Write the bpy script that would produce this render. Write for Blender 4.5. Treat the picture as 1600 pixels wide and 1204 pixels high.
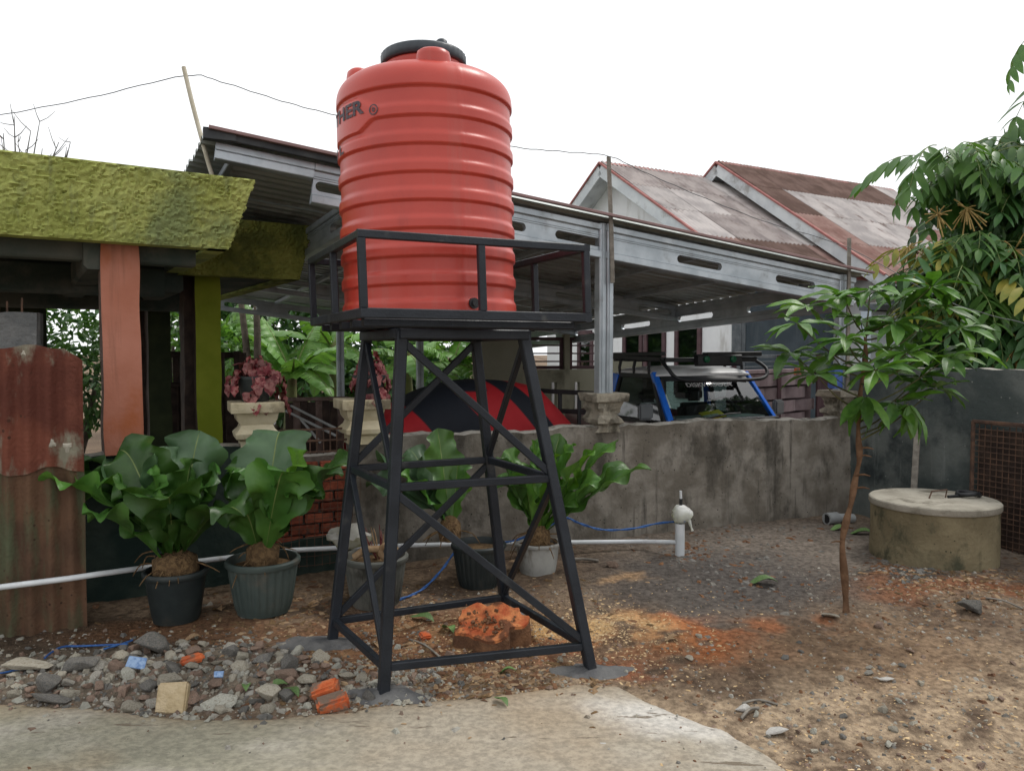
import bpy, bmesh, math, random
import numpy as np
from mathutils import Vector, Matrix, Quaternion

for o in list(bpy.data.objects):
    bpy.data.objects.remove(o, do_unlink=True)
sc = bpy.context.scene
COL = sc.collection
R = math.radians

# ------------------------------------------------------------------ camera
EYE, FPX = 1.6, 1202.0
PITCH = math.atan(51 / FPX)
cam_d = bpy.data.cameras.new('camera')
cam_d.sensor_width = 36
cam_d.lens = 36 * FPX / 1600
cam_d.clip_start, cam_d.clip_end = 0.05, 1200
cam = bpy.data.objects.new('camera', cam_d)
cam.location = (0, 0, EYE)
cam.rotation_euler = (math.pi / 2 - PITCH, 0, 0)
COL.objects.link(cam)
sc.camera = cam

# ------------------------------------------------------------------ sky: bright even overcast
SUN_EL, SUN_AZ = R(58), R(60)          # azimuth clockwise from +Y
w = bpy.data.worlds.new('World')
sc.world = w
w.use_nodes = True
nt = w.node_tree
nt.nodes.clear()
sky = nt.nodes.new('ShaderNodeTexSky')
sky.sky_type = 'NISHITA'
sky.sun_disc = False
sky.sun_elevation = SUN_EL
sky.sun_rotation = SUN_AZ
sky.dust_density = 4
bw = nt.nodes.new('ShaderNodeHueSaturation')
bw.inputs['Saturation'].default_value = 0.25
mx = nt.nodes.new('ShaderNodeMix')
mx.data_type = 'RGBA'
mx.inputs[0].default_value = 0.88      # cloud deck over the clear sky
mx.inputs[7].default_value = (10.8, 10.95, 11.1, 1)
bg = nt.nodes.new('ShaderNodeBackground')
bg.inputs[1].default_value = 0.1
out = nt.nodes.new('ShaderNodeOutputWorld')
nt.links.new(sky.outputs[0], bw.inputs['Color'])
nt.links.new(bw.outputs[0], mx.inputs[6])
nt.links.new(mx.outputs[2], bg.inputs[0])
nt.links.new(bg.outputs[0], out.inputs[0])

sun_d = bpy.data.lights.new('sun', 'SUN')
sun_d.energy = 1.4
sun_d.angle = R(14)
sun_d.color = (1, 0.96, 0.9)
sun = bpy.data.objects.new('sun', sun_d)
sdir = Vector((math.sin(SUN_AZ) * math.cos(SUN_EL), math.cos(SUN_AZ) * math.cos(SUN_EL), math.sin(SUN_EL)))
sun.rotation_euler = sdir.to_track_quat('Z', 'Y').to_euler()
sun.location = sdir * 40
COL.objects.link(sun)

sc.view_settings.view_transform = 'Standard'
sc.view_settings.look = 'None'
sc.view_settings.exposure = 0.3
sc.view_settings.gamma = 1
sc.view_settings.use_curve_mapping = False
sc.cycles.use_denoising = True
sc.cycles.max_bounces = 6
sc.cycles.transparent_max_bounces = 12

# ------------------------------------------------------------------ noise + terrain
rng = np.random.RandomState(7)
random.seed(11)
_PERM = rng.rand(256, 256)


def vn(x, y, s=0):
    x = np.asarray(x, float) + s * 17.31
    y = np.asarray(y, float) + s * 9.73
    xi = np.floor(x).astype(int); yi = np.floor(y).astype(int)
    fx = x - xi; fy = y - yi
    fx = fx * fx * (3 - 2 * fx); fy = fy * fy * (3 - 2 * fy)
    g = lambda a, b: _PERM[a & 255, b & 255]
    return (g(xi, yi) * (1 - fx) + g(xi + 1, yi) * fx) * (1 - fy) + (g(xi, yi + 1) * (1 - fx) + g(xi + 1, yi + 1) * fx) * fy


def fbm(x, y, s=0, o=4):
    r = 0; a = 0.5; t = 0
    for i in range(o):
        r = r + a * vn(np.asarray(x) * 2 ** i, np.asarray(y) * 2 ** i, s + i); t += a; a *= 0.5
    return r / t


def sstep(a, b, x):
    t = np.clip((np.asarray(x, float) - a) / (b - a), 0, 1)
    return t * t * (3 - 2 * t)


WA = R(24)                                       # the yard is laid out at 24 degrees to the picture
U = Vector((math.cos(WA), math.sin(WA), 0)); N = Vector((-math.sin(WA), math.cos(WA), 0))
W0 = Vector((-2.26, 4.94, 0))                    # a point of the boundary wall's front face
NB = Vector((-math.sin(R(29)), math.cos(R(29)), 0))
CORNER = W0 + U * 6.05


def wallpt(s, d=0.0, z=0.0):
    p = W0 + U * s + N * d
    return Vector((p.x, p.y, z))


def ray(px, py):
    dx = (px - 800) / FPX; dy = (602 - py) / FPX
    return Vector((dx, math.cos(PITCH) + dy * math.sin(PITCH), -math.sin(PITCH) + dy * math.cos(PITCH)))


def at(px, py, Y):
    d = ray(px, py)
    return Vector((0, 0, EYE)) + d * (Y / d.y)


def base_h(x, y):
    x = np.asarray(x, float); y = np.asarray(y, float)
    return np.clip(0.05 * (y - 4.1), -0.05, 0.06)


def gnd0(px, py):
    d = ray(px, py); z = 0.0
    for i in range(12):
        k = (EYE - z) / -d.z
        z = float(base_h(d.x * k, d.y * k))
    return Vector((d.x * k, d.y * k, z))


def on_wall(px, d=0.0):
    """point on the wall line (offset d behind its face) seen in column px"""
    k = (px - 800) / FPX
    p = W0 + N * d
    s = (k * p.y - p.x) / (U.x - k * U.y)
    return s


HEAP = [(gnd0(250, 1050), 0.95, 0.30, 0.05), (gnd0(480, 1060), 0.5, 0.25, 0.035), (gnd0(1490, 935), 0.45, 0.16, 0.05),
        (gnd0(1400, 905), 0.35, 0.16, 0.05), (gnd0(760, 1000), 0.45, 0.22, 0.03), (gnd0(1330, 960), 0.25, 0.15, 0.02), (gnd0(640, 1060), 0.5, 0.12, 0.02)]


def height(x, y, fine=True):
    x = np.asarray(x, float); y = np.asarray(y, float)
    h = base_h(x, y)
    for c, rx, ry, a in HEAP:
        h = h + a * np.exp(-((x - c.x) / rx) ** 2 - ((y - c.y) / ry) ** 2)
    if fine:
        h = h + 0.035 * (fbm(x * 2.2, y * 2.2, 3) - 0.5) + 0.03 * (fbm(x * 9, y * 9, 5, 4) - 0.5)
    d = (x - W0.x) * N.x + (y - W0.y) * N.y
    s = (x - W0.x) * U.x + (y - W0.y) * U.y
    behind = sstep(0.03, 0.10, d) * (1 - sstep(6.06, 6.12, s))
    far = sstep(9, 14, y)
    h = h * (1 - far)
    return h * (1 - behind) + behind * (-0.32 + 0.0 * x) - 0.35 * far * (1 - behind)


def hz(x, y):
    return float(height(np.array([x]), np.array([y]))[0])


def gnd(px, py):
    d = ray(px, py); z = 0.0
    for i in range(7):
        k = (EYE - z) / -d.z
        z = 0.4 * z + 0.6 * float(height(np.array([d.x * k]), np.array([d.y * k]))[0])
    return Vector((d.x * k, d.y * k, hz(d.x * k, d.y * k)))


# ------------------------------------------------------------------ mesh helpers
INV = {}


def root(name, loc, label=None, cat=None, group=None, rz=0.0, kind=None):
    o = bpy.data.objects.new(name, None)
    o.location = loc; o.rotation_euler = (0, 0, rz)
    o.empty_display_size = 0.1
    COL.objects.link(o)
    INV[o.name] = (Matrix.Translation(Vector(loc)) @ Matrix.Rotation(rz, 4, 'Z')).inverted()
    tag(o, label, cat, group, kind)
    return o


def tag(o, label=None, cat=None, group=None, kind=None):
    if label: o['label'] = label
    if cat: o['category'] = cat
    if group: o['group'] = group
    if kind: o['kind'] = kind
    return o


def link(name, me, parent=None, M=None):
    """object from mesh data; M is its matrix relative to the parent"""
    o = bpy.data.objects.new(name, me)
    COL.objects.link(o)
    if parent: o.parent = parent
    if M is not None: o.matrix_basis = M
    return o


class MB:
    def __init__(s):
        s.v = []; s.f = []; s.m = []

    def add(s, vs, fs, m=0):
        b = len(s.v)
        s.v += [Vector(v) for v in vs]
        s.f += [tuple(i + b for i in f) for f in fs]
        s.m += [m] * len(fs)
        return s

    def box(s, c, size, rz=0.0, m=0, rot=None):
        c = Vector(c); hx, hy, hz_ = size[0] / 2, size[1] / 2, size[2] / 2
        M = rot if rot is not None else Matrix.Rotation(rz, 3, 'Z')
        vs = [c + M @ Vector((x * hx, y * hy, z * hz_)) for z in (-1, 1) for y in (-1, 1) for x in (-1, 1)]
        return s.add(vs, [(0, 2, 3, 1), (4, 5, 7, 6), (0, 1, 5, 4), (2, 6, 7, 3), (0, 4, 6, 2), (1, 3, 7, 5)], m)

    def beam(s, p, q, a, b, up=(0, 0, 1), ch=0.12, m=0):
        """bar of section a (sideways) x b (along up) with chamfered edges"""
        p = Vector(p); q = Vector(q); d = (q - p).normalized(); up = Vector(up)
        x = d.cross(up)
        if x.length < 1e-4: x = d.cross(Vector((1, 0, 0)))
        x.normalize(); y = x.cross(d).normalized()
        c = ch * min(a, b)
        pr = [(-a / 2 + c, -b / 2), (a / 2 - c, -b / 2), (a / 2, -b / 2 + c), (a / 2, b / 2 - c), (a / 2 - c, b / 2), (-a / 2 + c, b / 2), (-a / 2, b / 2 - c), (-a / 2, -b / 2 + c)]
        vs = [e + x * u + y * v for e in (p, q) for u, v in pr]
        fs = [(i, (i + 1) % 8, 8 + (i + 1) % 8, 8 + i) for i in range(8)] + [tuple(range(7, -1, -1)), tuple(range(8, 16))]
        return s.add(vs, fs, m)

    def tube(s, pts, rad, n=8, m=0, cap=True):
        pts = [Vector(p) for p in pts]
        k = len(pts)
        if not hasattr(rad, '__len__'): rad = [rad] * k
        vs = []; ref = None
        for i, p in enumerate(pts):
            d = (pts[min(i + 1, k - 1)] - pts[max(i - 1, 0)])
            if d.length < 1e-9: d = Vector((0, 0, 1))
            d.normalize()
            if ref is None:
                ref = d.orthogonal().normalized()
            else:
                ref = (ref - d * ref.dot(d)); ref.normalize()
            b = d.cross(ref)
            for j in range(n):
                a = 2 * math.pi * j / n
                vs.append(p + (ref * math.cos(a) + b * math.sin(a)) * rad[i])
        fs = [(i * n + j, i * n + (j + 1) % n, (i + 1) * n + (j + 1) % n, (i + 1) * n + j) for i in range(k - 1) for j in range(n)]
        if cap: fs += [tuple(range(n - 1, -1, -1)), tuple((k - 1) * n + j for j in range(n))]
        return s.add(vs, fs, m)

    def lathe(s, prof, c=(0, 0, 0), n=32, m=0, capb=True, capt=True, fn=None):
        c = Vector(c); vs = []
        for i, (r, z) in enumerate(prof):
            for j in range(n):
                a = 2 * math.pi * j / n
                rr = r if fn is None else fn(r, z, a)
                vs.append(c + Vector((rr * math.cos(a), rr * math.sin(a), z)))
        k = len(prof)
        fs = [(i * n + j, i * n + (j + 1) % n, (i + 1) * n + (j + 1) % n, (i + 1) * n + j) for i in range(k - 1) for j in range(n)]
        if capb: fs.append(tuple(range(n - 1, -1, -1)))
        if capt: fs.append(tuple((k - 1) * n + j for j in range(n)))
        return s.add(vs, fs, m)

    def grid(s, P, nx, ny, m=0, flip=False):
        """P(i,j)->Vector for 0<=i<=nx, 0<=j<=ny"""
        vs = [P(i, j) for j in range(ny + 1) for i in range(nx + 1)]
        w_ = nx + 1
        fs = []
        for j in range(ny):
            for i in range(nx):
                q = (j * w_ + i, j * w_ + i + 1, (j + 1) * w_ + i + 1, (j + 1) * w_ + i)
                fs.append(q[::-1] if flip else q)
        return s.add(vs, fs, m)

    def mesh(s, name, mats, smooth=None, T=None):
        me = bpy.data.meshes.new(name)
        vs = s.v if T is None else [T @ v for v in s.v]
        me.from_pydata([tuple(v) for v in vs], [], s.f)
        for mt in (mats if isinstance(mats, (list, tuple)) else [mats]): me.materials.append(mt)
        me.polygons.foreach_set('material_index', s.m)
        if smooth is not None:
            me.polygons.foreach_set('use_smooth', [True] * len(s.f))
            me.update()
            if smooth < 180: me.set_sharp_from_angle(angle=R(smooth))
        me.update()
        return me

    def part(s, name, mats, parent, smooth=None):
        """child mesh; vertices were given in world space"""
        p = parent
        T = INV.get(p.name)
        while T is None: p = p.parent; T = INV.get(p.name)
        return link(name, s.mesh(name, mats, smooth, T), parent)

    def local(s, name, mats, parent, smooth=None):
        return link(name, s.mesh(name, mats, smooth), parent)

    def thing(s, name, mats, loc, label=None, cat=None, group=None, kind=None, smooth=None):
        loc = Vector(loc)
        o = link(name, s.mesh(name, mats, smooth, Matrix.Translation(-loc)))
        o.location = loc
        INV[o.name] = Matrix.Translation(loc).inverted()
        return tag(o, label, cat, group, kind)


# ------------------------------------------------------------------ materials
def mat(name, c1, c2=None, scale=6, rough=0.75, bump=0.0, bscale=40, spec=0.3, metal=0.0, dirt=None, dscale=2.5, dlo=0.5, dhi=0.7,
        stretch=(1, 1, 1), var=0.0, trans=0.0, speck=None, sscale=90, sth=0.12, attr=None, contrast=(0.35, 0.65), rvar=0.0, dstretch=None, runs=None, runk=0.8):
    m = bpy.data.materials.new(name)
    m.use_nodes = True
    t = m.node_tree; L = t.links; nd = t.nodes
    pb = nd['Principled BSDF']
    pb.inputs['Roughness'].default_value = rough
    pb.inputs['Specular IOR Level'].default_value = spec
    pb.inputs['Metallic'].default_value = metal
    tc = nd.new('ShaderNodeTexCoord'); oi = nd.new('ShaderNodeObjectInfo')
    va = nd.new('ShaderNodeVectorMath'); va.operation = 'ADD'
    sc_ = nd.new('ShaderNodeVectorMath'); sc_.operation = 'SCALE'
    cb = nd.new('ShaderNodeCombineXYZ')
    for i in range(3): L.new(oi.outputs['Random'], cb.inputs[i])
    L.new(cb.outputs[0], sc_.inputs[0]); sc_.inputs['Scale'].default_value = 37.0
    L.new(tc.outputs['Object'], va.inputs[0]); L.new(sc_.outputs[0], va.inputs[1])
    mp = nd.new('ShaderNodeMapping'); mp.inputs['Scale'].default_value = stretch
    L.new(va.outputs[0], mp.inputs[0])
    vec = mp.outputs[0]

    def noise(scale, det=4, v=vec, rg=0.55):
        n_ = nd.new('ShaderNodeTexNoise'); n_.inputs['Scale'].default_value = scale; n_.inputs['Detail'].default_value = det
        n_.inputs['Roughness'].default_value = rg
        L.new(v, n_.inputs['Vector']); return n_.outputs['Fac']

    def ramp(fac, a, b):
        r_ = nd.new('ShaderNodeMapRange'); r_.inputs[1].default_value = a; r_.inputs[2].default_value = b
        r_.interpolation_type = 'SMOOTHSTEP'
        L.new(fac, r_.inputs[0]); return r_.outputs[0]

    def mix(fac, a, b, bt='MIX'):
        x = nd.new('ShaderNodeMix'); x.data_type = 'RGBA'; x.blend_type = bt
        for sock, v in ((x.inputs[0], fac), (x.inputs[6], a), (x.inputs[7], b)):
            if isinstance(v, (int, float)): sock.default_value = v
            elif isinstance(v, (tuple, list)): sock.default_value = (*v, 1)
            else: L.new(v, sock)
        return x.outputs[2]

    if attr:
        an = nd.new('ShaderNodeAttribute'); an.attribute_name = attr
        col = an.outputs['Color']
        if c2: col = mix(ramp(noise(scale), *contrast), mix(1.0, col, c1, 'MULTIPLY'), mix(1.0, col, c2, 'MULTIPLY'))
    else:
        col = mix(ramp(noise(scale), *contrast), c1, c2) if c2 else mix(0.0, c1, c1)
    if dirt:
        v2 = vec
        if dstretch:
            m2 = nd.new('ShaderNodeMapping'); m2.inputs['Scale'].default_value = dstretch
            L.new(va.outputs[0], m2.inputs[0]); v2 = m2.outputs[0]
        col = mix(ramp(noise(dscale, 6, v2, 0.65), dlo, dhi), col, dirt)
    if runs:
        m3 = nd.new('ShaderNodeMapping'); m3.inputs['Scale'].default_value = (9, 9, 0.55)
        L.new(va.outputs[0], m3.inputs[0])
        ml = nd.new('ShaderNodeMath'); ml.operation = 'MULTIPLY'; ml.inputs[1].default_value = runk
        mk = nd.new('ShaderNodeMath'); mk.operation = 'MULTIPLY'
        L.new(ramp(noise(1.6, 5, m3.outputs[0], 0.6), 0.54, 0.66), mk.inputs[0]); L.new(ramp(noise(1.1, 3, va.outputs[0]), 0.42, 0.6), mk.inputs[1])
        L.new(mk.outputs[0], ml.inputs[0]); col = mix(ml.outputs[0], col, runs)
    if speck:
        vo = nd.new('ShaderNodeTexVoronoi'); vo.inputs['Scale'].default_value = sscale
        L.new(vec, vo.inputs['Vector'])
        inv = ramp(vo.outputs['Distance'], sth + 0.06, sth)
        msk = nd.new('ShaderNodeMath'); msk.operation = 'MULTIPLY'
        L.new(inv, msk.inputs[0]); L.new(ramp(noise(scale * 1.7 + 1, 2), 0.45, 0.6), msk.inputs[1])
        col = mix(msk.outputs[0], col, speck)
    if var:
        hs = nd.new('ShaderNodeHueSaturation')
        r_ = nd.new('ShaderNodeMapRange'); r_.inputs[3].default_value = 1 - var; r_.inputs[4].default_value = 1 + var
        L.new(oi.outputs['Random'], r_.inputs[0]); L.new(r_.outputs[0], hs.inputs['Value'])
        L.new(col, hs.inputs['Color']); col = hs.outputs[0]
    L.new(col, pb.inputs['Base Color'])
    if rvar:
        r_ = nd.new('ShaderNodeMapRange'); r_.inputs[3].default_value = max(0.05, rough - rvar); r_.inputs[4].default_value = min(1, rough + rvar)
        L.new(noise(scale * 1.3 + 2, 5), r_.inputs[0]); L.new(r_.outputs[0], pb.inputs['Roughness'])
    if bump:
        b_ = nd.new('ShaderNodeBump'); b_.inputs['Strength'].default_value = min(1, bump); b_.inputs['Distance'].default_value = 0.02 * max(1, bump)
        L.new(noise(bscale, 5), b_.inputs['Height']); L.new(b_.outputs[0], pb.inputs['Normal'])
    if trans:
        tr = nd.new('ShaderNodeBsdfTranslucent'); ms = nd.new('ShaderNodeMixShader'); ms.inputs[0].default_value = trans
        br = mix(1.0, col, (1.5, 1.6, 0.7), 'MULTIPLY')
        L.new(br, tr.inputs[0]); L.new(pb.outputs[0], ms.inputs[1]); L.new(tr.outputs[0], ms.inputs[2])
        L.new(ms.outputs[0], nd['Material Output'].inputs[0])
    return m


def glass_mat(name, tint, refl=0.9):
    m = bpy.data.materials.new(name); m.use_nodes = True
    t = m.node_tree; nd = t.nodes; nd.remove(nd['Principled BSDF'])
    tr = nd.new('ShaderNodeBsdfTransparent'); tr.inputs[0].default_value = (*tint, 1)
    gl = nd.new('ShaderNodeBsdfGlossy'); gl.inputs['Roughness'].default_value = 0.04; gl.inputs[0].default_value = (refl, refl, refl, 1)
    lw = nd.new('ShaderNodeLayerWeight'); lw.inputs[0].default_value = 0.5
    pw_ = nd.new('ShaderNodeMath'); pw_.operation = 'POWER'; pw_.inputs[1].default_value = 4
    fr = nd.new('ShaderNodeMath'); fr.operation = 'MULTIPLY_ADD'; fr.inputs[1].default_value = 0.88; fr.inputs[2].default_value = 0.10
    t.links.new(lw.outputs['Facing'], pw_.inputs[0]); t.links.new(pw_.outputs[0], fr.inputs[0])
    ms = nd.new('ShaderNodeMixShader')
    t.links.new(fr.outputs[0], ms.inputs[0]); t.links.new(tr.outputs[0], ms.inputs[1]); t.links.new(gl.outputs[0], ms.inputs[2])
    t.links.new(ms.outputs[0], nd['Material Output'].inputs[0])
    return m


MAT = {}
MAT['soil'] = mat('soil', (0.62, 0.6, 0.58), (1.3, 1.28, 1.22), 30, 0.95, 0.9, 70, 0.12, attr='zone', speck=(0.40, 0.31, 0.21), sscale=70, sth=0.08, contrast=(0.3, 0.7))
MAT['slab'] = mat('slab', (0.78, 0.77, 0.75), (1.16, 1.14, 1.1), 30, 0.88, 0.55, 60, 0.2, attr='zone', stretch=(1, 1.25, 1), dirt=(0.17, 0.14, 0.105), dscale=4.5, dlo=0.635, dhi=0.66, dstretch=(0.5, 3.4, 1), contrast=(0.3, 0.7), speck=(0.12, 0.1, 0.08), sscale=45, sth=0.06)
MAT['red_plastic'] = mat('red_plastic', (0.43, 0.038, 0.023), (0.485, 0.05, 0.031), 2.5, 0.36, 0.03, 60, 0.5, dirt=(0.34, 0.036, 0.026), dscale=3.0, dlo=0.5, dhi=0.75, dstretch=(1, 1, 0.35), rvar=0.1, runs=(0.42, 0.075, 0.055), runk=0.5)
MAT['lid'] = mat('lid', (0.022, 0.032, 0.042), (0.035, 0.046, 0.056), 8, 0.42, 0.05, 60, 0.45)
MAT['print'] = mat('print', (0.05, 0.05, 0.065), (0.13, 0.075, 0.08), 70, 0.6)
MAT['black_steel'] = mat('black_steel', (0.010, 0.013, 0.018), (0.017, 0.021, 0.028), 5, 0.42, 0.12, 90, 0.32, dirt=(0.075, 0.075, 0.072), dscale=6, dlo=0.60, dhi=0.8, rvar=0.15)
MAT['cement'] = mat('cement', (0.085, 0.085, 0.088), (0.14, 0.138, 0.135), 9, 0.9, 0.5, 45, 0.2)
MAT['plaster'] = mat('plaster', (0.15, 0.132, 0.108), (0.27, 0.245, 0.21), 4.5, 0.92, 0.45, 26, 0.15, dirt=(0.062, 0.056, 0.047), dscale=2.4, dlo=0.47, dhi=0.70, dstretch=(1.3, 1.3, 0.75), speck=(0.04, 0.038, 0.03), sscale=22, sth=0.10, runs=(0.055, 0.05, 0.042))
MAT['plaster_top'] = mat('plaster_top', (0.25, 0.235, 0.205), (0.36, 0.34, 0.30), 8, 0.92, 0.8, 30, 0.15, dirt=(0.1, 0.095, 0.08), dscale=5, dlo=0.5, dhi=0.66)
MAT['mossy'] = mat('mossy', (0.018, 0.032, 0.028), (0.045, 0.062, 0.052), 3, 0.9, 0.5, 28, 0.15, dirt=(0.10, 0.10, 0.085), dscale=3, dlo=0.58, dhi=0.75, dstretch=(1.5, 1.5, 0.7))
MAT['side_wall'] = mat('side_wall', (0.055, 0.068, 0.066), (0.125, 0.138, 0.130), 2.2, 0.9, 0.4, 24, 0.18, dirt=(0.025, 0.032, 0.034), dscale=1.8, dlo=0.48, dhi=0.68, speck=(0.22, 0.23, 0.21), sscale=15, sth=0.07, runs=(0.16, 0.175, 0.165))
MAT['brick'] = mat('brick', (0.19, 0.05, 0.03), (0.28, 0.08, 0.045), 20, 0.9, 0.5, 60, 0.15, var=0.3, dirt=(0.09, 0.06, 0.045), dscale=14, dlo=0.55, dhi=0.72)
MAT['mortar'] = mat('mortar', (0.10, 0.085, 0.07), (0.16, 0.14, 0.12), 20, 0.95, 0.5, 60)
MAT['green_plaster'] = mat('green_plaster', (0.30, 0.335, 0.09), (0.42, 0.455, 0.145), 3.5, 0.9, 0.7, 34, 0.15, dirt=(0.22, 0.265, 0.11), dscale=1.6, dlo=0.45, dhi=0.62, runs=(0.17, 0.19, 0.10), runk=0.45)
MAT['green_edge'] = mat('green_edge', (0.05, 0.05, 0.038), (0.09, 0.09, 0.06), 10, 0.95, 0.5, 40)
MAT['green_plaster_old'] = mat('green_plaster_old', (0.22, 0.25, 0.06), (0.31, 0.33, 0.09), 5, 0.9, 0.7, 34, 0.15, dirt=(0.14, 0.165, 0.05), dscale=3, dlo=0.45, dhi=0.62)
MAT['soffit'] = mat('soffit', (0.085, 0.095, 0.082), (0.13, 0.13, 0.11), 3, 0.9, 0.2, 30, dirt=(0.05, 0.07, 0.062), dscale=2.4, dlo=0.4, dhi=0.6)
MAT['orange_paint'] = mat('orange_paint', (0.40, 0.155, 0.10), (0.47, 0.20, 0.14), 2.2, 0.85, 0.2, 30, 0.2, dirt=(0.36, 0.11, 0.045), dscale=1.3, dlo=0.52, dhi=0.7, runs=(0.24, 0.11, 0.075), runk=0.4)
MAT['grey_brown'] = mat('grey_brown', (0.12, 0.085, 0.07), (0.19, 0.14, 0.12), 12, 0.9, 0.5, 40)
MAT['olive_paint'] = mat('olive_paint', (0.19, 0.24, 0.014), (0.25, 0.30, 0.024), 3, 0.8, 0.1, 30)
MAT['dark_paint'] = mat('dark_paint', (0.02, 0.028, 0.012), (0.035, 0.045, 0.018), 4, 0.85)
MAT['rust'] = mat('rust', (0.10, 0.032, 0.022), (0.165, 0.055, 0.035), 3.0, 0.85, 0.4, 50, 0.2, dirt=(0.22, 0.205, 0.155), dscale=2.6, dlo=0.50, dhi=0.64, dstretch=(1.6, 1.6, 0.8), speck=(0.07, 0.03, 0.02), sscale=18, sth=0.14)
MAT['rust_low'] = mat('rust_low', (0.078, 0.045, 0.03), (0.125, 0.07, 0.043), 3.0, 0.9, 0.4, 50, 0.15, dirt=(0.085, 0.095, 0.055), dscale=2.2, dlo=0.46, dhi=0.66, dstretch=(3, 3, 0.6), speck=(0.05, 0.03, 0.02), sscale=20, sth=0.12)
MAT['old_steel'] = mat('old_steel', (0.07, 0.045, 0.035), (0.13, 0.075, 0.05), 12, 0.85, 0.3, 60)
MAT['galv'] = mat('galv', (0.33, 0.37, 0.40), (0.44, 0.48, 0.51), 5, 0.42, 0.05, 60, 0.5, metal=0.55, dirt=(0.23, 0.245, 0.25), dscale=3.5, dlo=0.55, dhi=0.75, rvar=0.12)
MAT['roof_sheet'] = mat('roof_sheet', (0.32, 0.35, 0.34), (0.40, 0.43, 0.42), 2, 0.5, 0.03, 50, 0.4, metal=0.3, var=0.1, dirt=(0.20, 0.20, 0.175), dscale=1.7, dlo=0.5, dhi=0.7)
MAT['roof_red'] = mat('roof_red', (0.20, 0.125, 0.12), (0.26, 0.165, 0.16), 4, 0.6)
MAT['dark_trim'] = mat('dark_trim', (0.03, 0.033, 0.037), (0.055, 0.06, 0.062), 6, 0.7)
MAT['cream'] = mat('cream', (0.48, 0.42, 0.28), (0.60, 0.54, 0.39), 6, 0.9, 0.35, 40, 0.15, dirt=(0.20, 0.17, 0.12), dscale=4, dlo=0.52, dhi=0.7)
MAT['old_stone'] = mat('old_stone', (0.22, 0.20, 0.16), (0.36, 0.325, 0.26), 7, 0.95, 0.9, 26, 0.12, dirt=(0.10, 0.09, 0.07), dscale=4, dlo=0.5, dhi=0.65)
MAT['block'] = mat('block', (0.13, 0.135, 0.135), (0.20, 0.20, 0.195), 7, 0.95, 0.8, 36, 0.12)
MAT['leaf_a'] = mat('leaf_a', (0.032, 0.10, 0.015), (0.06, 0.145, 0.025), 5, 0.42, 0.12, 30, 0.42, var=0.42, trans=0.10)
MAT['leaf_pale'] = mat('leaf_pale', (0.06, 0.12, 0.055), (0.085, 0.155, 0.075), 5, 0.42, 0.12, 30, 0.42, var=0.2, trans=0.10)
MAT['leaf_bright'] = mat('leaf_bright', (0.06, 0.155, 0.014), (0.095, 0.20, 0.024), 5, 0.38, 0.12, 30, 0.45, var=0.2, trans=0.22)
MAT['midrib'] = mat('midrib', (0.14, 0.19, 0.055), (0.19, 0.23, 0.08), 9, 0.5)
MAT['leaf_tree'] = mat('leaf_tree', (0.042, 0.115, 0.015), (0.072, 0.17, 0.025), 6, 0.44, 0.06, 30, 0.35, var=0.3, trans=0.2)
MAT['leaf_dark'] = mat('leaf_dark', (0.03, 0.09, 0.024), (0.055, 0.135, 0.036), 5, 0.42, 0.05, 30, 0.45, var=0.35, trans=0.15)
MAT['leaf_mid'] = mat('leaf_mid', (0.05, 0.13, 0.024), (0.085, 0.18, 0.036), 5, 0.42, 0.05, 30, 0.45, var=0.3, trans=0.22)
MAT['leaf_yellow'] = mat('leaf_yellow', (0.20, 0.23, 0.035), (0.33, 0.29, 0.05), 5, 0.5, 0, 30, 0.4, var=0.25, trans=0.2)
MAT['panicle'] = mat('panicle', (0.24, 0.16, 0.05), (0.34, 0.24, 0.09), 20, 0.8)
MAT['banana'] = mat('banana', (0.10, 0.23, 0.045), (0.17, 0.32, 0.08), 3, 0.42, 0.08, 20, 0.4, var=0.3, trans=0.25)
MAT['banana_stem'] = mat('banana_stem', (0.12, 0.14, 0.05), (0.19, 0.19, 0.08), 4, 0.6, 0.1, 20, dirt=(0.10, 0.065, 0.035), dscale=3, dlo=0.5, dhi=0.65)
MAT['begonia'] = mat('begonia', (0.13, 0.012, 0.018), (0.27, 0.105, 0.095), 24, 0.5, 0.05, 30, 0.35, var=0.4, trans=0.12, contrast=(0.42, 0.58))
MAT['bark_young'] = mat('bark_young', (0.11, 0.062, 0.036), (0.18, 0.105, 0.062), 14, 0.85, 0.5, 50, 0.15)
MAT['twig_green'] = mat('twig_green', (0.07, 0.075, 0.03), (0.12, 0.115, 0.05), 10, 0.8)
MAT['bark'] = mat('bark', (0.06, 0.048, 0.036), (0.11, 0.09, 0.07), 8, 0.9, 0.6, 30)
MAT['twig'] = mat('twig', (0.10, 0.10, 0.09), (0.16, 0.155, 0.14), 8, 0.9)
MAT['root_ball'] = mat('root_ball', (0.10, 0.06, 0.03), (0.20, 0.125, 0.06), 40, 0.95, 0.9, 80)
MAT['pot_black'] = mat('pot_black', (0.012, 0.018, 0.019), (0.022, 0.029, 0.029), 6, 0.5, 0.05, 40, 0.4, dirt=(0.06, 0.05, 0.04), dscale=3, dlo=0.56, dhi=0.75)
MAT['pot_green'] = mat('pot_green', (0.045, 0.062, 0.057), (0.068, 0.088, 0.08), 5, 0.55, 0.05, 40, 0.35, dirt=(0.11, 0.10, 0.08), dscale=3, dlo=0.55, dhi=0.75)
MAT['pot_grey'] = mat('pot_grey', (0.075, 0.08, 0.072), (0.12, 0.12, 0.105), 5, 0.65, 0.1, 40, 0.3, dirt=(0.03, 0.03, 0.025), dscale=3, dlo=0.5, dhi=0.68)
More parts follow.
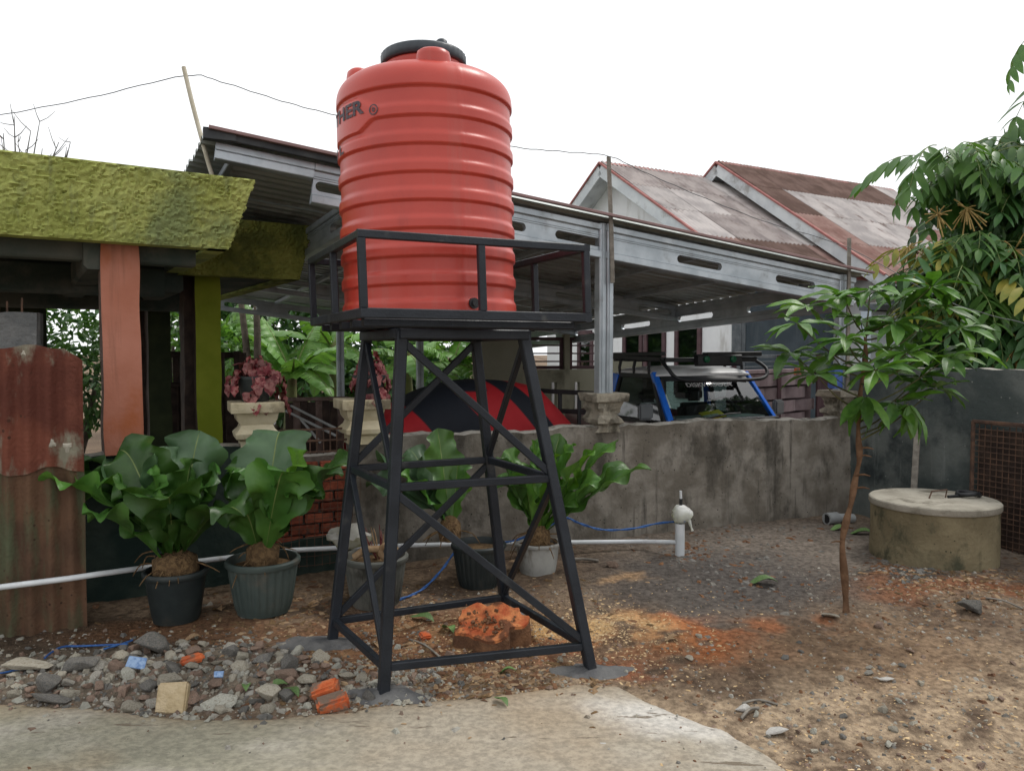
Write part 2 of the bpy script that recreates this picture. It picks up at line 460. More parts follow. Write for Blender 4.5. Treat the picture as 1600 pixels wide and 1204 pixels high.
MAT['pot_white'] = mat('pot_white', (0.27, 0.27, 0.255), (0.36, 0.36, 0.335), 5, 0.7, 0.2, 40, 0.3, dirt=(0.14, 0.12, 0.095), dscale=4, dlo=0.48, dhi=0.66, dstretch=(2, 2, 0.6))
MAT['pvc'] = mat('pvc', (0.55, 0.58, 0.60), (0.64, 0.66, 0.68), 5, 0.35, 0.0, 40, 0.5, dirt=(0.38, 0.36, 0.33), dscale=8, dlo=0.6, dhi=0.8)
MAT['pvc_grey'] = mat('pvc_grey', (0.26, 0.27, 0.27), (0.33, 0.34, 0.34), 5, 0.5)
MAT['bag'] = mat('bag', (0.62, 0.62, 0.64), (0.75, 0.75, 0.77), 9, 0.3, 0.3, 40, 0.5, trans=0.25)
MAT['film'] = mat('film', (0.30, 0.29, 0.28), (0.42, 0.41, 0.40), 9, 0.25, 0.3, 40, 0.5, trans=0.35)
MAT['blue_rope'] = mat('blue_rope', (0.02, 0.075, 0.25), (0.05, 0.14, 0.36), 60, 0.5)
MAT['blue_tile'] = mat('blue_tile', (0.12, 0.21, 0.40), (0.26, 0.37, 0.54), 60, 0.25)
MAT['wood_cut'] = mat('wood_cut', (0.36, 0.085, 0.035), (0.50, 0.19, 0.075), 12, 0.9, 0.6, 40, 0.12, dirt=(0.13, 0.055, 0.03), dscale=8, dlo=0.5, dhi=0.62)
MAT['wood_bark'] = mat('wood_bark', (0.10, 0.05, 0.028), (0.20, 0.10, 0.05), 10, 0.95, 0.8, 40)
MAT['sawn'] = mat('sawn', (0.45, 0.31, 0.16), (0.58, 0.43, 0.25), 18, 0.9)
MAT['bamboo'] = mat('bamboo', (0.42, 0.38, 0.29), (0.52, 0.48, 0.38), 12, 0.75, 0.2, 40)
MAT['grey_wood'] = mat('grey_wood', (0.15, 0.135, 0.115), (0.23, 0.21, 0.18), 14, 0.9, 0.5, 40)
MAT['wire'] = mat('wire', (0.05, 0.055, 0.06), (0.09, 0.095, 0.1), 30, 0.6)
MAT['well'] = mat('well', (0.17, 0.14, 0.085), (0.25, 0.21, 0.13), 3, 0.92, 0.5, 34, 0.15, dirt=(0.07, 0.07, 0.045), dscale=3.2, dlo=0.48, dhi=0.66, dstretch=(1.3, 1.3, 0.9), speck=(0.05, 0.05, 0.035), sscale=20, sth=0.1, runs=(0.085, 0.08, 0.05))
MAT['well_lid'] = mat('well_lid', (0.27, 0.25, 0.205), (0.36, 0.335, 0.28), 5, 0.9, 0.45, 40, 0.15, dirt=(0.15, 0.135, 0.105), dscale=4, dlo=0.5, dhi=0.68)
MAT['black'] = mat('black', (0.012, 0.013, 0.015), (0.02, 0.021, 0.023), 8, 0.5, 0, 40, 0.4)
MAT['white_paint'] = mat('white_paint', (0.74, 0.75, 0.76), (0.80, 0.81, 0.815), 2, 0.8, 0.05, 30, 0.2, dirt=(0.5, 0.49, 0.47), dscale=1.5, dlo=0.56, dhi=0.75, dstretch=(1.5, 1.5, 0.4))
MAT['white_board'] = mat('white_board', (0.50, 0.53, 0.55), (0.60, 0.63, 0.64), 3, 0.75, 0.05, 30, 0.2, dirt=(0.32, 0.32, 0.31), dscale=2.5, dlo=0.52, dhi=0.7)
MAT['red_trim'] = mat('red_trim', (0.27, 0.10, 0.09), (0.36, 0.15, 0.135), 6, 0.75)
SHEETS = []
for i, (a, b) in enumerate([((0.30, 0.26, 0.25), (0.44, 0.39, 0.37)), ((0.38, 0.35, 0.34), (0.52, 0.48, 0.46)), ((0.13, 0.085, 0.07), (0.20, 0.135, 0.115)), ((0.24, 0.14, 0.12), (0.35, 0.24, 0.21))]):
    SHEETS.append(mat('fibre_sheet_%d' % i, a, b, 2.2, 0.9, 0.15, 30, 0.15, var=0.10, dirt=(0.14, 0.09, 0.075), dscale=1.5, dlo=0.56, dhi=0.74, dstretch=(2.4, 0.5, 1)))
MAT['slate_clad'] = mat('slate_clad', (0.025, 0.042, 0.055), (0.045, 0.065, 0.08), 3, 0.6, 0.05, 30, 0.35, dstretch=(3, 3, 0.3), dirt=(0.06, 0.075, 0.085), dscale=2, dlo=0.5, dhi=0.7)
MAT['slate_plain'] = mat('slate_plain', (0.10, 0.115, 0.125), (0.15, 0.165, 0.175), 8, 0.85, 0.4, 40)
MAT['olive_wall'] = mat('olive_wall', (0.24, 0.235, 0.175), (0.29, 0.285, 0.215), 2, 0.85, 0.1, 30, dirt=(0.11, 0.105, 0.075), dscale=1.4, dlo=0.5, dhi=0.7)
MAT['plum'] = mat('plum', (0.07, 0.04, 0.045), (0.105, 0.06, 0.065), 6, 0.7)
MAT['woven'] = mat('woven', (0.19, 0.14, 0.145), (0.25, 0.19, 0.195), 5, 0.75, 0.1, 40, var=0.12)
MAT['pale_blue'] = mat('pale_blue', (0.50, 0.57, 0.64), (0.58, 0.65, 0.71), 2, 0.8, 0.05, 30)
MAT['dark_wood'] = mat('dark_wood', (0.03, 0.02, 0.016), (0.06, 0.04, 0.03), 9, 0.7, 0.2, 40)
MAT['floor'] = mat('floor', (0.30, 0.28, 0.25), (0.38, 0.36, 0.325), 4, 0.9, 0.2, 30)
MAT['car_blue'] = mat('car_blue', (0.015, 0.13, 0.60), (0.02, 0.15, 0.65), 4, 0.25, 0, 40, 0.5)
MAT['car_white'] = mat('car_white', (0.62, 0.63, 0.63), (0.70, 0.71, 0.71), 4, 0.35, 0, 40, 0.5, dirt=(0.46, 0.455, 0.44), dscale=3, dlo=0.55, dhi=0.75)
MAT['car_maroon'] = mat('car_maroon', (0.10, 0.03, 0.04), (0.13, 0.045, 0.055), 4, 0.3, 0, 40, 0.5)
MAT['car_grey'] = mat('car_grey', (0.12, 0.13, 0.135), (0.15, 0.16, 0.165), 4, 0.5)
MAT['rubber'] = mat('rubber', (0.012, 0.012, 0.013), (0.02, 0.02, 0.021), 8, 0.8)
MAT['sticker'] = mat('sticker', (0.36, 0.36, 0.36), (0.48, 0.48, 0.48), 40, 0.6)
MAT['yellow_card'] = mat('yellow_card', (0.62, 0.45, 0.02), (0.68, 0.5, 0.03), 20, 0.6)
MAT['green_lamp'] = mat('green_lamp', (0.006, 0.08, 0.035), (0.009, 0.11, 0.05), 20, 0.3)
MAT['seat'] = mat('seat', (0.03, 0.032, 0.034), (0.05, 0.052, 0.054), 8, 0.8)
MAT['dash'] = mat('dash', (0.32, 0.33, 0.34), (0.40, 0.41, 0.42), 8, 0.8)
MAT['glass'] = glass_mat('glass', (0.42, 0.52, 0.50))
MAT['glass_dark'] = glass_mat('glass_dark', (0.16, 0.19, 0.19))
MAT['lead_blue'] = mat('lead_blue', (0.05, 0.09, 0.28), (0.07, 0.12, 0.33), 9, 0.5)
STONES = [mat('stone_%d' % i, a, b, 14, 0.92, 0.6, 50, 0.2, var=0.22, dirt=d, dscale=8, dlo=0.5, dhi=0.68) for i, (a, b, d) in enumerate([
    ((0.31, 0.29, 0.255), (0.42, 0.40, 0.35), (0.22, 0.185, 0.14)), ((0.33, 0.30, 0.24), (0.42, 0.39, 0.32), (0.22, 0.18, 0.135)),
    ((0.11, 0.108, 0.10), (0.19, 0.18, 0.165), (0.21, 0.19, 0.16)), ((0.22, 0.15, 0.115), (0.30, 0.215, 0.165), (0.16, 0.125, 0.10)),
    ((0.33, 0.325, 0.28), (0.44, 0.43, 0.37), (0.22, 0.195, 0.15))])]
MAT['brick_raw'] = mat('brick_raw', (0.48, 0.10, 0.035), (0.58, 0.16, 0.06), 18, 0.9, 0.5, 60, 0.15, dirt=(0.17, 0.12, 0.09), dscale=9, dlo=0.45, dhi=0.58)
MAT['tan_block'] = mat('tan_block', (0.40, 0.31, 0.18), (0.50, 0.40, 0.26), 14, 0.9, 0.6, 60, 0.2)
MAT['white_stone'] = mat('white_stone', (0.36, 0.345, 0.32), (0.46, 0.445, 0.415), 9, 0.8, 0.3, 50)
MAT['dry_leaf'] = mat('dry_leaf', (0.24, 0.15, 0.08), (0.36, 0.25, 0.15), 20, 0.8, trans=0.1)
MAT['green_leaf_fallen'] = mat('green_leaf_fallen', (0.09, 0.17, 0.05), (0.14, 0.22, 0.08), 20, 0.6, var=0.3)


def cover_mat():
    """car cover: black swooshes sewn into red cloth, as bands across the cover's own length"""
    m = mat('cover_cloth', (0.34, 0.014, 0.02), (0.40, 0.02, 0.026), 3, 0.7, 0.15, 14, 0.25)
    t = m.node_tree; nd = t.nodes; L = t.links; pb = nd['Principled BSDF']
    src = pb.inputs['Base Color'].links[0].from_socket
    at_ = nd.new('ShaderNodeAttribute'); at_.attribute_name = 'zone'
    r_ = nd.new('ShaderNodeMapRange'); r_.inputs[1].default_value = 0.45; r_.inputs[2].default_value = 0.55
    L.new(at_.outputs['Fac'], r_.inputs[0])
    x = nd.new('ShaderNodeMix'); x.data_type = 'RGBA'
    L.new(r_.outputs[0], x.inputs[0]); L.new(src, x.inputs[6]); x.inputs[7].default_value = (0.012, 0.015, 0.022, 1)
    L.new(x.outputs[2], pb.inputs['Base Color'])
    return m


MAT['cover'] = cover_mat()


def set_zone(me, cols):
    a = me.color_attributes.new('zone', 'FLOAT_COLOR', 'POINT')
    c = np.ones((len(me.vertices), 4), np.float32); c[:, :3] = cols
    a.data.foreach_set('color', c.ravel())


# ================================================================== GROUND
def lerp3(c, col, k):
    return c * (1 - k[:, None]) + np.array(col)[None, :] * k[:, None]


def build_ground():
    fx = np.arange(-4.6, 5.6, 0.03); fy = np.arange(1.2, 8.0, 0.03)
    out_ = np.array([0.4, 1, 2, 4, 8, 16, 40, 100, 250, 600.])
    xs = np.concatenate([fx[0] - out_[::-1], fx, fx[-1] + out_])
    ys = np.concatenate([[fy[0] - 300, fy[0] - 60, fy[0] - 10, fy[0] - 2, fy[0] - 0.6], fy, fy[-1] + np.concatenate([np.arange(0.2, 8, 0.4), 8 + out_])])
    X, Y = np.meshgrid(xs, ys); x = X.ravel(); y = Y.ravel()
    z = height(x, y)
    inslab = slab_inside(x, y)
    z = z - 0.07 * sstep(0.02 + 0.10 * sstep(0.35, 0.8, x), 0.10 + 0.30 * sstep(0.35, 0.8, x), inslab)
    # soil colour by what lies where
    wx = x + 0.22 * (fbm(x * 2.5, y * 2.5, 21) - 0.5) * 2; wy = y + 0.22 * (fbm(x * 2.5, y * 2.5, 33) - 0.5) * 2
    n1 = fbm(x * 3, y * 3, 41); n2 = fbm(x * 9, y * 9, 43, 3)
    c = lerp3(np.tile(np.array([0.19, 0.14, 0.10]), (len(x), 1)), (0.13, 0.093, 0.068), sstep(0.45, 0.65, n1))

    def blob(px, py, rx, ry, col, amt=1.0, hard=0.5, thr=None):
        nonlocal c
        p = gnd0(px, py)
        d = np.sqrt(((wx - p.x) / rx) ** 2 + ((wy - p.y) / ry) ** 2)
        k = amt * (1 - sstep(1 - hard, 1 + hard, d))
        if thr is not None: k = k * sstep(thr - 0.12, thr + 0.12, n2)
        c = lerp3(c, col, k)
    blob(200, 1040, 1.3, 0.45, (0.15, 0.125, 0.10))
    blob(60, 990, 0.9, 0.35, (0.075, 0.055, 0.04))
    blob(1270, 850, 1.7, 0.9, (0.18, 0.155, 0.135))
    blob(1130, 910, 0.85, 0.75, (0.088, 0.082, 0.08), 0.9)
    blob(1180, 980, 0.5, 0.22, (0.12, 0.11, 0.105), 0.8)
    blob(1450, 1120, 1.7, 0.85, (0.34, 0.262, 0.185), 0.9, 0.5, 0.42)
    blob(1330, 1010, 0.8, 0.4, (0.19, 0.125, 0.08), 0.7)
    blob(700, 1000, 0.8, 0.45, (0.20, 0.095, 0.05), 0.85)
    blob(700, 1010, 0.55, 0.35, (0.33, 0.20, 0.10), 0.7, 0.6, 0.5)
    blob(640, 1050, 0.5, 0.12, (0.10, 0.05, 0.03), 0.8)
    blob(1000, 1000, 0.72, 0.27, (0.27, 0.115, 0.055), 1.0, 0.6, 0.40)
    blob(1050, 985, 0.32, 0.16, (0.36, 0.12, 0.045), 0.9, 0.7, 0.46)
    blob(960, 1045, 0.3, 0.09, (0.33, 0.10, 0.04), 0.9, 0.6, 0.44)
    blob(1240, 985, 0.4, 0.12, (0.29, 0.12, 0.06), 0.9, 0.6, 0.48)
    blob(950, 985, 0.32, 0.18, (0.46, 0.31, 0.16), 1.0, 0.7, 0.44)
    blob(870, 985, 0.25, 0.12, (0.44, 0.27, 0.12), 0.85, 0.5)
    blob(960, 905, 0.25, 0.12, (0.36, 0.23, 0.13), 0.7, 0.7, 0.48)
    blob(1520, 925, 0.75, 0.2, (0.20, 0.085, 0.045), 0.9, 0.4)
    blob(1415, 905, 0.32, 0.17, (0.055, 0.056, 0.053), 0.95, 0.4)
    blob(350, 985, 0.9, 0.2, (0.17, 0.085, 0.045), 0.7)
    blob(1100, 1050, 0.55, 0.2, (0.105, 0.07, 0.05), 0.6)
    c = c * (0.8 + 0.4 * n2)[:, None]
    nx = len(xs); ny = len(ys)
    idx = np.arange(nx * ny).reshape(ny, nx)
    F = np.stack([idx[:-1, :-1], idx[:-1, 1:], idx[1:, 1:], idx[1:, :-1]], -1).reshape(-1, 4)
    me = bpy.data.meshes.new('ground')
    me.from_pydata(np.stack([x, y, z], 1).tolist(), [], F.tolist())
    me.polygons.foreach_set('use_smooth', [True] * len(F))
    me.materials.append(MAT['soil'])
    set_zone(me, c)
    tag(link('ground', me), kind='structure')


SLAB_EDGE = [(-500, 1085), (-200, 1092), (0, 1099), (150, 1110), (300, 1124), (420, 1123), (540, 1113), (620, 1100), (720, 1092), (830, 1080), (900, 1070), (965, 1066), (1040, 1087), (1110, 1116), (1180, 1150), (1225, 1182), (1262, 1215), (1310, 1275), (1370, 1380), (1440, 1560)]
SE = [gnd0(*p) for p in SLAB_EDGE]
_P = []
for i in range(len(SE) - 1):
    for k in range(12):
        _P.append(SE[i].lerp(SE[i + 1], k / 12))
_P.append(SE[-1])
EDGE = np.array([[p.x, p.y] for p in _P])
EDGE[:, 1] += 0.03 * (vn(EDGE[:, 0] * 6, EDGE[:, 0] * 0 + 3, 2) - 0.5) + 0.02 * (vn(EDGE[:, 0] * 23, EDGE[:, 1] * 20, 4) - 0.5)


def slab_inside(x, y):
    """metres inside the slab edge (negative outside), approximate"""
    ex, ey = EDGE[:, 0], EDGE[:, 1]
    o = np.argsort(ex)
    return np.interp(x, ex[o], ey[o], left=2.9, right=-9) - y


def build_slab():
    K = len(EDGE); ROWS = 70
    t = np.linspace(0, 1, ROWS) ** 1.3
    y0 = 0.25
    ex = EDGE[:, 0][None, :].repeat(ROWS, 0); ey = EDGE[:, 1][None, :].repeat(ROWS, 0)
    X = ex.copy(); Y = ey + (np.minimum(y0, ey - 0.02) - ey) * t[:, None]
    x = X.ravel(); y = Y.ravel()
    ins = (ey - Y).ravel()
    z = base_h(x, y) + 0.022 + 0.012 * (fbm(x * 1.3, y * 1.3, 50) - 0.5) + 0.006 * (fbm(x * 4, y * 14, 51) - 0.5) - 0.02 * np.exp(-ins / 0.03)
    z = z - sstep(0.35, 0.8, x) * 0.06 * np.exp(-ins / 0.16) * (0.4 + 1.2 * fbm(x * 5, y * 5, 57))
    n = fbm(x * 1.4, y * 2.2, 60); n2 = fbm(x * 2.0, y * 7, 61); n3 = fbm(x * 8, y * 8, 62, 3)
    c = np.tile(np.array([0.335, 0.30, 0.245]), (len(x), 1))
    c = lerp3(c, (0.275, 0.268, 0.21), sstep(-0.3, -1.3, x) * 0.9)
    c = lerp3(c, (0.44, 0.415, 0.37), sstep(0.45, 0.75, n2) * 0.55)
    p = gnd0(1040, 1130)
    d = np.sqrt(((x - p.x) / 0.42) ** 2 + ((y - p.y + 0.25 * (x - p.x)) / 0.16) ** 2) + 0.5 * (n3 - 0.5)
    c = lerp3(c, (0.56, 0.545, 0.52), (1 - sstep(0.5, 1.2, d)) * 0.85)
    c = lerp3(c, (0.33, 0.24, 0.15), sstep(0.5, 0.75, n) * 0.4)
    dust = np.exp(-np.clip(ins, 0, 9) / 0.07) * (0.3 + 0.8 * n3) + 0.8 * sstep(0.9, 1.5, x + 0.3 * (n - 0.5))
    c = lerp3(c, (0.27, 0.19, 0.115), np.clip(dust, 0, 0.85))
    # skirt down into the soil
    zs = z[:K] - 0.09
    V = np.concatenate([np.stack([x, y, z], 1), np.stack([x[:K], y[:K] + 0.004, zs], 1)])
    idx = np.arange(ROWS * K).reshape(ROWS, K)
    F = np.stack([idx[:-1, :-1], idx[1:, :-1], idx[1:, 1:], idx[:-1, 1:]], -1).reshape(-1, 4).tolist()
    b = ROWS * K
    F += [(i, i + 1, b + i + 1, b + i) for i in range(K - 1)]
    me = bpy.data.meshes.new('concrete_slab')
    me.from_pydata(V.tolist(), [], F)
    me.polygons.foreach_set('use_smooth', [True] * len(F))
    me.materials.append(MAT['slab'])
    set_zone(me, np.concatenate([c, c[:K]]))
    tag(link('concrete_slab', me), kind='structure')


build_ground()
build_slab()


def slab_z(x, y):
    return float(base_h(x, y)) + 0.022


mb = MB()
cf = [wallpt(-2.2, 0.14, -0.3), wallpt(8.5, 0.14, -0.3), wallpt(8.5, 9.5, -0.3), wallpt(-2.2, 9.5, -0.3)]
mb.add(cf, [(0, 1, 2, 3)])
mb.thing('carport_floor', MAT['floor'], cf[0], kind='structure')


# ================================================================== BOUNDARY WALL
def rough_panel(mb, s0, s1, z0, ztop, d, amp=0.012, cell=0.05, thick=0.14, m=0, mt=1, rag=0.03, seed=0, brk=None):
    """plastered wall piece: front face with relief, ragged top, back face"""
    nx = max(2, int((s1 - s0) / cell)); nz = max(2, int((ztop - z0) / cell))

    def top(s):
        return ztop + rag * (float(fbm(s * 3.1, seed, 70)) - 0.5) * 2 + 0.4 * rag * (float(vn(s * 17, seed, 71)) - 0.5)

    def P(i, j):
        s = s0 + (s1 - s0) * i / nx; zt = top(s)
        z = z0 + (zt - z0) * j / nz
        a = amp * (float(fbm(s * 2.5, z * 2.5, 72 + seed, 4)) - 0.5) * 2
        if j == nz: a += 0.012
        return wallpt(s, d - a, z)
    mb.grid(P, nx, nz, m)

    def Q(i, j):
        s = s0 + (s1 - s0) * i / nx
        a = amp * (float(fbm(s * 2.5, top(s) * 2.5, 72 + seed, 4)) - 0.5) * 2 + 0.012
        k = j / 4
        bumpz = 0.015 * math.sin(math.pi * k) + 0.008 * (float(vn(s * 22, k * 3, 73)) - 0.5) * (1 if 0 < j < 4 else 0)
        return wallpt(s, (d - a) * (1 - k) + (d + thick) * k, top(s) + bumpz)
    mb.grid(Q, nx, 4, mt)
    mb.grid(lambda i, j: wallpt(s0 + (s1 - s0) * i / nx, d + thick, z0 + (top(s0 + (s1 - s0) * i / nx) - z0) * j), nx, 1, m, flip=True)
    for s_, fl in ((s0, True), (s1, False)):
        zt = top(s_)
        q = [wallpt(s_, d - amp, z0), wallpt(s_, d + thick, z0), wallpt(s_, d + thick, zt), wallpt(s_, d - amp, zt)]
        mb.add(q, [(3, 2, 1, 0) if fl else (0, 1, 2, 3)], m)


sP = [on_wall(400), on_wall(568), on_wall(950), on_wall(1322)]
WT = 0.99
s_left, s_b0, s_b1, s_right = -1.6, sP[0] + 0.10, sP[1] - 0.10, 6.05
wall_root = root('boundary_wall', wallpt(2, 0, 0), 'long stained grey plaster wall behind the tank stand, one bay showing bare brick', 'wall')
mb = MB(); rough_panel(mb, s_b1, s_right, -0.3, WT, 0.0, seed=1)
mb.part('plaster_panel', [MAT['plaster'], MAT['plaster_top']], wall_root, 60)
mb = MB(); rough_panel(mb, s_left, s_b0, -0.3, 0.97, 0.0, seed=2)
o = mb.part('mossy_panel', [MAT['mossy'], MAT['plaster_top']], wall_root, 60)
o['label'] = 'dark mossy green stretch of the wall behind the big potted plants'
mb = MB(); rough_panel(mb, s_b0, s_b1, -0.3, 0.86, 0.035, amp=0.004, seed=3)
mb.part('mortar_bed', [MAT['mortar'], MAT['plaster_top']], wall_root, 60)
# bare bricks in the bay between the two cream pedestals
brm = MB(); brm.box((0, 0, 0), (0.196, 0.05, 0.062))
bm = bmesh.new(); bme = brm.mesh('brick', MAT['brick']); bm.from_mesh(bme)
bmesh.ops.bevel(bm, geom=bm.edges[:], offset=0.006, segments=1, affect='EDGES'); bm.to_mesh(bme); bm.free()
Tw = INV[wall_root.name]
for row in range(11):
    z = 0.08 + row * 0.073
    s = s_b0 + (0.0 if row % 2 else -0.1)
    while s < s_b1 - 0.02:
        a, b = max(s, s_b0 + 0.004), min(s + 0.2, s_b1 - 0.004)
        if b - a > 0.04:
            c = wallpt((a + b) / 2, 0.018 + random.uniform(-0.006, 0.006), z)
            M = Tw @ Matrix.Translation(c) @ Matrix.Rotation(WA + random.uniform(-0.02, 0.02), 4, 'Z') @ Matrix.Diagonal(((b - a - 0.008) / 0.196, 1, 1, 1))
            link('brick', bme, wall_root, M)
        s += 0.208
# plinth smear under the bricks
mb = MB(); rough_panel(mb, s_b0 - 0.02, s_b1 + 0.02, -0.3, 0.30, -0.012, amp=0.008, thick=0.05, seed=5)
mb.part('plinth', [MAT['mossy'], MAT['mossy']], wall_root, 60)

# wall at right angles, coming towards the viewer behind the well
mb = MB()
L_ = 5.2; H_ = 1.47
D2 = -N


def sw(a, off, z):
    p = CORNER + U * off + D2 * a
    return Vector((p.x, p.y, z))


nx, nz = 90, 30
A0 = -0.16
mb.grid(lambda i, j: sw(A0 + (L_ - A0) * i / nx, -0.012 * (float(fbm(i * 0.15, j * 0.15, 80)) - 0.5) * 2, -0.3 + (H_ + 0.3) * j / nz + (0.02 * (float(vn(i * 0.7, 2, 81)) - 0.5) if j == nz else 0)), nx, nz, 0, flip=True)
mb.grid(lambda i, j: sw(A0 + (L_ - A0) * i / nx, (-0.012 * (float(fbm(i * 0.15, nz * 0.15, 80)) - 0.5) * 2) if j == 0 else 0.15, H_ + 0.02 * (float(vn(i * 0.7, 2, 81)) - 0.5)), nx, 1, 1, flip=True)
mb.grid(lambda i, j: sw(A0 + (L_ - A0) * i / nx, 0.15, -0.3 + (H_ + 0.3) * j), nx, 1, 0)
mb.add([sw(L_, 0, -0.3), sw(L_, 0.15, -0.3), sw(L_, 0.15, H_), sw(L_, 0, H_)], [(0, 1, 2, 3)])
mb.add([sw(A0, 0, -0.3), sw(A0, 0.15, -0.3), sw(A0, 0.15, H_), sw(A0, 0, H_)], [(3, 2, 1, 0)])
mb.thing('side_wall', [MAT['side_wall'], MAT['plaster_top']], sw(0, 0, 0), 'dark blue-grey taller wall behind the round concrete well', 'wall', smooth=60)


# pedestals on the wall
def pedestal(s, label, m, zt, wcap=0.27, seed=0, jag=0.0):
    c = wallpt(s, 0.07, WT - 0.04)
    r_ = root('pedestal', c, label, 'pedestal', 'pedestals on the boundary wall', WA)
    h = zt - c.z
    k = wcap / 2
    prof = [(k * 0.62, 0.0), (k * 0.62, h * 0.18), (k * 0.80, h * 0.24), (k * 0.84, h * 0.34), (k * 0.66, h * 0.44), (k * 0.60, h * 0.52), (k * 0.74, h * 0.62), (k * 0.80, h * 0.78)]

    def sq(mb, pr, m_=0, sub=5):
        rings = []
        for (a, z) in pr:
            ring = []
            for side in range(4):
                for q in range(sub):
                    t = -1 + 2 * q / sub
                    x, y = [(t, -1), (1, t), (-t, 1), (-1, -t)][side]
                    jx = jag * (float(vn(x * 3 + z * 25, y * 3 + z * 18, 90 + seed)) - 0.5)
                    ring.append(Vector((x * (a + jx), y * (a + jx), z)))
            rings.append(ring)
        n = 4 * sub
        vs = [v for r in rings for v in r]
        fs = [(i * n + j, i * n + (j + 1) % n, (i + 1) * n + (j + 1) % n, (i + 1) * n + j) for i in range(len(pr) - 1) for j in range(n)]
        fs += [tuple(range(n - 1, -1, -1)), tuple((len(pr) - 1) * n + j for j in range(n))]
        mb.add(vs, fs, m_)
    mb = MB(); sq(mb, prof); mb.local('baluster_shaft', m, r_, 35)
    mb = MB(); sq(mb, [(k * 0.98, h * 0.782), (k * 1.0, h * 0.80), (k * 1.0, h * 0.985), (k * 0.98, h)]); mb.local('cap', m, r_, 35)
    return c


P1 = pedestal(sP[0], 'cream moulded pedestal under the red begonia beside the olive column', MAT['cream'], 1.27, 0.34)
P2 = pedestal(sP[1], 'cream moulded pedestal under the red begonia behind the stand leg', MAT['cream'], 1.27, 0.34, 2)
P3 = pedestal(sP[2], 'weathered crumbling grey pedestal carrying the carport post beside the car', MAT['old_stone'], 1.27, 0.30, 3, 0.06)
P4 = pedestal(sP[3], 'weathered broken pedestal at the wall corner behind the young tree', MAT['old_stone'], 1.24, 0.28, 4, 0.07)


# ================================================================== TANK STAND
SC = Vector((-0.314, 4.063, 0)); SPHI = R(25.2)


def sp(a, b, half, z):
    """corner of the stand: a,b = -1/+1, at height z"""
    x, y = a * half, b * half
    return Vector((SC.x - 0.032 * z + x * math.cos(SPHI) - y * math.sin(SPHI), SC.y + x * math.sin(SPHI) + y * math.cos(SPHI), z))


stand = root('tank_stand', SC, 'black welded steel tower with cross braces and a railed platform', 'tank stand')
CN = {'F': (-1, -1), 'R': (1, -1), 'B': (1, 1), 'L': (-1, 1)}
HB, HT, ZT = 0.528, 0.318, 1.70


def leg_half(z): return HB + (HT - HB) * z / ZT


FEET = {'F': gnd0(599, 1090), 'L': gnd0(519, 1002), 'R': gnd0(924, 1050), 'B': gnd0(790, 956)}


def LP(k, z):
    a, b_ = FEET[k], sp(*CN[k], HT, ZT); t = (z - a.z) / (ZT - a.z)
    return a + (b_ - a) * t


radial = lambda k: (sp(*CN[k], 1, 0) - SC).normalized()
for k in 'FRBL':
    foot = LP(k, FEET[k].z - 0.05)
    mb = MB(); mb.beam(foot, LP(k, ZT), 0.052, 0.052, up=U, ch=0.1)
    mb.part('leg', MAT['black_steel'], stand)
for z in (0.12, 0.966):
    for a, b in ('FR', 'RB', 'BL', 'LF'):
        p, q = LP(a, z), LP(b, z); d = (q - p).normalized() * 0.024
        mb = MB(); mb.beam(p + d, q - d, 0.033, 0.038); mb.part('crossbar', MAT['black_steel'], stand)
for a, b, z0, z1 in (('F', 'R', 1.66, 0.985), ('F', 'R', 0.945, 0.14), ('L', 'F', 1.66, 0.985), ('L', 'F', 0.945, 0.14), ('B', 'L', 1.66, 0.985), ('B', 'L', 0.945, 0.14), ('R', 'B', 1.66, 0.985), ('R', 'B', 0.945, 0.14)):
    p, q = LP(a, z0), LP(b, z1); d = (q - p).normalized() * 0.026
    mb = MB(); mb.beam(p + d, q - d, 0.027, 0.036); mb.part('brace', MAT['black_steel'], stand)
# head frame, joists, platform frame and guard rail
for a, b in ('FR', 'RB', 'BL', 'LF'):
    p, q = sp(*CN[a], 0.335, 1.69), sp(*CN[b], 0.335, 1.69)
    mb = MB(); mb.beam(p, q, 0.045, 0.05); mb.part('head_beam', MAT['black_steel'], stand)
for i in range(5):
    v = -0.44 + 0.22 * i
    f = lambda t: Vector((SC.x - 0.055 + t * math.cos(SPHI) - v * math.sin(SPHI), SC.y + t * math.sin(SPHI) + v * math.cos(SPHI), 1.736))
    mb = MB(); mb.beam(f(-0.535), f(0.535), 0.05, 0.038); mb.part('joist', MAT['black_steel'], stand)
HP = 0.557
for a, b in ('FR', 'RB', 'BL', 'LF'):
    for z, nm, s1, s2 in ((1.772, 'platform_frame', 0.034, 0.044), (2.11, 'guard_rail', 0.034, 0.036)):
        p, q = sp(*CN[a], HP, z), sp(*CN[b], HP, z); d = (q - p).normalized() * 0.017
        mb = MB(); mb.beam(p - d, q - d, s1, s2); mb.part(nm, MAT['black_steel'], stand)
    p, q = sp(*CN[a], HP, 1.795), sp(*CN[b], HP, 1.795)
    for t in (0.0, 0.5):
        e = p.lerp(q, t); e2 = e + Vector((-0.032 * 0.3, 0, 0.297))
        mb = MB(); mb.beam(e, e2, 0.034, 0.034, up=U); mb.part('guard_post', MAT['black_steel'], stand)
FOOTLAB = {'F': 'wet cement patch round the front leg of the tank stand, at the slab edge', 'L': 'wet cement patch round the left leg of the tank stand, above the rubble',
           'R': 'wet cement patch round the right leg of the tank stand, beside orange sawdust', 'B': 'small cement patch round the back leg of the tank stand'}
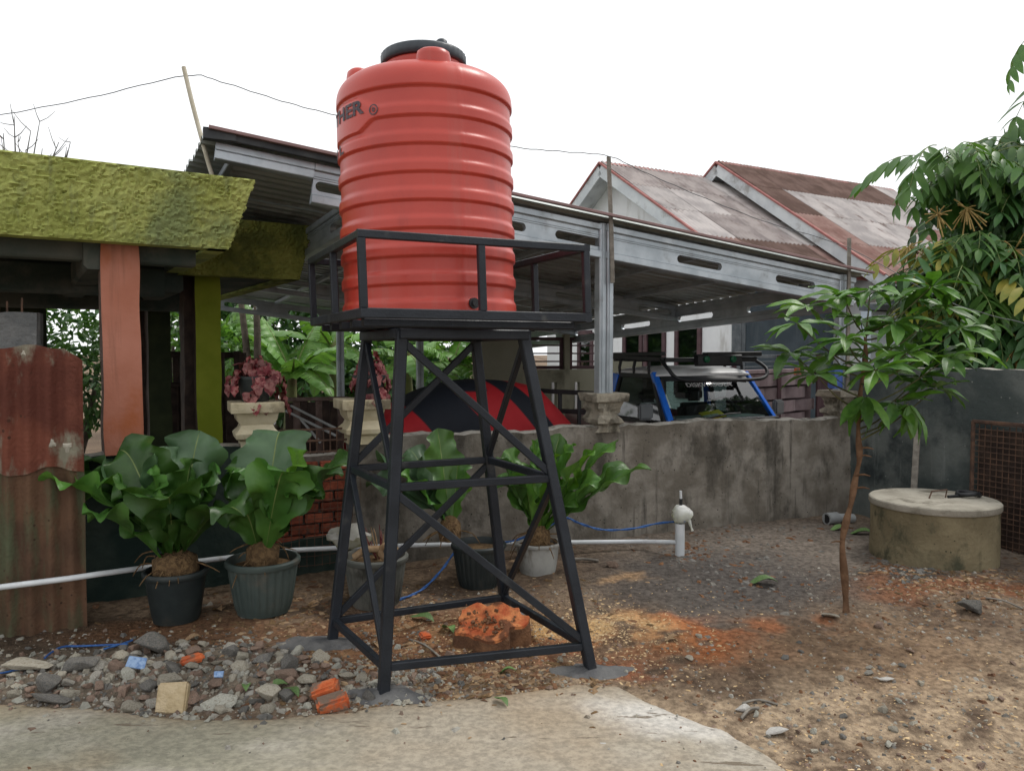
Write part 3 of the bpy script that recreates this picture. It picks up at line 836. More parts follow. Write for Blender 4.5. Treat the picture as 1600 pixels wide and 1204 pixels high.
for k, (rx, ry) in {'F': (0.24, 0.10), 'L': (0.27, 0.15), 'R': (0.26, 0.10), 'B': (0.13, 0.09)}.items():
    c = LP(k, FEET[k].z); c.z = hz(c.x, c.y)
    off = {'L': (-0.06, -0.04), 'F': (0.02, 0.0), 'R': (0.0, 0.0), 'B': (0, 0)}[k]
    mb = MB(); n, rings = 36, 7
    vs = []
    for i in range(rings):
        t = i / (rings - 1)
        for j in range(n):
            a = 2 * math.pi * j / n
            rr = t * (1 + 0.35 * (float(vn(math.cos(a) * 2 + 9, math.sin(a) * 2 + ord(k), 95)) - 0.5))
            x = c.x + off[0] + rx * rr * math.cos(a); y = c.y + off[1] + ry * rr * math.sin(a)
            z = hz(x, y) + 0.035 * (1 - t ** 1.6) - 0.012 * t + 0.008 * (float(vn(x * 40, y * 40, 96)) - 0.5)
            vs.append(Vector((x, y, z)))
    fs = [(i * n + j, i * n + (j + 1) % n, (i + 1) * n + (j + 1) % n, (i + 1) * n + j) for i in range(rings - 1) for j in range(n)]
    mb.add(vs, [f[::-1] for f in fs])
    me_loc = c
    mb.thing('cement_footing', MAT['cement'], me_loc, FOOTLAB[k], 'cement patch', 'cement footings of the tank stand', smooth=180)

# ================================================================== WATER TANK
ZB = 1.757
tank = root('water_tank', (-0.428, 4.062, ZB), 'tall ribbed red-orange plastic water tank with a dark screw lid', 'water tank')
RO, RI = 0.452, 0.4405
bands = [(2.774 - 0.130 * k, 2.701 - 0.130 * k) for k in range(8)]
ZD, ZN = 2.842, 3.012


def tank_r(z, a):
    """radius of the shell at world height z and azimuth a from the front, negative to the left"""
    if z > ZD:
        t = min(1, (z - ZD) / (ZN - ZD))
        return 0.20 + (RO - 0.20) * (1 - t ** 3.0) ** (1 / 2.2)
    r = RI
    pan = float(sstep(-25, -40, math.degrees(a))) * float(sstep(-158, -140, math.degrees(a)))
    for i, (zt, zb) in enumerate(bands):
        if i == 0: zt += 0.055 * pan; zb -= 0.05 * pan
        if i == 7: zb = 1.70
        u = min(max((zt - z) / 0.030, 0), 1) * min(max((z - zb) / 0.004, 0), 1)
        r = max(r, RI + (RO - RI) * (u * u * (3 - 2 * u)))
    u = min(max((z - 2.835) / 0.006, 0), 1)
    r = max(r, RI + (RO - RI) * u)
    if z < ZB + 0.03:
        q = (ZB + 0.03 - z) / 0.03; r -= 0.02 * q * q
    return r


zs = [ZB]
while zs[-1] < ZD: zs.append(zs[-1] + 0.0052)
zs = [z for z in zs if z < ZD] + [ZD + (ZN - ZD) * (1 - (1 - i / 26) ** 1.7) for i in range(27)]
NA = 220
Vt = np.zeros((len(zs), NA, 3)); seam = R(28)
for i, z in enumerate(zs):
    base = [tank_r(z, 0.0)] * NA
    for j in range(NA):
        a = -math.pi + 2 * math.pi * j / NA
        r = tank_r(z, a) if (2.6 < z < 2.87) else base[0]
        r += 0.0022 * math.exp(-((a - seam) / 0.016) ** 2)
        Vt[i, j] = (r * math.sin(a), -r * math.cos(a), z - ZB)
mb = MB(); nz_ = len(zs)
vs = [Vector(v) for v in Vt.reshape(-1, 3)]
fs = [(i * NA + j, i * NA + (j + 1) % NA, (i + 1) * NA + (j + 1) % NA, (i + 1) * NA + j) for i in range(nz_ - 1) for j in range(NA)]
fs += [tuple(range(NA - 1, -1, -1)), tuple((nz_ - 1) * NA + j for j in range(NA))]
mb.add(vs, fs)
mb.local('shell', MAT['red_plastic'], tank, 180)
mb = MB(); mb.lathe([(0.215, 2.97 - ZB), (0.205, 3.0 - ZB), (0.20, 3.05 - ZB), (0.206, 3.065 - ZB), (0.2, 3.085 - ZB)], n=64)
mb.local('neck', MAT['red_plastic'], tank, 60)
mb = MB(); mb.lathe([(0.212, 3.078 - ZB), (0.219, 3.083 - ZB), (0.219, 3.128 - ZB), (0.212, 3.137 - ZB), (0.16, 3.145 - ZB), (0.06, 3.148 - ZB), (0.001, 3.148 - ZB)], n=72, fn=lambda r, z, a: r + (0.002 * math.cos(36 * a) if r > 0.215 else 0))
lid = mb.local('lid', MAT['lid'], tank, 60)
for a in (-50, 70, 190):
    mb = MB(); mb.lathe([(0.03, 3.13 - ZB), (0.028, 3.16 - ZB), (0.02, 3.168 - ZB), (0.001, 3.17 - ZB)], (0.165 * math.cos(R(a)), 0.165 * math.sin(R(a)), 0), n=14)
    mb.local('knob', MAT['lid'], lid, 50)
for ang in (14, -78, 118, -160):
    a = R(ang); c = Vector((0.335 * math.sin(a), -0.335 * math.cos(a), 0))
    rad = Vector((math.sin(a), -math.cos(a), 0)); tanv = Vector((math.cos(a), math.sin(a), 0))
    mb = MB(); n = 28; prof = [(1.12, 2.88), (1.02, 2.96), (0.97, 3.01), (0.9, 3.03), (0.7, 3.041), (0.3, 3.045), (0.01, 3.045)]
    vs = []
    for s_, z in prof:
        for j in range(n):
            t = 2 * math.pi * j / n
            vs.append(c + tanv * (0.085 * s_ * math.cos(t)) + rad * (0.062 * s_ * math.sin(t)) + Vector((0, 0, z - ZB)))
    fs = [(i * n + j, i * n + (j + 1) % n, (i + 1) * n + (j + 1) % n, (i + 1) * n + j) for i in range(len(prof) - 1) for j in range(n)]
    mb.add(vs, fs); mb.local('lifting_lug', MAT['red_plastic'], tank, 50)
a = R(33); c = Vector((RO * math.sin(a), -RO * math.cos(a), 1.83 - ZB)); rad = Vector((math.sin(a), -math.cos(a), 0))
mb = MB(); mb.tube([c - rad * 0.02, c + rad * 0.012], 0.026, 20); mb.tube([c + rad * 0.012, c + rad * 0.024], 0.016, 16)
mb.local('outlet', MAT['black'], tank, 50)


def text_mesh(txt, size, offset=0.0):
    cu = bpy.data.curves.new('lettering', 'FONT'); cu.body = txt; cu.size = size; cu.offset = offset; cu.align_x = 'LEFT'
    ob = bpy.data.objects.new('lettering', cu); COL.objects.link(ob)
    dg = bpy.context.evaluated_depsgraph_get(); dg.update()
    me = bpy.data.meshes.new_from_object(ob.evaluated_get(dg))
    bpy.data.objects.remove(ob, do_unlink=True)
    vs = [v.co.copy() for v in me.vertices]; fs = [tuple(p.vertices) for p in me.polygons]
    bpy.data.meshes.remove(me)
    return vs, fs


def wrap_text(txt, size, deg0, deg1, z, hgt):
    vs, fs = text_mesh(txt, size, size * 0.035)
    x0, x1 = min(v.x for v in vs), max(v.x for v in vs); y0, y1 = min(v.y for v in vs), max(v.y for v in vs)
    mb = MB(); o_ = []
    for v in vs:
        a = R(deg0 + (deg1 - deg0) * (v.x - x0) / (x1 - x0)); zz = z - hgt / 2 + hgt * (v.y - y0) / (y1 - y0)
        r = RO + 0.0032
        o_.append(Vector((r * math.sin(a), -r * math.cos(a), zz - ZB)))
    mb.add(o_, fs); mb.local('lettering', MAT['print'], tank)


wrap_text('THER', 0.1, -74, -33, 2.768, 0.066)
wrap_text('00 L', 0.1, -86, -56, 2.607, 0.05)
mb = MB(); a0 = -26
for rr, w_ in ((0.022, 0.006), (0.007, 0.006)):
    n = 24; vs = []
    for q in (rr - w_ / 2, rr + w_ / 2):
        for j in range(n):
            t = 2 * math.pi * j / n; a = R(a0) + q * math.cos(t) / RO; r = RO + 0.003
            vs.append(Vector((r * math.sin(a), -r * math.cos(a), 2.742 + q * math.sin(t) - ZB)))
    mb.add(vs, [(j, (j + 1) % n, n + (j + 1) % n, n + j) for j in range(n)])
mb.local('emblem', MAT['print'], tank)
tank.rotation_euler = (0, R(-1.3), 0)

# ================================================================== STUMP
c = gnd(765, 1000); mb = MB(); n = 64; rings = [(1.03, -0.03), (1.05, 0.03), (1.0, 0.10), (1.0, 0.115), (0.86, 0.12), (0.6, 0.115), (0.3, 0.12), (0.02, 0.12)]
lob = lambda a: 1 + 0.11 * math.cos(5 * a + 0.6) + 0.06 * math.cos(8 * a + 2) + 0.05 * math.cos(3 * a) + 0.03 * math.cos(13 * a)
vs = []
for i, (s_, z) in enumerate(rings):
    for j in range(n):
        a = 2 * math.pi * j / n; r = s_ * (lob(a) if i < 6 else 1 + 0.5 * (lob(a) - 1))
        x = 0.185 * r * math.cos(a); y = 0.15 * r * math.sin(a)
        tilt = 0.32 * y + 0.08 * x
        vs.append(c + Vector((x, y, z + (tilt + 0.05 * (float(fbm(x * 13, y * 13, 3)) - 0.5) if i > 1 else 0))))
fs = [(i * n + j, i * n + (j + 1) % n, (i + 1) * n + (j + 1) % n, (i + 1) * n + j) for i in range(len(rings) - 1) for j in range(n)]
st = root('tree_stump', c, 'freshly cut orange tree stump with a lobed edge beneath the tank stand', 'stump')
mb.add(vs, fs); mb.m = [1 if i < 2 * n else 0 for i in range(len(fs))]
mb.part('stump_wood', [MAT['wood_cut'], MAT['wood_bark']], st, 45)
mb = MB()
for i in range(60):
    x, y = random.gauss(-0.02, 0.07), random.gauss(-0.03, 0.04)
    s_ = random.uniform(0.005, 0.014)
    mb.box(c + Vector((x, y, 0.118 + 0.32 * y + random.uniform(0, 0.012))), (s_ * 1.6, s_, s_), random.random() * 3, rot=Quaternion(Vector((random.random(), random.random(), 1)), random.random() * 3).to_matrix())
o = mb.part('soil_crumbs', MAT['wood_bark'], st); o['kind'] = 'stuff'

# ================================================================== WELL
c = Vector((3.19, 5.78, 0)); zg = hz(c.x, c.y)
well = root('well_ring', (c.x, c.y, zg), 'round concrete well ring with a flat concrete lid', 'well')
mb = MB(); nA = 96
pr = [(0.437, -0.15)] + [(0.437 - 0.006 * i / 12, 0.44 * i / 12 - 0.03) for i in range(13)]
mb.lathe(pr, (c.x, c.y, zg), n=nA, fn=lambda r, z, a: r + 0.008 * (float(fbm(a * 3, z * 5, 4)) - 0.5) * 2)
mb.part('ring', MAT['well'], well, 50)
mb = MB()
mb.lathe([(0.40, 0.385), (0.442, 0.39), (0.447, 0.40), (0.446, 0.434), (0.438, 0.442)] + [(0.438 * (1 - i / 8), 0.443 + 0.004 * i / 8) for i in range(1, 8)] + [(0.002, 0.447)], (c.x, c.y, zg), n=nA, fn=lambda r, z, a: r * (1 + 0.010 * (float(vn(a * 9, 3, 8)) - 0.5)))
lid = mb.part('lid', MAT['well_lid'], well, 40)
tp = Vector((c.x, c.y, zg + 0.445))
mb = MB(); mb.tube([tp + Vector(v) for v in ((-0.05, -0.03, 0), (-0.03, -0.03, 0.055), (0.10, 0.0, 0.06), (0.09, 0.0, 0.0))], 0.006, 6)
mb.part('lifting_hook', MAT['old_steel'], lid, 40)
mb = MB(); pts = [tp + Vector((0.10 + 0.04 * i, -0.02 + 0.015 * i, 0.012)) for i in range(6)]
mb.tube(pts, [0.012] * 6, 7)
pts = [tp + Vector((0.28 + 0.08 * math.cos(t * 0.6), 0.03 + 0.06 * math.sin(t * 0.6), 0.018 + 0.004 * (t % 5))) for t in range(22)]
mb.tube(pts, 0.015, 7)
mb.thing('rope_coil', MAT['black'], tp + Vector((0.3, 0, 0)), 'black rope coiled on the lid of the well', 'rope', smooth=60)

# ================================================================== STANDPIPE + PIPES + ROPE
b = gnd(1062, 868)
pipe = root('standpipe', b, 'short white plastic pipe standing in the mud before the wall', 'pipe')
mb = MB(); mb.lathe([(0.036, -0.08), (0.036, 0.25), (0.033, 0.25), (0.033, 0.2)], b, 28, capt=False); mb.part('casing', MAT['pvc'], pipe, 40)
mb = MB(); mb.tube([b + Vector((0.003, 0, 0.2)), b + Vector((0.006, 0, 0.44))], 0.012, 12); mb.part('collar', MAT['black'], pipe, 40)
mb = MB(); mb.tube([b + Vector((0.005, 0, 0.44)), b + Vector((0.002, 0, 0.50))], 0.010, 12); mb.part('riser', MAT['pvc'], pipe, 40)
mb = MB(); n, k = 18, 10; vs = []
for i in range(k):
    t = i / (k - 1)
    for j in range(n):
        a = 2 * math.pi * j / n
        r = (0.035 + 0.042 * math.sin(math.pi * min(1, t * 1.02)) ** 0.8) * (1 + 0.35 * (float(vn(a * 4.2, t * 8, 12)) - 0.5))
        vs.append(b + Vector((r * math.cos(a) + 0.02 * math.sin(t * 3), r * 0.8 * math.sin(a), 0.255 + 0.135 * t)))
mb.add(vs, [(i * n + j, i * n + (j + 1) % n, (i + 1) * n + (j + 1) % n, (i + 1) * n + j) for i in range(k - 1) for j in range(n)] + [tuple(range(n - 1, -1, -1)), tuple((k - 1) * n + j for j in range(n))])
mb.tube([b + Vector(v) for v in ((0.045, -0.02, 0.31), (0.065, -0.03, 0.27), (0.08, -0.03, 0.225), (0.088, -0.03, 0.20))], [0.022, 0.014, 0.006, 0.010], 9)
mb.thing('plastic_bag', MAT['bag'], b + Vector((0, 0, 0.3)), 'white plastic bag tied over the top of the standpipe', 'bag', smooth=70)

pts = [at(-120, 931, 3.98), at(0, 917, 4.13), at(110, 903, 4.28), at(150, 897, 4.36), at(230, 886, 4.66), at(345, 872, 4.93), at(460, 859, 5.15), at(560, 854, 5.32), at(700, 850, 5.55), at(850, 847, 5.8), at(1000, 845.5, 5.98), b + Vector((-0.03, 0.0, 0.105))]
sm = []
for i in range(len(pts) - 1):
    for q in range(5): sm.append(pts[i].lerp(pts[i + 1], q / 5))
sm.append(pts[-1])
mb = MB(); mb.tube(sm, 0.0165, 10)
mb.thing('water_pipe', MAT['pvc'], sm[10], 'long thin white plastic water pipe running along the foot of the wall', 'pipe', smooth=60)
cp = gnd(1300, 818)
mb = MB(); mb.tube([cp + Vector((-0.06, -0.02, 0.05)), cp + Vector((0.05, 0.02, 0.05))], 0.055, 16); mb.tube([cp + Vector((0.05, 0.02, 0.05)), cp + Vector((0.22, 0.07, 0.035))], 0.042, 14)
mb.tube([cp + Vector((-0.062, -0.021, 0.05)), cp + Vector((-0.05, -0.018, 0.05))], 0.04, 14, m=1)
mb.thing('pipe_fitting', [MAT['pvc_grey'], MAT['black']], cp, 'grey plastic pipe fitting lying at the foot of the wall corner', 'pipe fitting', smooth=50)


def curve(pts, q=6):
    P = [Vector(p) for p in pts]; r = []
    for i in range(len(P) - 1):
        a, b_, c_, d = P[max(i - 1, 0)], P[i], P[i + 1], P[min(i + 2, len(P) - 1)]
        for k in range(q):
            t = k / q
            r.append(0.5 * ((2 * b_) + (c_ - a) * t + (2 * a - 5 * b_ + 4 * c_ - d) * t * t + (3 * b_ - a - 3 * c_ + d) * t ** 3))
    r.append(P[-1]); return r


rp = curve([b + Vector((0.03, -0.04, 0.275)), at(1030, 817, 5.95), at(985, 826, 5.9), at(940, 827, 5.85), at(905, 817, 5.75), at(882, 809, 5.55), at(850, 825, 5.45), at(800, 845, 5.35), at(740, 850, 5.25), at(715, 858, 5.1), at(690, 890, 5.0), at(660, 920, 4.95), gnd(625, 938) + Vector((0, 0, 0.01)), gnd(570, 950) + Vector((0, 0, 0.01))])
mb = MB()
for k in range(2):
    off = [Vector((0.004 * math.cos(i * 0.9 + k * math.pi), 0, 0.004 * math.sin(i * 0.9 + k * math.pi))) for i in range(len(rp))]
    mb.tube([p + o_ for p, o_ in zip(rp, off)], 0.0055, 6)
mb.thing('blue_rope', MAT['blue_rope'], rp[0], 'long twisted blue rope slung from the standpipe across the plant pots', 'rope', smooth=60)
for pxs, lab in (([(-40, 1062), (0, 1056), (36, 1048)], 'short blue rope end at the left edge of the rubble'), ([(70, 1032), (82, 1022), (100, 1014), (130, 1013), (200, 1010)], 'curved blue rope scrap lying on soil behind the rubble'), ([(162, 1018), (190, 1010), (207, 1004)], 'straight blue rope scrap beside the big dark rock')):
    pp = [gnd(*p) + Vector((0, 0, 0.015)) for p in pxs]
    mb = MB(); mb.tube(curve(pp), 0.0055, 6); mb.thing('rope_scrap', MAT['blue_rope'], pp[0], lab, 'rope', 'blue rope scraps', smooth=60)


# ================================================================== POTS
def pot(c, rim, h, m, label, ribs=24, base=0.72, lip=0.03, chip=0.0):
    r_ = root('plant_pot', c, label, 'plant pot', 'plant pots along the wall')
    mb = MB(); R_ = rim
    prof = [(R_ * base, 0), (R_ * base * 1.01, 0.01)] + [(R_ * (base + (0.95 - base) * (t / 8) ** 0.8), h * 0.9 * t / 8) for t in range(1, 9)]
    mb.lathe(prof, c, ribs * 6 if ribs else 64, fn=lambda r, z, a: r * (1 + ((0.017 if ribs else 0) * (1 if math.cos(ribs * a) > 0 else -1) * (1 if 0.02 < z < h * 0.86 else 0))), capt=False)
    mb.part('pot_body', m, r_, 40)
    mb = MB()
    fn = (lambda r, z, a: r) if not chip else (lambda r, z, a: r * (1 + 0.03 * math.cos(11 * a)))
    mb.lathe([(R_ * 0.93, h * 0.87), (R_ * 1.0, h * 0.88), (R_ * 1.03, h * 0.91), (R_ * 1.03, h * 0.97), (R_ * 0.99, h), (R_ * 0.93, h), (R_ * 0.90, h * 0.95), (R_ * 0.88, h * 0.8)], c, 64, capb=False, capt=False, fn=fn)
    mb.part('pot_rim', m, r_, 40)
    mb = MB(); mb.lathe([(R_ * 0.9, h * 0.84), (R_ * 0.6, h * 0.88), (R_ * 0.3, h * 0.9), (0.005, h * 0.91)], c, 24, capb=False)
    mb.part('potting_soil', MAT['root_ball'], r_, 60)
    return c + Vector((0, 0, h))


def leaf_geo(base, tip, width, lift, wave, phase, roll=0.0, obov=0.66, fold=0.16, nl=34, mats=(0, 1), curl=0.25):
    """large leaf: blade along a bent centre line, wavy margin, raised veins; returns MB"""
    base = Vector(base); tip = Vector(tip); d = tip - base; Ln = d.length
    ctrl = base + d * 0.55 + Vector((0, 0, lift * Ln))
    mb = MB(); S = [-1, -0.82, -0.6, -0.35, -0.12, -0.018, 0.018, 0.12, 0.35, 0.6, 0.82, 1]
    side0 = d.cross(Vector((0, 0, 1)))
    if side0.length < 0.05: side0 = Vector((1, 0, 0))
    side0.normalize()
    rows = []
    for i in range(nl + 1):
        t = i / nl
        p = base * (1 - t) ** 2 + ctrl * (2 * t * (1 - t)) + tip * t * t
        tg = ((ctrl - base) * (1 - t) + (tip - ctrl) * t).normalized()
        tw_ = max(0.0, t - 0.7)
        p = p + Vector((0, 0, -1)) * (curl * Ln * tw_ * tw_ * 3); tg = (tg + Vector((0, 0, -1)) * (curl * 6 * tw_)).normalized()
        sd = (Quaternion(tg, roll) @ side0); sd = (sd - tg * sd.dot(tg)).normalized(); nr = sd.cross(tg).normalized()
        # obovate outline
        if t < obov: wv = 0.06 + 0.94 * math.sin(0.5 * math.pi * (t / obov)) ** 1.25
        else: wv = max(0.02, math.cos(0.5 * math.pi * ((t - obov) / (1 - obov)) ** 1.6) ** 0.75)
        hw = width * 0.5 * wv
        row = []
        for s in S:
            e = abs(s) ** 2.2
            wob = wave * wv * e * math.sin(t * 17 + phase + (1.9 if s > 0 else 0)) + 0.45 * wave * wv * e * math.sin(t * 31 + phase * 2 + s)
            vein = 0.011 * math.sin((t - 0.25 * abs(s)) * 34) * abs(s) * (1 - abs(s)) * 4 * wv
            hs = hw * (1 + 0.10 * e * math.sin(t * 41 + phase * 3 + s * 2) + 0.17 * e * math.sin(t * 17 + phase + 1.2 + (1.9 if s > 0 else 0)))
            row.append(p + sd * (hs * s) + nr * (fold * hw * abs(s) + wob + vein - (0.006 if abs(s) < 0.05 else 0)))
        rows.append(row)
    nS = len(S)
    vs = [v for r in rows for v in r]; fs = []; mi = []
    for i in range(nl):
        for j in range(nS - 1):
            fs.append((i * nS + j, i * nS + j + 1, (i + 1) * nS + j + 1, (i + 1) * nS + j)); mi.append(mats[1] if j == 5 else mats[0])
    mb.add(vs, fs); mb.m = mi
    return mb


def big_plant(name, c, Y, leaves, label, seed, rball=0.12, balls=True, cat='plant'):
    rnd = random.Random(seed)
    r_ = root(name, c, label, cat, 'potted big-leaved plants')
    for (px, py, dY, w_, lift, mk, *rest) in leaves:
        tip = at(px, py, Y + dY)
        a = rnd.uniform(0, 6.28); bs = c + Vector((rnd.uniform(-0.03, 0.03), rnd.uniform(-0.03, 0.03), rnd.uniform(0.03, 0.08)))
        lf = leaf_geo(bs, tip, w_ * 1.15, lift, (rest[1] if len(rest) > 1 else 0.062) * rnd.uniform(0.8, 1.25) * (w_ / 0.28) ** 0.7, a, (rest[0] if rest else 0) + rnd.uniform(-0.45, 0.45), curl=rnd.uniform(0.05, 0.5))
        lf.part('leaf', [MAT[mk], MAT['midrib']], r_, 180)
    mb = MB()
    if balls:
        mb.lathe([(rball * 0.9, -0.03), (rball, 0.02), (rball * 0.9, 0.09), (rball * 0.5, 0.13), (0.01, 0.14)], c, 22, fn=lambda r, z, a: r * (1 + 0.35 * (float(vn(a * 3, z * 40, seed)) - 0.5)))
        mb.part('root_clump', MAT['root_ball'], r_, 70)
    mb = MB()
    for i in range(9):
        a = rnd.uniform(0, 6.28); r0 = rball * rnd.uniform(0.6, 1.0); ln = rnd.uniform(0.06, 0.17)
        p = c + Vector((r0 * math.cos(a), r0 * math.sin(a), rnd.uniform(0.02, 0.13)))
        q = p + Vector((math.cos(a) * ln * 0.7, math.sin(a) * ln * 0.7, rnd.uniform(-0.05, 0.0))); e = q + Vector((math.cos(a) * ln * 0.4, math.sin(a) * ln * 0.4, -rnd.uniform(0.02, 0.1)))
        mb.tube(curve([p, q, e], 3), [0.005, 0.005, 0.005, 0.004, 0.004, 0.003, 0.002], 5)
    o = mb.part('root_tangle', MAT['root_ball'], r_, 70); o['kind'] = 'stuff'


c1 = gnd(276, 966); t1 = pot(c1, 0.178, 0.30, MAT['pot_black'], 'black plastic pot nearest the rusty sheet, holding the widest plant', 0)
c2 = gnd(412, 953); t2 = pot(c2, 0.215, 0.325, MAT['pot_green'], 'dark green ribbed pot with thick rim, second from the rusty sheet', 26)
c3 = gnd(587, 942); t3 = pot(c3, 0.20, 0.31, MAT['pot_grey'], 'grimy grey ribbed pot with pale rim behind the front stand leg', 30)
c4 = gnd(748, 912); t4 = pot(c4, 0.18, 0.28, MAT['pot_black'], 'black pot behind the middle of the tank stand, under dangling roots', 28)
c5 = gnd(840, 893); t5 = pot(c5, 0.16, 0.22, MAT['pot_white'], 'whitish weathered pot with scalloped rim behind the back stand leg', 0, 0.78, chip=1)

D = 'leaf_a'; Pl = 'leaf_pale'; Br = 'leaf_bright'
Y1 = t1.y
big_plant('bird_nest_anthurium', t1 - Vector((0, 0, 0.03)), Y1, [
    (58, 748, -0.15, 0.26, 0.22, D), (74, 722, 0.1, 0.27, 0.2, D), (128, 696, 0.25, 0.28, 0.16, Pl), (185, 676, 0.12, 0.34, 0.06, D, -0.5), (258, 682, 0.2, 0.30, 0.02, Pl),
    (312, 662, 0.32, 0.30, 0.02, Pl), (128, 800, -0.35, 0.27, 0.25, D), (186, 752, -0.35, 0.30, 0.2, D), (262, 775, -0.45, 0.30, 0.35, D), (345, 715, 0.1, 0.34, 0.12, D, 0.3), (382, 792, -0.25, 0.30, 0.32, D, 0.3),
    (235, 720, -0.1, 0.30, 0.1, D), (330, 745, -0.2, 0.28, 0.2, D), (150, 735, -0.1, 0.28, 0.2, D), (300, 700, 0.05, 0.3, 0.05, D)],
    'sprawling dark green plant with wavy-edged leaves beside the rusty sheet', 5, 0.13)
Y2 = t2.y
big_plant('bird_nest_anthurium', t2 - Vector((0, 0, 0.03)), Y2, [
    (437, 648, 0.3, 0.38, 0.02, Pl, 0.0, 0.02), (478, 690, -0.02, 0.28, 0.05, Br, 0.2), (548, 704, -0.1, 0.26, 0.12, D), (537, 722, 0.15, 0.26, 0.14, D), (392, 706, 0.25, 0.32, 0.05, D),
    (445, 722, -0.42, 0.29, 0.14, D, -0.1), (372, 790, -0.3, 0.26, 0.35, D), (355, 716, 0.0, 0.30, 0.1, D), (495, 752, -0.2, 0.24, 0.2, D), (402, 728, -0.2, 0.28, 0.12, D), (410, 745, -0.1, 0.2, 0.1, Br), (468, 735, -0.3, 0.22, 0.15, D)],
    'upright big-leaved plant with one pale leaf and one bright leaf', 9, 0.10)
Y4 = t4.y
big_plant('bird_nest_anthurium', t4 + Vector((-0.20, 0.1, 0.02)), Y4 + 0.1, [
    (684, 664, 0.1, 0.25, 0.0, 'leaf_mid', 0.1, 0.03), (640, 690, 0.25, 0.25, 0.02, Pl), (590, 700, 0.3, 0.25, 0.08, Pl), (572, 742, 0.1, 0.22, 0.12, Pl), (625, 735, -0.1, 0.22, 0.1, D), (662, 700, 0.2, 0.25, 0.0, Pl), (716, 712, 0.1, 0.2, 0.04, 'leaf_mid')],
    'plant with a few broad upright leaves and bare roots, leaning over its pot', 13, 0.07, True)
Y5 = t5.y
big_plant('bird_nest_anthurium', t5 - Vector((0, 0, 0.02)), Y5, [
    (1018, 713, -0.05, 0.15, 0.06, 'leaf_mid'), (966, 676, 0.1, 0.17, 0.0, 'leaf_mid'), (985, 712, 0.2, 0.16, 0.03, 'leaf_mid'), (900, 672, -0.05, 0.17, 0.0, 'leaf_mid'), (875, 672, 0.2, 0.18, 0.0, 'leaf_mid'), (832, 668, 0.0, 0.18, 0.0, 'leaf_mid'),
    (790, 690, 0.15, 0.18, 0.02, 'leaf_mid'), (775, 700, -0.1, 0.17, 0.05, D), (780, 735, 0.15, 0.16, 0.1, D), (930, 690, 0.0, 0.17, 0.0, Br), (865, 690, -0.25, 0.17, 0.02, Br), (940, 735, -0.15, 0.16, 0.06, 'leaf_mid'), (815, 715, -0.2, 0.17, 0.05, 'leaf_mid'), (905, 715, -0.3, 0.16, 0.04, 'leaf_mid'), (850, 668, 0.25, 0.16, 0, D)],
    'rosette plant with many narrow yellow-green leaves against the plaster wall', 17, 0.09)

# dry things in the grimy pot
mb = MB()
for i in range(8):
    a = i * 0.8; mb.tube(curve([t3 + Vector((0.02, 0, -0.05)), t3 + Vector((0.05 * math.cos(a), 0.05 * math.sin(a), 0.08)), t3 + Vector((0.07 * math.cos(a) - 0.02, 0.07 * math.sin(a), 0.13 + 0.01 * i))], 4), [0.006, 0.006, 0.005, 0.005, 0.005, 0.004, 0.004, 0.003, 0.002], 5, m=i % 2)
mb.tube([t3 + Vector((0.09 + 0.05 * math.cos(t * 0.5), -0.05, 0.03 + 0.045 * math.sin(t * 0.5))) for t in range(13)], 0.018, 8, m=0)
mb.tube(curve([t3 + Vector(v) for v in ((-0.12, -0.06, 0.0), (-0.04, -0.07, 0.05), (0.05, -0.03, 0.04))], 4), 0.022, 8, m=0)
mb.thing('withered_plant', [MAT['dry_leaf'], MAT['begonia']], t3, 'withered stump with dry stalks in the grimy pot', 'plant', smooth=60)
mb = MB(); n, k = 16, 9; vs = []
cb_ = t3 + Vector((-0.13, 0.0, 0.03))
for i in range(k):
    t = i / (k - 1)
    for j in range(n):
        a = 2 * math.pi * j / n; r = (0.10 * math.sin(math.pi * (0.1 + 0.85 * t)) + 0.01) * (0.75 + 1.3 * (float(vn(a * 4 + 3, t * 9, 22)) - 0.5))
        vs.append(cb_ + Vector((0.09 - 0.25 * t + 0.5 * r * math.cos(a), r * 0.7 * math.sin(a + t), 0.05 + 0.06 * t + r * 0.7 * math.cos(a + 0.5))))
mb.add(vs, [(i * n + j, i * n + (j + 1) % n, (i + 1) * n + (j + 1) % n, (i + 1) * n + j) for i in range(k - 1) for j in range(n)])
mb.thing('plastic_film', MAT['film'], cb_, 'crumpled translucent plastic film on the rim of the grimy pot', 'plastic bag', smooth=70)


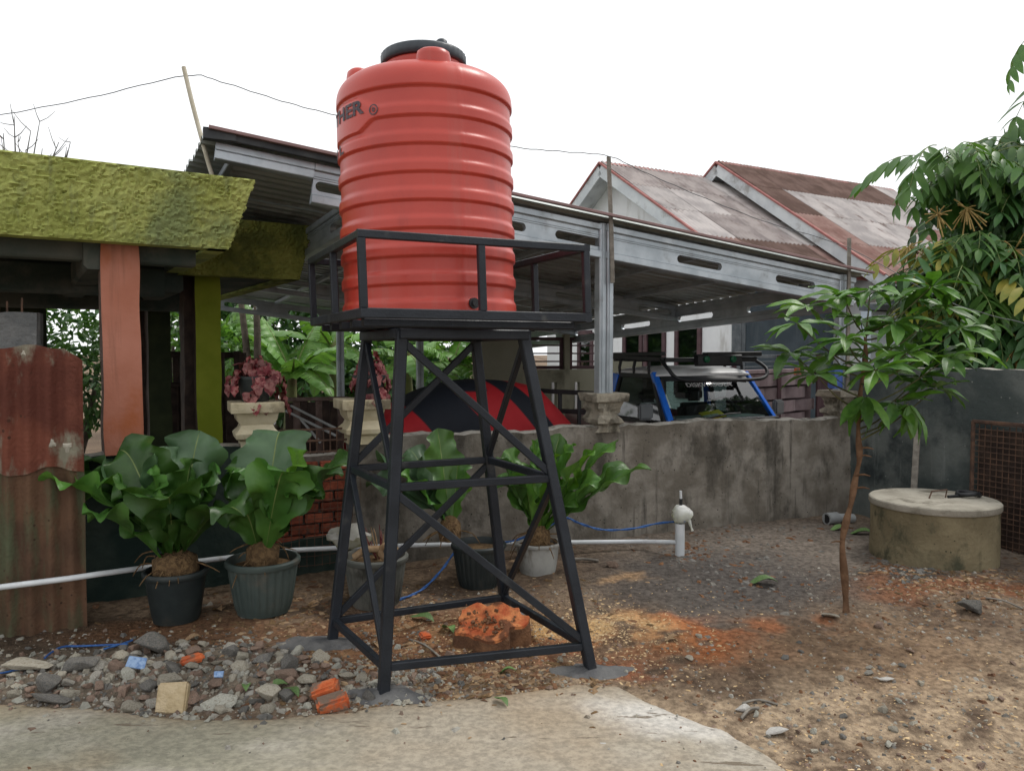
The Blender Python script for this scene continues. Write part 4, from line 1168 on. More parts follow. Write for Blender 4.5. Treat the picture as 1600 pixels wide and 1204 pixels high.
# ================================================================== BEGONIAS
def begonia(pc, label, plabel, seed, n=85, spread=(0.20, 0.16), hgt=0.2, droop=0.25):
    rnd = random.Random(seed)
    pr = root('flower_pot', pc, plabel, 'flower pot', 'flower pots on pedestals')
    mb = MB(); mb.lathe([(0.085, 0.0), (0.11, 0.12), (0.118, 0.15), (0.122, 0.15), (0.122, 0.17), (0.11, 0.17), (0.105, 0.15)], pc, 28, capt=False); mb.part('pot_body', MAT['pot_black'], pr, 40)
    mb = MB(); mb.lathe([(0.108, 0.15), (0.002, 0.16)], pc, 16); mb.part('potting_soil', MAT['root_ball'], pr)
    r_ = root('begonia', pc + Vector((0, 0, 0.16)), label, 'plant', 'red begonias on the pedestals')
    me_list = []
    for v in range(4):
        mb = MB(); S = 5; nl = 6; rows = []
        for i in range(nl + 1):
            t = i / nl; wv = math.sin(math.pi * min(1, (t * 0.92 + 0.08)) ** 0.7) ** 0.8
            for s in (-1, -0.5, 0, 0.5, 1):
                rows.append(Vector((s * 0.033 * wv * (1 + 0.2 * math.sin(t * 9 + v)), t * 0.075, 0.010 * abs(s) + 0.006 * math.sin(t * 12 + s * 3 + v) - 0.03 * t * t)))
        mb.add(rows, [(i * 5 + j, i * 5 + j + 1, i * 5 + j + 6, i * 5 + j + 5) for i in range(nl) for j in range(4)])
        me_list.append(mb.mesh('leaf', MAT['begonia'], 180))
    Ti = INV[r_.name]; cc = pc + Vector((0, 0, 0.16))
    for i in range(n):
        a = rnd.uniform(0, 2 * math.pi); u = rnd.random() ** 0.5
        el = rnd.uniform(0.0, 1.0)
        x = spread[0] * u * math.cos(a); y = spread[1] * u * math.sin(a)
        z = hgt * (1 - u ** 1.6) * (0.55 + 0.45 * el) - (droop * rnd.random() if (u > 0.75 and math.cos(a) > -0.2) else 0.06 * u)
        p = cc + Vector((x, y, z))
        out = Vector((math.cos(a), math.sin(a), -0.5 - 1.2 * u + rnd.uniform(-0.3, 0.3))).normalized()
        up = Vector((math.cos(a) * 0.6, math.sin(a) * 0.6 - 0.35, 1)); xx = out.cross(up).normalized(); zz = xx.cross(out).normalized()
        M = Matrix((xx, out, zz)).transposed().to_4x4(); s_ = rnd.uniform(0.75, 1.2)
        link('leaf', me_list[i % 4], r_, Ti @ Matrix.Translation(p) @ M @ Matrix.Diagonal((s_, s_, s_, 1)))
    mb = MB()
    for i in range(14):
        a = rnd.uniform(0, 6.28); q = cc + Vector((spread[0] * 0.7 * math.cos(a), spread[1] * 0.7 * math.sin(a), hgt * 0.5))
        mb.tube(curve([cc + Vector((0, 0, -0.02)), cc.lerp(q, 0.5) + Vector((0, 0, 0.05)), q], 3), 0.004, 5)
    mb.part('stems', MAT['begonia'], r_, 60)


begonia(Vector((P1.x, P1.y, 1.271)), 'red and pink begonia trailing over the pedestal beside the olive column', 'black flower pot of the begonia beside the olive column', 3, 95, (0.21, 0.16), 0.17, 0.22)
begonia(Vector((P2.x + 0.06, P2.y, 1.271)), 'red and pink begonia on the pedestal hidden partly by the stand leg', 'black flower pot of the begonia behind the stand leg', 4, 80, (0.12, 0.13), 0.22, 0.16)

# ================================================================== YOUNG TREE
tb = gnd(1323, 955)
ty = tb.y
tree = root('young_tree', tb, 'slim young tree with glossy drooping leaves in front of the wall corner', 'tree')
tr_pts = [tb + Vector((0, 0, -0.05)), at(1322, 950, ty), at(1320, 905, ty), at(1316, 850, ty), at(1322, 815, ty - 0.01), at(1330, 785, ty), at(1336, 750, ty + 0.01), at(1343, 715, ty), at(1341, 680, ty), at(1342, 640, ty), at(1346, 600, ty), at(1352, 560, ty + 0.02), at(1352, 525, ty + 0.02)]
mb = MB(); cp_ = curve(tr_pts, 4); mb.tube(cp_, [0.021 + 0.004 * math.sin(i * 0.9) - 0.009 * i / len(cp_) for i in range(len(cp_))], 10); mb.part('trunk', MAT['bark_young'], tree, 60)
mb = MB()
for px, py, sx in ((1336, 742, 1), (1341, 700, 1), (1338, 712, 1), (1335, 762, 1), (1318, 846, -1)):
    p = at(px, py, ty); mb.tube([p, p + Vector((0.05 * sx, -0.01, 0.006)), p + Vector((0.085 * sx, -0.015, -0.003))], [0.008, 0.006, 0.002], 6)
mb.part('twig_stubs', MAT['bark_young'], tree, 60)
CL = [(1262, 478, 0.1, 6), (1245, 505, -0.1, 6), (1236, 552, 0.0, 6), (1275, 585, -0.15, 7), (1318, 462, 0.15, 7), (1360, 452, 0.0, 7), (1412, 462, 0.2, 8), (1455, 448, -0.05, 8), (1398, 505, -0.1, 8), (1322, 530, -0.2, 8),
      (1368, 578, -0.35, 9), (1440, 515, 0.2, 8), (1500, 512, 0.05, 7), (1482, 558, -0.1, 8), (1438, 588, 0.1, 8), (1400, 630, 0.0, 7), (1462, 606, 0.05, 7), (1352, 618, -0.1, 3), (1420, 630, -0.1, 4), (1300, 555, 0.1, 7), (1345, 500, 0.15, 7), (1475, 480, 0.1, 7), (1420, 550, -0.25, 8), (1510, 545, 0.15, 6), (1385, 545, 0.25, 8)]
tmesh = []
for v in range(5):
    mb = MB(); nl = 8; rows = []; S5 = (-1, -0.55, -0.06, 0.06, 0.55, 1)
    for i in range(nl + 1):
        t = i / nl; wv = max(0.03, math.sin(math.pi * min(1, t * 0.97 + 0.02) ** 0.9) ** 0.85)
        for s in S5:
            rows.append(Vector((s * 0.15 * wv, t, 0.05 * abs(s) * wv + 0.02 * math.sin(t * 10 + v + s) * abs(s) - (0.18 + 0.06 * v) * t * t + 0.10 * t - (0.008 if abs(s) < 0.1 else 0))))
    mb.add(rows, [(i * 6 + j, i * 6 + j + 1, i * 6 + j + 7, i * 6 + j + 6) for i in range(nl) for j in range(5)])
    tmesh.append([mb.mesh('leaf', MAT[k], 180) for k in ('leaf_tree', 'leaf_tree', 'leaf_mid', 'leaf_bright')])
rnd = random.Random(21); Tt = INV[tree.name]
for ci, (px, py, dy, nleaf) in enumerate(CL):
    p = at(px, py, ty + dy)
    # branch from the trunk
    j = min(range(len(cp_)), key=lambda i: abs(cp_[i].z - (p.z - 0.55 * abs(p.x - cp_[i].x) - 0.05)) + (0 if i > len(cp_) * 0.55 else 9))
    s0 = cp_[j]; mid = s0.lerp(p, 0.5) + Vector((0, 0, -0.03))
    mb = MB(); mb.tube(curve([s0, mid, p], 5), [0.0065 - 0.004 * i / 10 for i in range(11)], 6); mb.part('branch', MAT['twig_green'], tree, 60)
    nleaf += 4
    for k in range(nleaf):
        a = 2 * math.pi * (k + rnd.uniform(-0.25, 0.25)) / nleaf + ci
        el = rnd.uniform(-0.5, 0.4) if ci not in (17, 18) else rnd.uniform(-1.2, -0.6)
        d = Vector((math.cos(a) * math.cos(el), math.sin(a) * math.cos(el), math.sin(el)))
        up = Vector((rnd.uniform(-0.3, 0.3), rnd.uniform(-0.5, 0.1), 1)); xx = d.cross(up).normalized(); zz = xx.cross(d)
        ln = rnd.uniform(0.16, 0.25)
        M = Tt @ Matrix.Translation(p + d * 0.015) @ Matrix((xx, d, zz)).transposed().to_4x4() @ Matrix.Diagonal((ln * 1.1, ln, ln, 1))
        link('leaf', rnd.choice(tmesh)[3 if (ci in (0, 17, 18) and rnd.random() < 0.8) else rnd.randrange(4) if rnd.random() < 0.8 else 2], tree, M)

# ================================================================== RUBBLE
def rock_mesh(seed, flat=1.0, npts=16, power=0.75, sub=0):
    rnd = random.Random(seed); bm = bmesh.new()
    for i in range(npts):
        v = Vector((rnd.gauss(0, 1), rnd.gauss(0, 1), rnd.gauss(0, 1))).normalized() * rnd.uniform(power, 1.0)
        bm.verts.new((v.x, v.y * 0.85, v.z * flat))
    r_ = bmesh.ops.convex_hull(bm, input=bm.verts)
    bmesh.ops.delete(bm, geom=[e for e in r_['geom_interior'] if isinstance(e, bmesh.types.BMVert)], context='VERTS')
    bmesh.ops.bevel(bm, geom=bm.edges[:], offset=0.035, segments=1, affect='EDGES')
    me = bpy.data.meshes.new('rubble_stone'); bm.to_mesh(me); bm.free()
    return me


rocks = []
for i in range(16):
    base_me = rock_mesh(i + 100, random.uniform(0.45, 0.8), 12 + i % 6)
    vs = []
    for m_ in STONES:
        c_ = base_me.copy(); c_.materials.append(m_); vs.append(c_)
    rocks.append(vs)


def put_rock(px, py, size, mi=None, label=None, name='rubble_stone', group='rubble stones beside the slab', cat='stone', lift=0.25, rnd=random, me=None, sc3=(1, 1, 1), rotz=None, tiltmax=0.5):
    p = gnd(px, py) if not isinstance(px, Vector) else px
    if me is None: me = rnd.choice(rocks)[mi if mi is not None else rnd.choice([0, 0, 1, 2, 3, 4, 4])]
    o = link(name, me)
    o.location = p + Vector((0, 0, size * lift))
    o.rotation_euler = (rnd.uniform(-tiltmax, tiltmax), rnd.uniform(-tiltmax, tiltmax), rnd.uniform(0, 6.28) if rotz is None else rotz)
    o.scale = (size * sc3[0], size * sc3[1], size * sc3[2])
    tag(o, label, cat, group)
    return o


rnd = random.Random(77)
done = []
RLAB = 'small broken grey-brown rubble stone in the heap along the slab edge'
tries = 0
while len(done) < 175 and tries < 6000:
    tries += 1
    px = rnd.uniform(-40, 600); lo = np.interp(px, [-40, 0, 150, 300, 420, 540, 600], [1092, 1094, 1104, 1117, 1117, 1106, 1090]); hi = np.interp(px, [-40, 60, 230, 450, 520, 600], [1060, 1045, 1012, 1020, 1040, 1070])
    py = hi + (lo - hi) * rnd.random() ** 0.7
    sz = (0.03 + 0.048 * rnd.random() ** 1.5) * (0.8 if px < 100 else 1)
    p = gnd0(px, py)
    if any((p - q).xy.length < 0.78 * (sz + s_) for q, s_ in done): continue
    p.z = hz(p.x, p.y)
    done.append((p, sz)); 
    mi = rnd.choice([0, 1, 1, 2, 3, 3, 4])
    zone_ = 'left end' if px < 120 else 'left part' if px < 250 else 'middle' if px < 380 else 'right part' if px < 490 else 'right end'
    put_rock(p, 0, sz, mi, '%s %s rubble stone %s, %s of the heap' % ('large' if sz > 0.058 else 'middling' if sz > 0.042 else 'small', ('grey', 'tan', 'dark grey', 'brown', 'pale grey')[mi], 'along the slab edge' if py > lo - (lo - hi) * 0.3 else 'at the back' if py < hi + (lo - hi) * 0.35 else 'amid the others', zone_), rnd=rnd, lift=0.18)
# stones scattered on the soil to the right
SLAB_LAB = 'small loose stone scattered on the bare soil right of the stand'
for i in range(46):
    px = rnd.uniform(950, 1600); py = rnd.uniform(985, 1200)
    p = gnd(px, py)
    if slab_inside(np.array([p.x]), np.array([p.y]))[0] > -0.02: continue
    mi = rnd.choice([0, 1, 2, 3, 4])
    put_rock(p, 0, rnd.uniform(0.012, 0.03), mi, 'small loose %s stone on the soil %s' % (('grey', 'tan', 'dark grey', 'brown', 'pale grey')[mi], 'left of the slab corner' if px < 1120 else 'below the young tree' if px < 1400 else 'near the right edge'), name='loose_stone', group='loose stones on the soil', rnd=rnd)


def special(name, px, py, size, m, label, cat, sc3=(1, 1, 1), seed=0, npts=14, flat=0.7, lift=0.3, rotz=0.0, tilt=0.25):
    me = rock_mesh(seed, flat, npts); me.materials.append(m); me.name = name
    rr = random.Random(seed)
    return put_rock(px, py, size, None, label, name, None, cat, lift, rr, me, sc3, rotz, tilt)


special('dark_rock', 236, 1020, 0.105, STONES[2], 'largest dark grey rock at the back of the rubble heap', 'rock', (1.1, 0.9, 1), 5, lift=0.45)
special('dark_rock', 76, 1078, 0.085, STONES[2], 'dark squarish rock in the rubble near the left edge', 'rock', (0.9, 0.8, 1.1), 6, lift=0.45)
special('dark_rock', 130, 1045, 0.10, STONES[2], 'lumpy dark brown clod behind the squarish dark rock', 'rock', (1.2, 0.9, 0.8), 7)
special('slate_stone', 78, 1098, 0.09, STONES[2], 'flat slate-blue stone at the slab edge near the left', 'stone', (1.3, 0.6, 0.45), 8)
special('pale_stone', 418, 1094, 0.085, STONES[1], 'rounded pale grey stone left of the orange brick pieces', 'stone', (0.9, 0.8, 0.9), 9, lift=0.4)
special('pale_stone', 345, 1106, 0.09, STONES[4], 'broad light grey stone right of the tan block', 'stone', (1.1, 0.8, 0.8), 10, lift=0.3)
special('pale_stone', 265, 1070, 0.08, STONES[1], 'pale angular stone in the middle of the heap above the tan block', 'stone', (1, 0.8, 0.8), 11)
special('flat_slab_stone', 40, 1048, 0.12, STONES[1], 'flat brown slab of stone at the left edge of the heap', 'stone', (1.2, 0.8, 0.35), 12)
special('grey_clod', 445, 1060, 0.075, STONES[3], 'brown brick-shaped lump at the right end of the heap', 'stone', (1.0, 0.8, 0.8), 13)


def bevel_box(name, size, m, off=0.01, jit=0.006, seed=0):
    rr = random.Random(seed); bm = bmesh.new(); bmesh.ops.create_cube(bm, size=1)
    for v in bm.verts: v.co = Vector((v.co.x * size[0] + rr.uniform(-jit, jit), v.co.y * size[1] + rr.uniform(-jit, jit), v.co.z * size[2] + rr.uniform(-jit, jit)))
    bmesh.ops.bevel(bm, geom=bm.edges[:], offset=off, segments=2, affect='EDGES')
    me = bpy.data.meshes.new(name); bm.to_mesh(me); bm.free()
    for mt in (m if isinstance(m, list) else [m]): me.materials.append(mt)
    return me


o = tag(link('tan_block', bevel_box('tan_block', (0.125, 0.05, 0.135), MAT['tan_block'], 0.008, 0.01, 1)), 'upright tan sandstone block at the slab edge in front of the rubble', 'block')
p = gnd(266, 1112); o.location = p + Vector((0, 0.03, 0.05)); o.rotation_euler = (-0.35, 0.05, 0.1)
for i, (px, py, rz, lab) in enumerate([(507, 1090, 0.2, 'upper of two broken orange brick pieces near the front stand leg'), (520, 1108, 0.35, 'lower of two broken orange brick pieces touching the slab edge'), (300, 1038, 0.5, 'bright orange crumbled brick in the middle of the rubble')]):
    o = tag(link('brick_piece', bevel_box('brick_piece', ((0.13, 0.08, 0.06), (0.13, 0.08, 0.06), (0.11, 0.07, 0.035))[i], MAT['brick_raw'], 0.012, 0.014, i)), lab, 'brick', 'broken bricks')
    o.location = gnd(px, py) + Vector((0, 0, 0.03)); o.rotation_euler = (0.2, -0.15, rz)
o = tag(link('brick_piece', bevel_box('brick_piece', (0.07, 0.05, 0.04), MAT['brick_raw'], 0.008, 0.01, 8)), 'small orange brick bit on the sawdust left of the stump', 'brick', 'broken bricks')
o.location = gnd(664, 997) + Vector((0, 0, 0.012)); o.rotation_euler = (0.2, 0.1, 0.6)
o = tag(link('tile_shard', bevel_box('tile_shard', (0.085, 0.012, 0.055), MAT['blue_tile'], 0.002, 0.004, 3)), 'light blue patterned tile shard in the rubble', 'tile')
o.location = gnd(217, 1046) + Vector((0, -0.02, 0.045)); o.rotation_euler = (-0.55, 0.35, 0.35)
o = tag(link('tile_shard', bevel_box('tile_shard', (0.04, 0.012, 0.03), MAT['blue_tile'], 0.002, 0.004, 4)), 'small blue tile shard half buried right of the pale stones', 'tile')
o.location = gnd(342, 1066) + Vector((0, 0, 0.04)); o.rotation_euler = (-0.8, 0.1, 0.3)
for px, py, s_, m_, lab, f in [(1218, 1146, 0.06, MAT['white_stone'], 'long flat pale stone at the soil beside the slab corner', (1.5, 0.6, 0.3)), (940, 1168, 0.03, MAT['white_stone'], 'round white pebble on the concrete slab', (1, 0.8, 0.7)), (813, 1117, 0.03, STONES[4], 'grey oblong pebble on the slab right of the front leg', (1.2, 0.7, 0.6)),
                           (625, 1119, 0.025, STONES[3], 'brown clod on the slab beside the front leg', (1, 0.9, 0.8)), (1373, 979, 0.04, STONES[3], 'dark brown cube-like stone right of the young tree', (1, 0.9, 0.9)), (1515, 955, 0.10, STONES[2], 'large dark brown stone in the red soil before the well', (1, 0.8, 0.7)),
                           (957, 885, 0.055, STONES[3], 'brown cube-like clod on the soil left of the standpipe', (1, 0.9, 0.9)), (1384, 1063, 0.04, MAT['white_stone'], 'pale flat stone among pebbles on the soil', (1.3, 0.7, 0.5)), (1357, 1054, 0.03, STONES[0], 'rounded blue-grey pebble beside the pale flat stone', (1, 0.8, 0.8)),
                           (1295, 965, 0.07, STONES[1], 'thin pale slab of stone left of the young tree foot', (1.2, 0.9, 0.2)), (1160, 1110, 0.04, MAT['white_stone'], 'white broken lump on the soil by the slab corner', (1.2, 0.8, 0.7))]:
    special('field_stone', px, py, s_, m_, lab, 'stone', f, int(px), 14, 0.8, 0.3)


# crumbs, chips and litter nobody could count
def litter(name, n, regions, mats, size, label, flat=0.5, seed=1, elong=1.0, soft=True):
    rr = np.random.RandomState(seed); V = []; F = []; Mi = []
    for q in range(n):
        x0, x1, y0, y1 = regions[rr.randint(len(regions))]
        if soft: px = (x0 + x1) / 2 + (x1 - x0) * 0.34 * rr.randn(); py = min(1230, max(835, (y0 + y1) / 2 + (y1 - y0) * 0.34 * rr.randn()))
        else: px = rr.uniform(x0, x1); py = y0 + (y1 - y0) * rr.rand()
        d = ray(px, py); k = EYE / -d.z
        x, y = d.x * k, d.y * k
        V.append((x, y))
    V = np.array(V); ins = slab_inside(V[:, 0], V[:, 1])
    dw = (V[:, 0] - W0.x) * N.x + (V[:, 1] - W0.y) * N.y
    ok = dw < -0.03
    V = V[ok]; ins = ins[ok]
    Z = np.where(ins > 0.02, base_h(V[:, 0], V[:, 1]) + 0.022, height(V[:, 0], V[:, 1]))
    keep = (ins < 0.03) | (rr.rand(len(V)) < 0.12)
    verts = []
    for (x, y), z, kp in zip(V, Z, keep):
        if not kp: continue
        s = size[0] + (size[1] - size[0]) * rr.rand() ** 2.5
        a = rr.rand() * 6.28; ca, sa = math.cos(a), math.sin(a)
        b0 = len(verts); hx, hy, hzz = s * elong * (0.6 + 0.8 * rr.rand()), s * (0.5 + 0.6 * rr.rand()), s * flat * (0.4 + 0.8 * rr.rand())
        for (ux, uy, uz) in ((-1, -0.8, -0.4), (0.9, -1, -0.4), (1, 0.9, -0.4), (-0.8, 1, -0.4), (-0.5, -0.4, 1), (0.6, -0.3, 0.8), (0.3, 0.6, 1.0)):
            lx = ux * hx * (0.7 + 0.6 * rr.rand()); ly = uy * hy * (0.7 + 0.6 * rr.rand())
            verts.append((x + lx * ca - ly * sa, y + lx * sa + ly * ca, z + uz * hzz * (0.7 + 0.6 * rr.rand())))
        F += [tuple(b0 + i for i in f) for f in ((0, 1, 5, 4), (1, 2, 6, 5), (2, 3, 6), (3, 0, 4, 6), (4, 5, 6))]
        Mi += [rr.randint(len(mats))] * 5
    me = bpy.data.meshes.new(name); me.from_pydata(verts, [], F)
    for m_ in mats: me.materials.append(m_)
    me.polygons.foreach_set('material_index', Mi)
    return tag(link(name, me), label, name.replace('_', ' '), kind='stuff')


ALLG = [(-50, 1650, 980, 1210), (0, 640, 990, 1110), (940, 1600, 1000, 1204), (560, 940, 930, 1080), (1230, 1600, 900, 1000)]
litter('gravel', 4600, ALLG, STONES[:4] + [MAT['wood_bark']], (0.003, 0.015), 'loose gravel and soil crumbs scattered over the bare ground', 0.7, 1, soft=False)
litter('gravel_heap', 2100, [(-30, 600, 1010, 1115), (-30, 600, 1010, 1115), (-30, 600, 1010, 1115), (560, 700, 1050, 1090)], STONES, (0.006, 0.024), 'finer broken rubble filling the gaps of the heap', 0.8, 2)
litter('wood_chips', 5200, [(860, 1140, 955, 1050), (860, 1000, 960, 1010), (640, 860, 940, 1060), (1150, 1700, 1020, 1230)], [MAT['sawn'], MAT['sawn'], MAT['dry_leaf']], (0.002, 0.008), 'pale and orange sawdust chips strewn over the soil', 0.35, 3, 1.6)
litter('bark_litter', 3200, [(540, 940, 930, 1085), (560, 940, 1030, 1085), (300, 640, 930, 1010), (1400, 1600, 890, 960)], [MAT['wood_bark'], MAT['dry_leaf'], MAT['root_ball']], (0.005, 0.022), 'dark bark and leaf litter under the stand and pots', 0.35, 4, 1.8)
litter('mud_clods', 900, [(1040, 1110, 860, 890), (1360, 1450, 880, 925), (1090, 1240, 870, 960), (900, 1330, 820, 870)], [STONES[2], MAT['wood_bark']], (0.006, 0.026), 'dark wet mud clods near the standpipe and the well', 0.5, 5, 1.3)


# fallen leaves and sticks, one by one
lf_me = []
for k in ('green_leaf_fallen', 'dry_leaf'):
    mb = MB(); rows = []
    for i in range(7):
        t = i / 6; wv = max(0.03, math.sin(math.pi * t) ** 0.8)
        for s in (-1, 0, 1): rows.append(Vector((s * 0.22 * wv, t - 0.5, 0.10 * abs(s) * wv + 0.10 * math.sin(t * 5))))
    mb.add(rows, [(i * 3 + j, i * 3 + j + 1, i * 3 + j + 4, i * 3 + j + 3) for i in range(6) for j in range(2)])
    lf_me.append(mb.mesh('fallen_leaf', MAT[k], 180))
FL = [(783, 1108, 0, 0.10, 0.7, 'green leaf lying on the slab right of the front leg'), (790, 1052, 0, 0.11, 1.4, 'green leaf under the front crossbar of the stand'), (1190, 912, 0, 0.22, 1.5, 'long green leaf on the dark mud left of the young tree'), (660, 968, 0, 0.16, 1.2, 'pale green leaf inside the stand above the orange brick bit'),
      (700, 985, 0, 0.15, 0.5, 'pale green leaf beside the left of the stump'), (385, 1075, 0, 0.10, 0.3, 'green leaf between the heap stones left of the orange bricks'), (455, 1083, 0, 0.12, 0.9, 'green leaf left of the upper orange brick'), (430, 1075, 0, 0.12, 2.0, 'green leaf above the rounded pale stone'), (590, 1010, 1, 0.14, 0.4, 'dry leaf at the front leg inside the stand'),
      (340, 955, 1, 0.12, 0.8, 'dry leaf between the two large pots'), (300, 1000, 1, 0.10, 2.2, 'dry leaf in front of the black pot'), (1050, 1000, 1, 0.1, 1.9, 'dry leaf on the orange sawdust'), (1345, 835, 0, 0.22, 1.1, 'pale green leaf at the wall corner left of the well'), (1310, 828, 0, 0.18, 1.8, 'pale leaf beside the grey pipe fitting')]
for px, py, k, s_, rz, lab in FL:
    o = tag(link('fallen_leaf', lf_me[k]), lab, 'leaf', 'fallen leaves')
    p = gnd(px, py)
    if slab_inside(np.array([p.x]), np.array([p.y]))[0] > 0.0: p.z = slab_z(p.x, p.y)
    o.location = p + Vector((0, 0, 0.012)); o.scale = (s_,) * 3; o.rotation_euler = (random.uniform(-0.2, 0.2), random.uniform(-0.2, 0.2), rz)
for a, b_, r0, lab in [((1158, 1125), (1185, 1108), 0.008, 'short crooked stick by the slab corner'), ((1540, 935), (1598, 952), 0.006, 'thin pale stick on the red soil before the well'), ((1160, 1100), (1215, 1102), 0.006, 'thin pale stick lying on soil above the slab corner'), ((885, 877), (935, 878), 0.012, 'dark stick lying behind the right stand leg'), ((640, 1000), (690, 1030), 0.006, 'thin twig on the litter inside the stand')]:
    p, q = gnd(*a), gnd(*b_); mb = MB(); mb.tube(curve([p + Vector((0, 0, r0)), p.lerp(q, 0.5) + Vector((0, 0.012, 0.02)), q + Vector((0, 0, r0))], 4), r0, 6)
    mb.thing('stick', MAT['grey_wood'], p, lab, 'stick', 'sticks on the ground', smooth=60)


# ================================================================== RUSTY SHEET + BLOCK PILLAR (left edge)
a0 = gnd0(-60, 1002); a1 = gnd0(136, 980)
dv = (a1 - a0); Ls = dv.length; dv.normalize(); nv = Vector((dv.y, -dv.x, 0))
if nv.y > 0: nv = -nv
r_ = root('rusty_sheet', a1, 'rusty corrugated iron sheet standing at the left edge', 'metal sheet')
nx, nz = 110, 46


def sheet_pt(i, j, z0, z1, off=0.0, jag=0.0):
    s = Ls * i / nx; zt = z1(s) if callable(z1) else z1; zb = z0(s) if callable(z0) else z0
    z = zb + (zt - zb) * j / nz
    wv = 0.016 * math.sin(s / 0.105 * 2 * math.pi) + 0.012 * (float(fbm(s * 3, z * 3, 30)) - 0.5) * 2 + 0.02 * (float(vn(s * 1.3, z * 1.7, 31)) - 0.5)
    p = a0 + dv * s - nv * (0.05 * z / 1.6) + nv * (wv + off)
    return Vector((p.x, p.y, z))


top = lambda s: 1.635 + 0.012 * math.sin(s * 22) - 0.09 * max(0.0, (s - (Ls - 0.09)) / 0.09)
mid = lambda s: 0.93 + 0.02 * math.sin(s * 17) + 0.03 * (float(vn(s * 12, 1, 9)) - 0.5)
mb = MB(); mb.grid(lambda i, j: sheet_pt(i, j, lambda s: mid(s), top, 0.012), nx, nz); mb.part('upper_sheet', MAT['rust'], r_, 180)
mb = MB(); mb.grid(lambda i, j: sheet_pt(i, j, -0.08, lambda s: mid(s) + 0.10), nx, nz); mb.part('lower_sheet', MAT['rust_low'], r_, 180)
mb = MB()
for (px, py, w_) in ((84, 692, 0.017), (107, 697, 0.021), (39, 552, 0.011)):
    mb = MB()
    p = at(px, py, a1.y - 0.15 if px < 60 else a1.y - 0.06)
    mb.lathe([(w_, 0), (w_ * 0.6, 0.004), (0.001, 0.006)], (0, 0, 0), 10, fn=lambda r, z, a: r * (1 + 0.35 * math.sin(3 * a + w_ * 900))); k = 0
    for q in range(k, len(mb.v)):
        v = mb.v[q]; mb.v[q] = p + dv * v.x + Vector((0, 0, v.y * 1.3)) + nv * (v.z + 0.03)
    mb.part('paint_splotch', MAT['well_lid'], r_)

bp = on_wall(8, 0.05); bc = wallpt(bp, 0.1, 0)
mb = MB(); nxx = 10
bl = root('block_pillar', (bc.x, bc.y, 0), 'raw grey concrete pillar stub with rebar ends above the rusty sheet', 'pillar', rz=WA)
mb.box((bc.x, bc.y, 0.93), (0.36, 0.22, 1.82), WA)
me = mb.mesh('core', MAT['block'], None, INV[bl.name]); bm = bmesh.new(); bm.from_mesh(me)
bmesh.ops.subdivide_edges(bm, edges=bm.edges[:], cuts=8, use_grid_fill=True)
for v in bm.verts: v.co += Vector((1, 1, 1)) * 0.014 * (float(vn(v.co.x * 14 + v.co.z * 9, v.co.y * 14 + v.co.z * 11, 6)) - 0.5)
bm.to_mesh(me); bm.free(); link('core', me, bl)
for dx in (-0.02, 0.03, 0.12):
    mb = MB(); mb.tube([Vector((bc.x + dx, bc.y - 0.03, 1.8)), Vector((bc.x + dx + 0.004, bc.y - 0.03, 1.91 + 0.02 * (dx > 0.1)))], 0.006, 6); mb.part('rebar', MAT['old_steel'], bl)

# ================================================================== GREEN CANOPY BUILDING (left)
BA = R(32.5); BD = Vector((math.cos(BA), math.sin(BA), 0)); BN = Vector((-math.sin(BA), math.cos(BA), 0))
C0 = at(357, 390, 5.0); ZS = C0.z                       # underside of the fascia
C0 = Vector((C0.x, C0.y, 0))
S0 = C0 + BN * 1.75; E0 = S0 + BD * 1.0
bld = root('porch_building', Vector((C0.x, C0.y, -0.3)), 'open porch with a flat roof and rough lime-green flared fascia', 'building')


def fascia(A, B, outA, outB, z0, h, m, edge, nm, lab=None, res=0.0105):
    """rough plaster band from A to B, its top pushed out by outA/outB"""
    Ln = (B - A).length; nx = int(Ln / res); nz = int(h / res)
    nrm = (B - A).cross(Vector((0, 0, 1))).normalized()

    I, J = np.meshgrid(np.arange(nx + 1), np.arange(nz + 1), indexing='ij')
    xs_ = I / nx * Ln + A.x * 3; zs_ = J / nz * h
    wx = xs_ + 0.09 * (fbm(xs_ * 6, zs_ * 6, 61) - 0.5); wz = zs_ + 0.07 * (fbm(xs_ * 6, zs_ * 6, 63) - 0.5)
    f1 = fbm(wx * 5, wz * 9, 65, 3); f2 = fbm(wx * 11, wz * 20, 69, 3)
    # trowelled scales: each ends in a sharp lip
    H = 0.017 * ((f1 * 11) % 1.0) + 0.014 * ((f2 * 10 + wz * 7) % 1.0) + 0.006 * vn(xs_ * 60, zs_ * 60, 67) - 0.015
    H[:, 0] *= 0.3; H[0] *= 0.3; H[-1] *= 0.3; H[:, -1] = 0.004 * vn(xs_[:, -1] * 40, 1, 5)
    cache = {}

    def P(i, j):
        s = i / nx; t = j / nz
        p = A.lerp(B, s) + (outA.lerp(outB, s)) * t
        return Vector((p.x, p.y, z0 + t * h)) + nrm * float(H[i, j])
    mb = MB(); mb.grid(P, nx, nz)
    # bottom lip and top edge, so the band has body
    mb.grid(lambda i, j: (P(i, 0) if j == 1 else Vector((A.lerp(B, i / nx).x, A.lerp(B, i / nx).y, z0)) - nrm * 0.12), nx, 1)
    mb.grid(lambda i, j: (P(i, nz) if j == 0 else P(i, nz) - nrm * 0.14 + Vector((0, 0, 0.004))), nx, 1, 1)
    o = mb.part(nm, [m, edge], bld, 55)
    if lab: o['label'] = lab


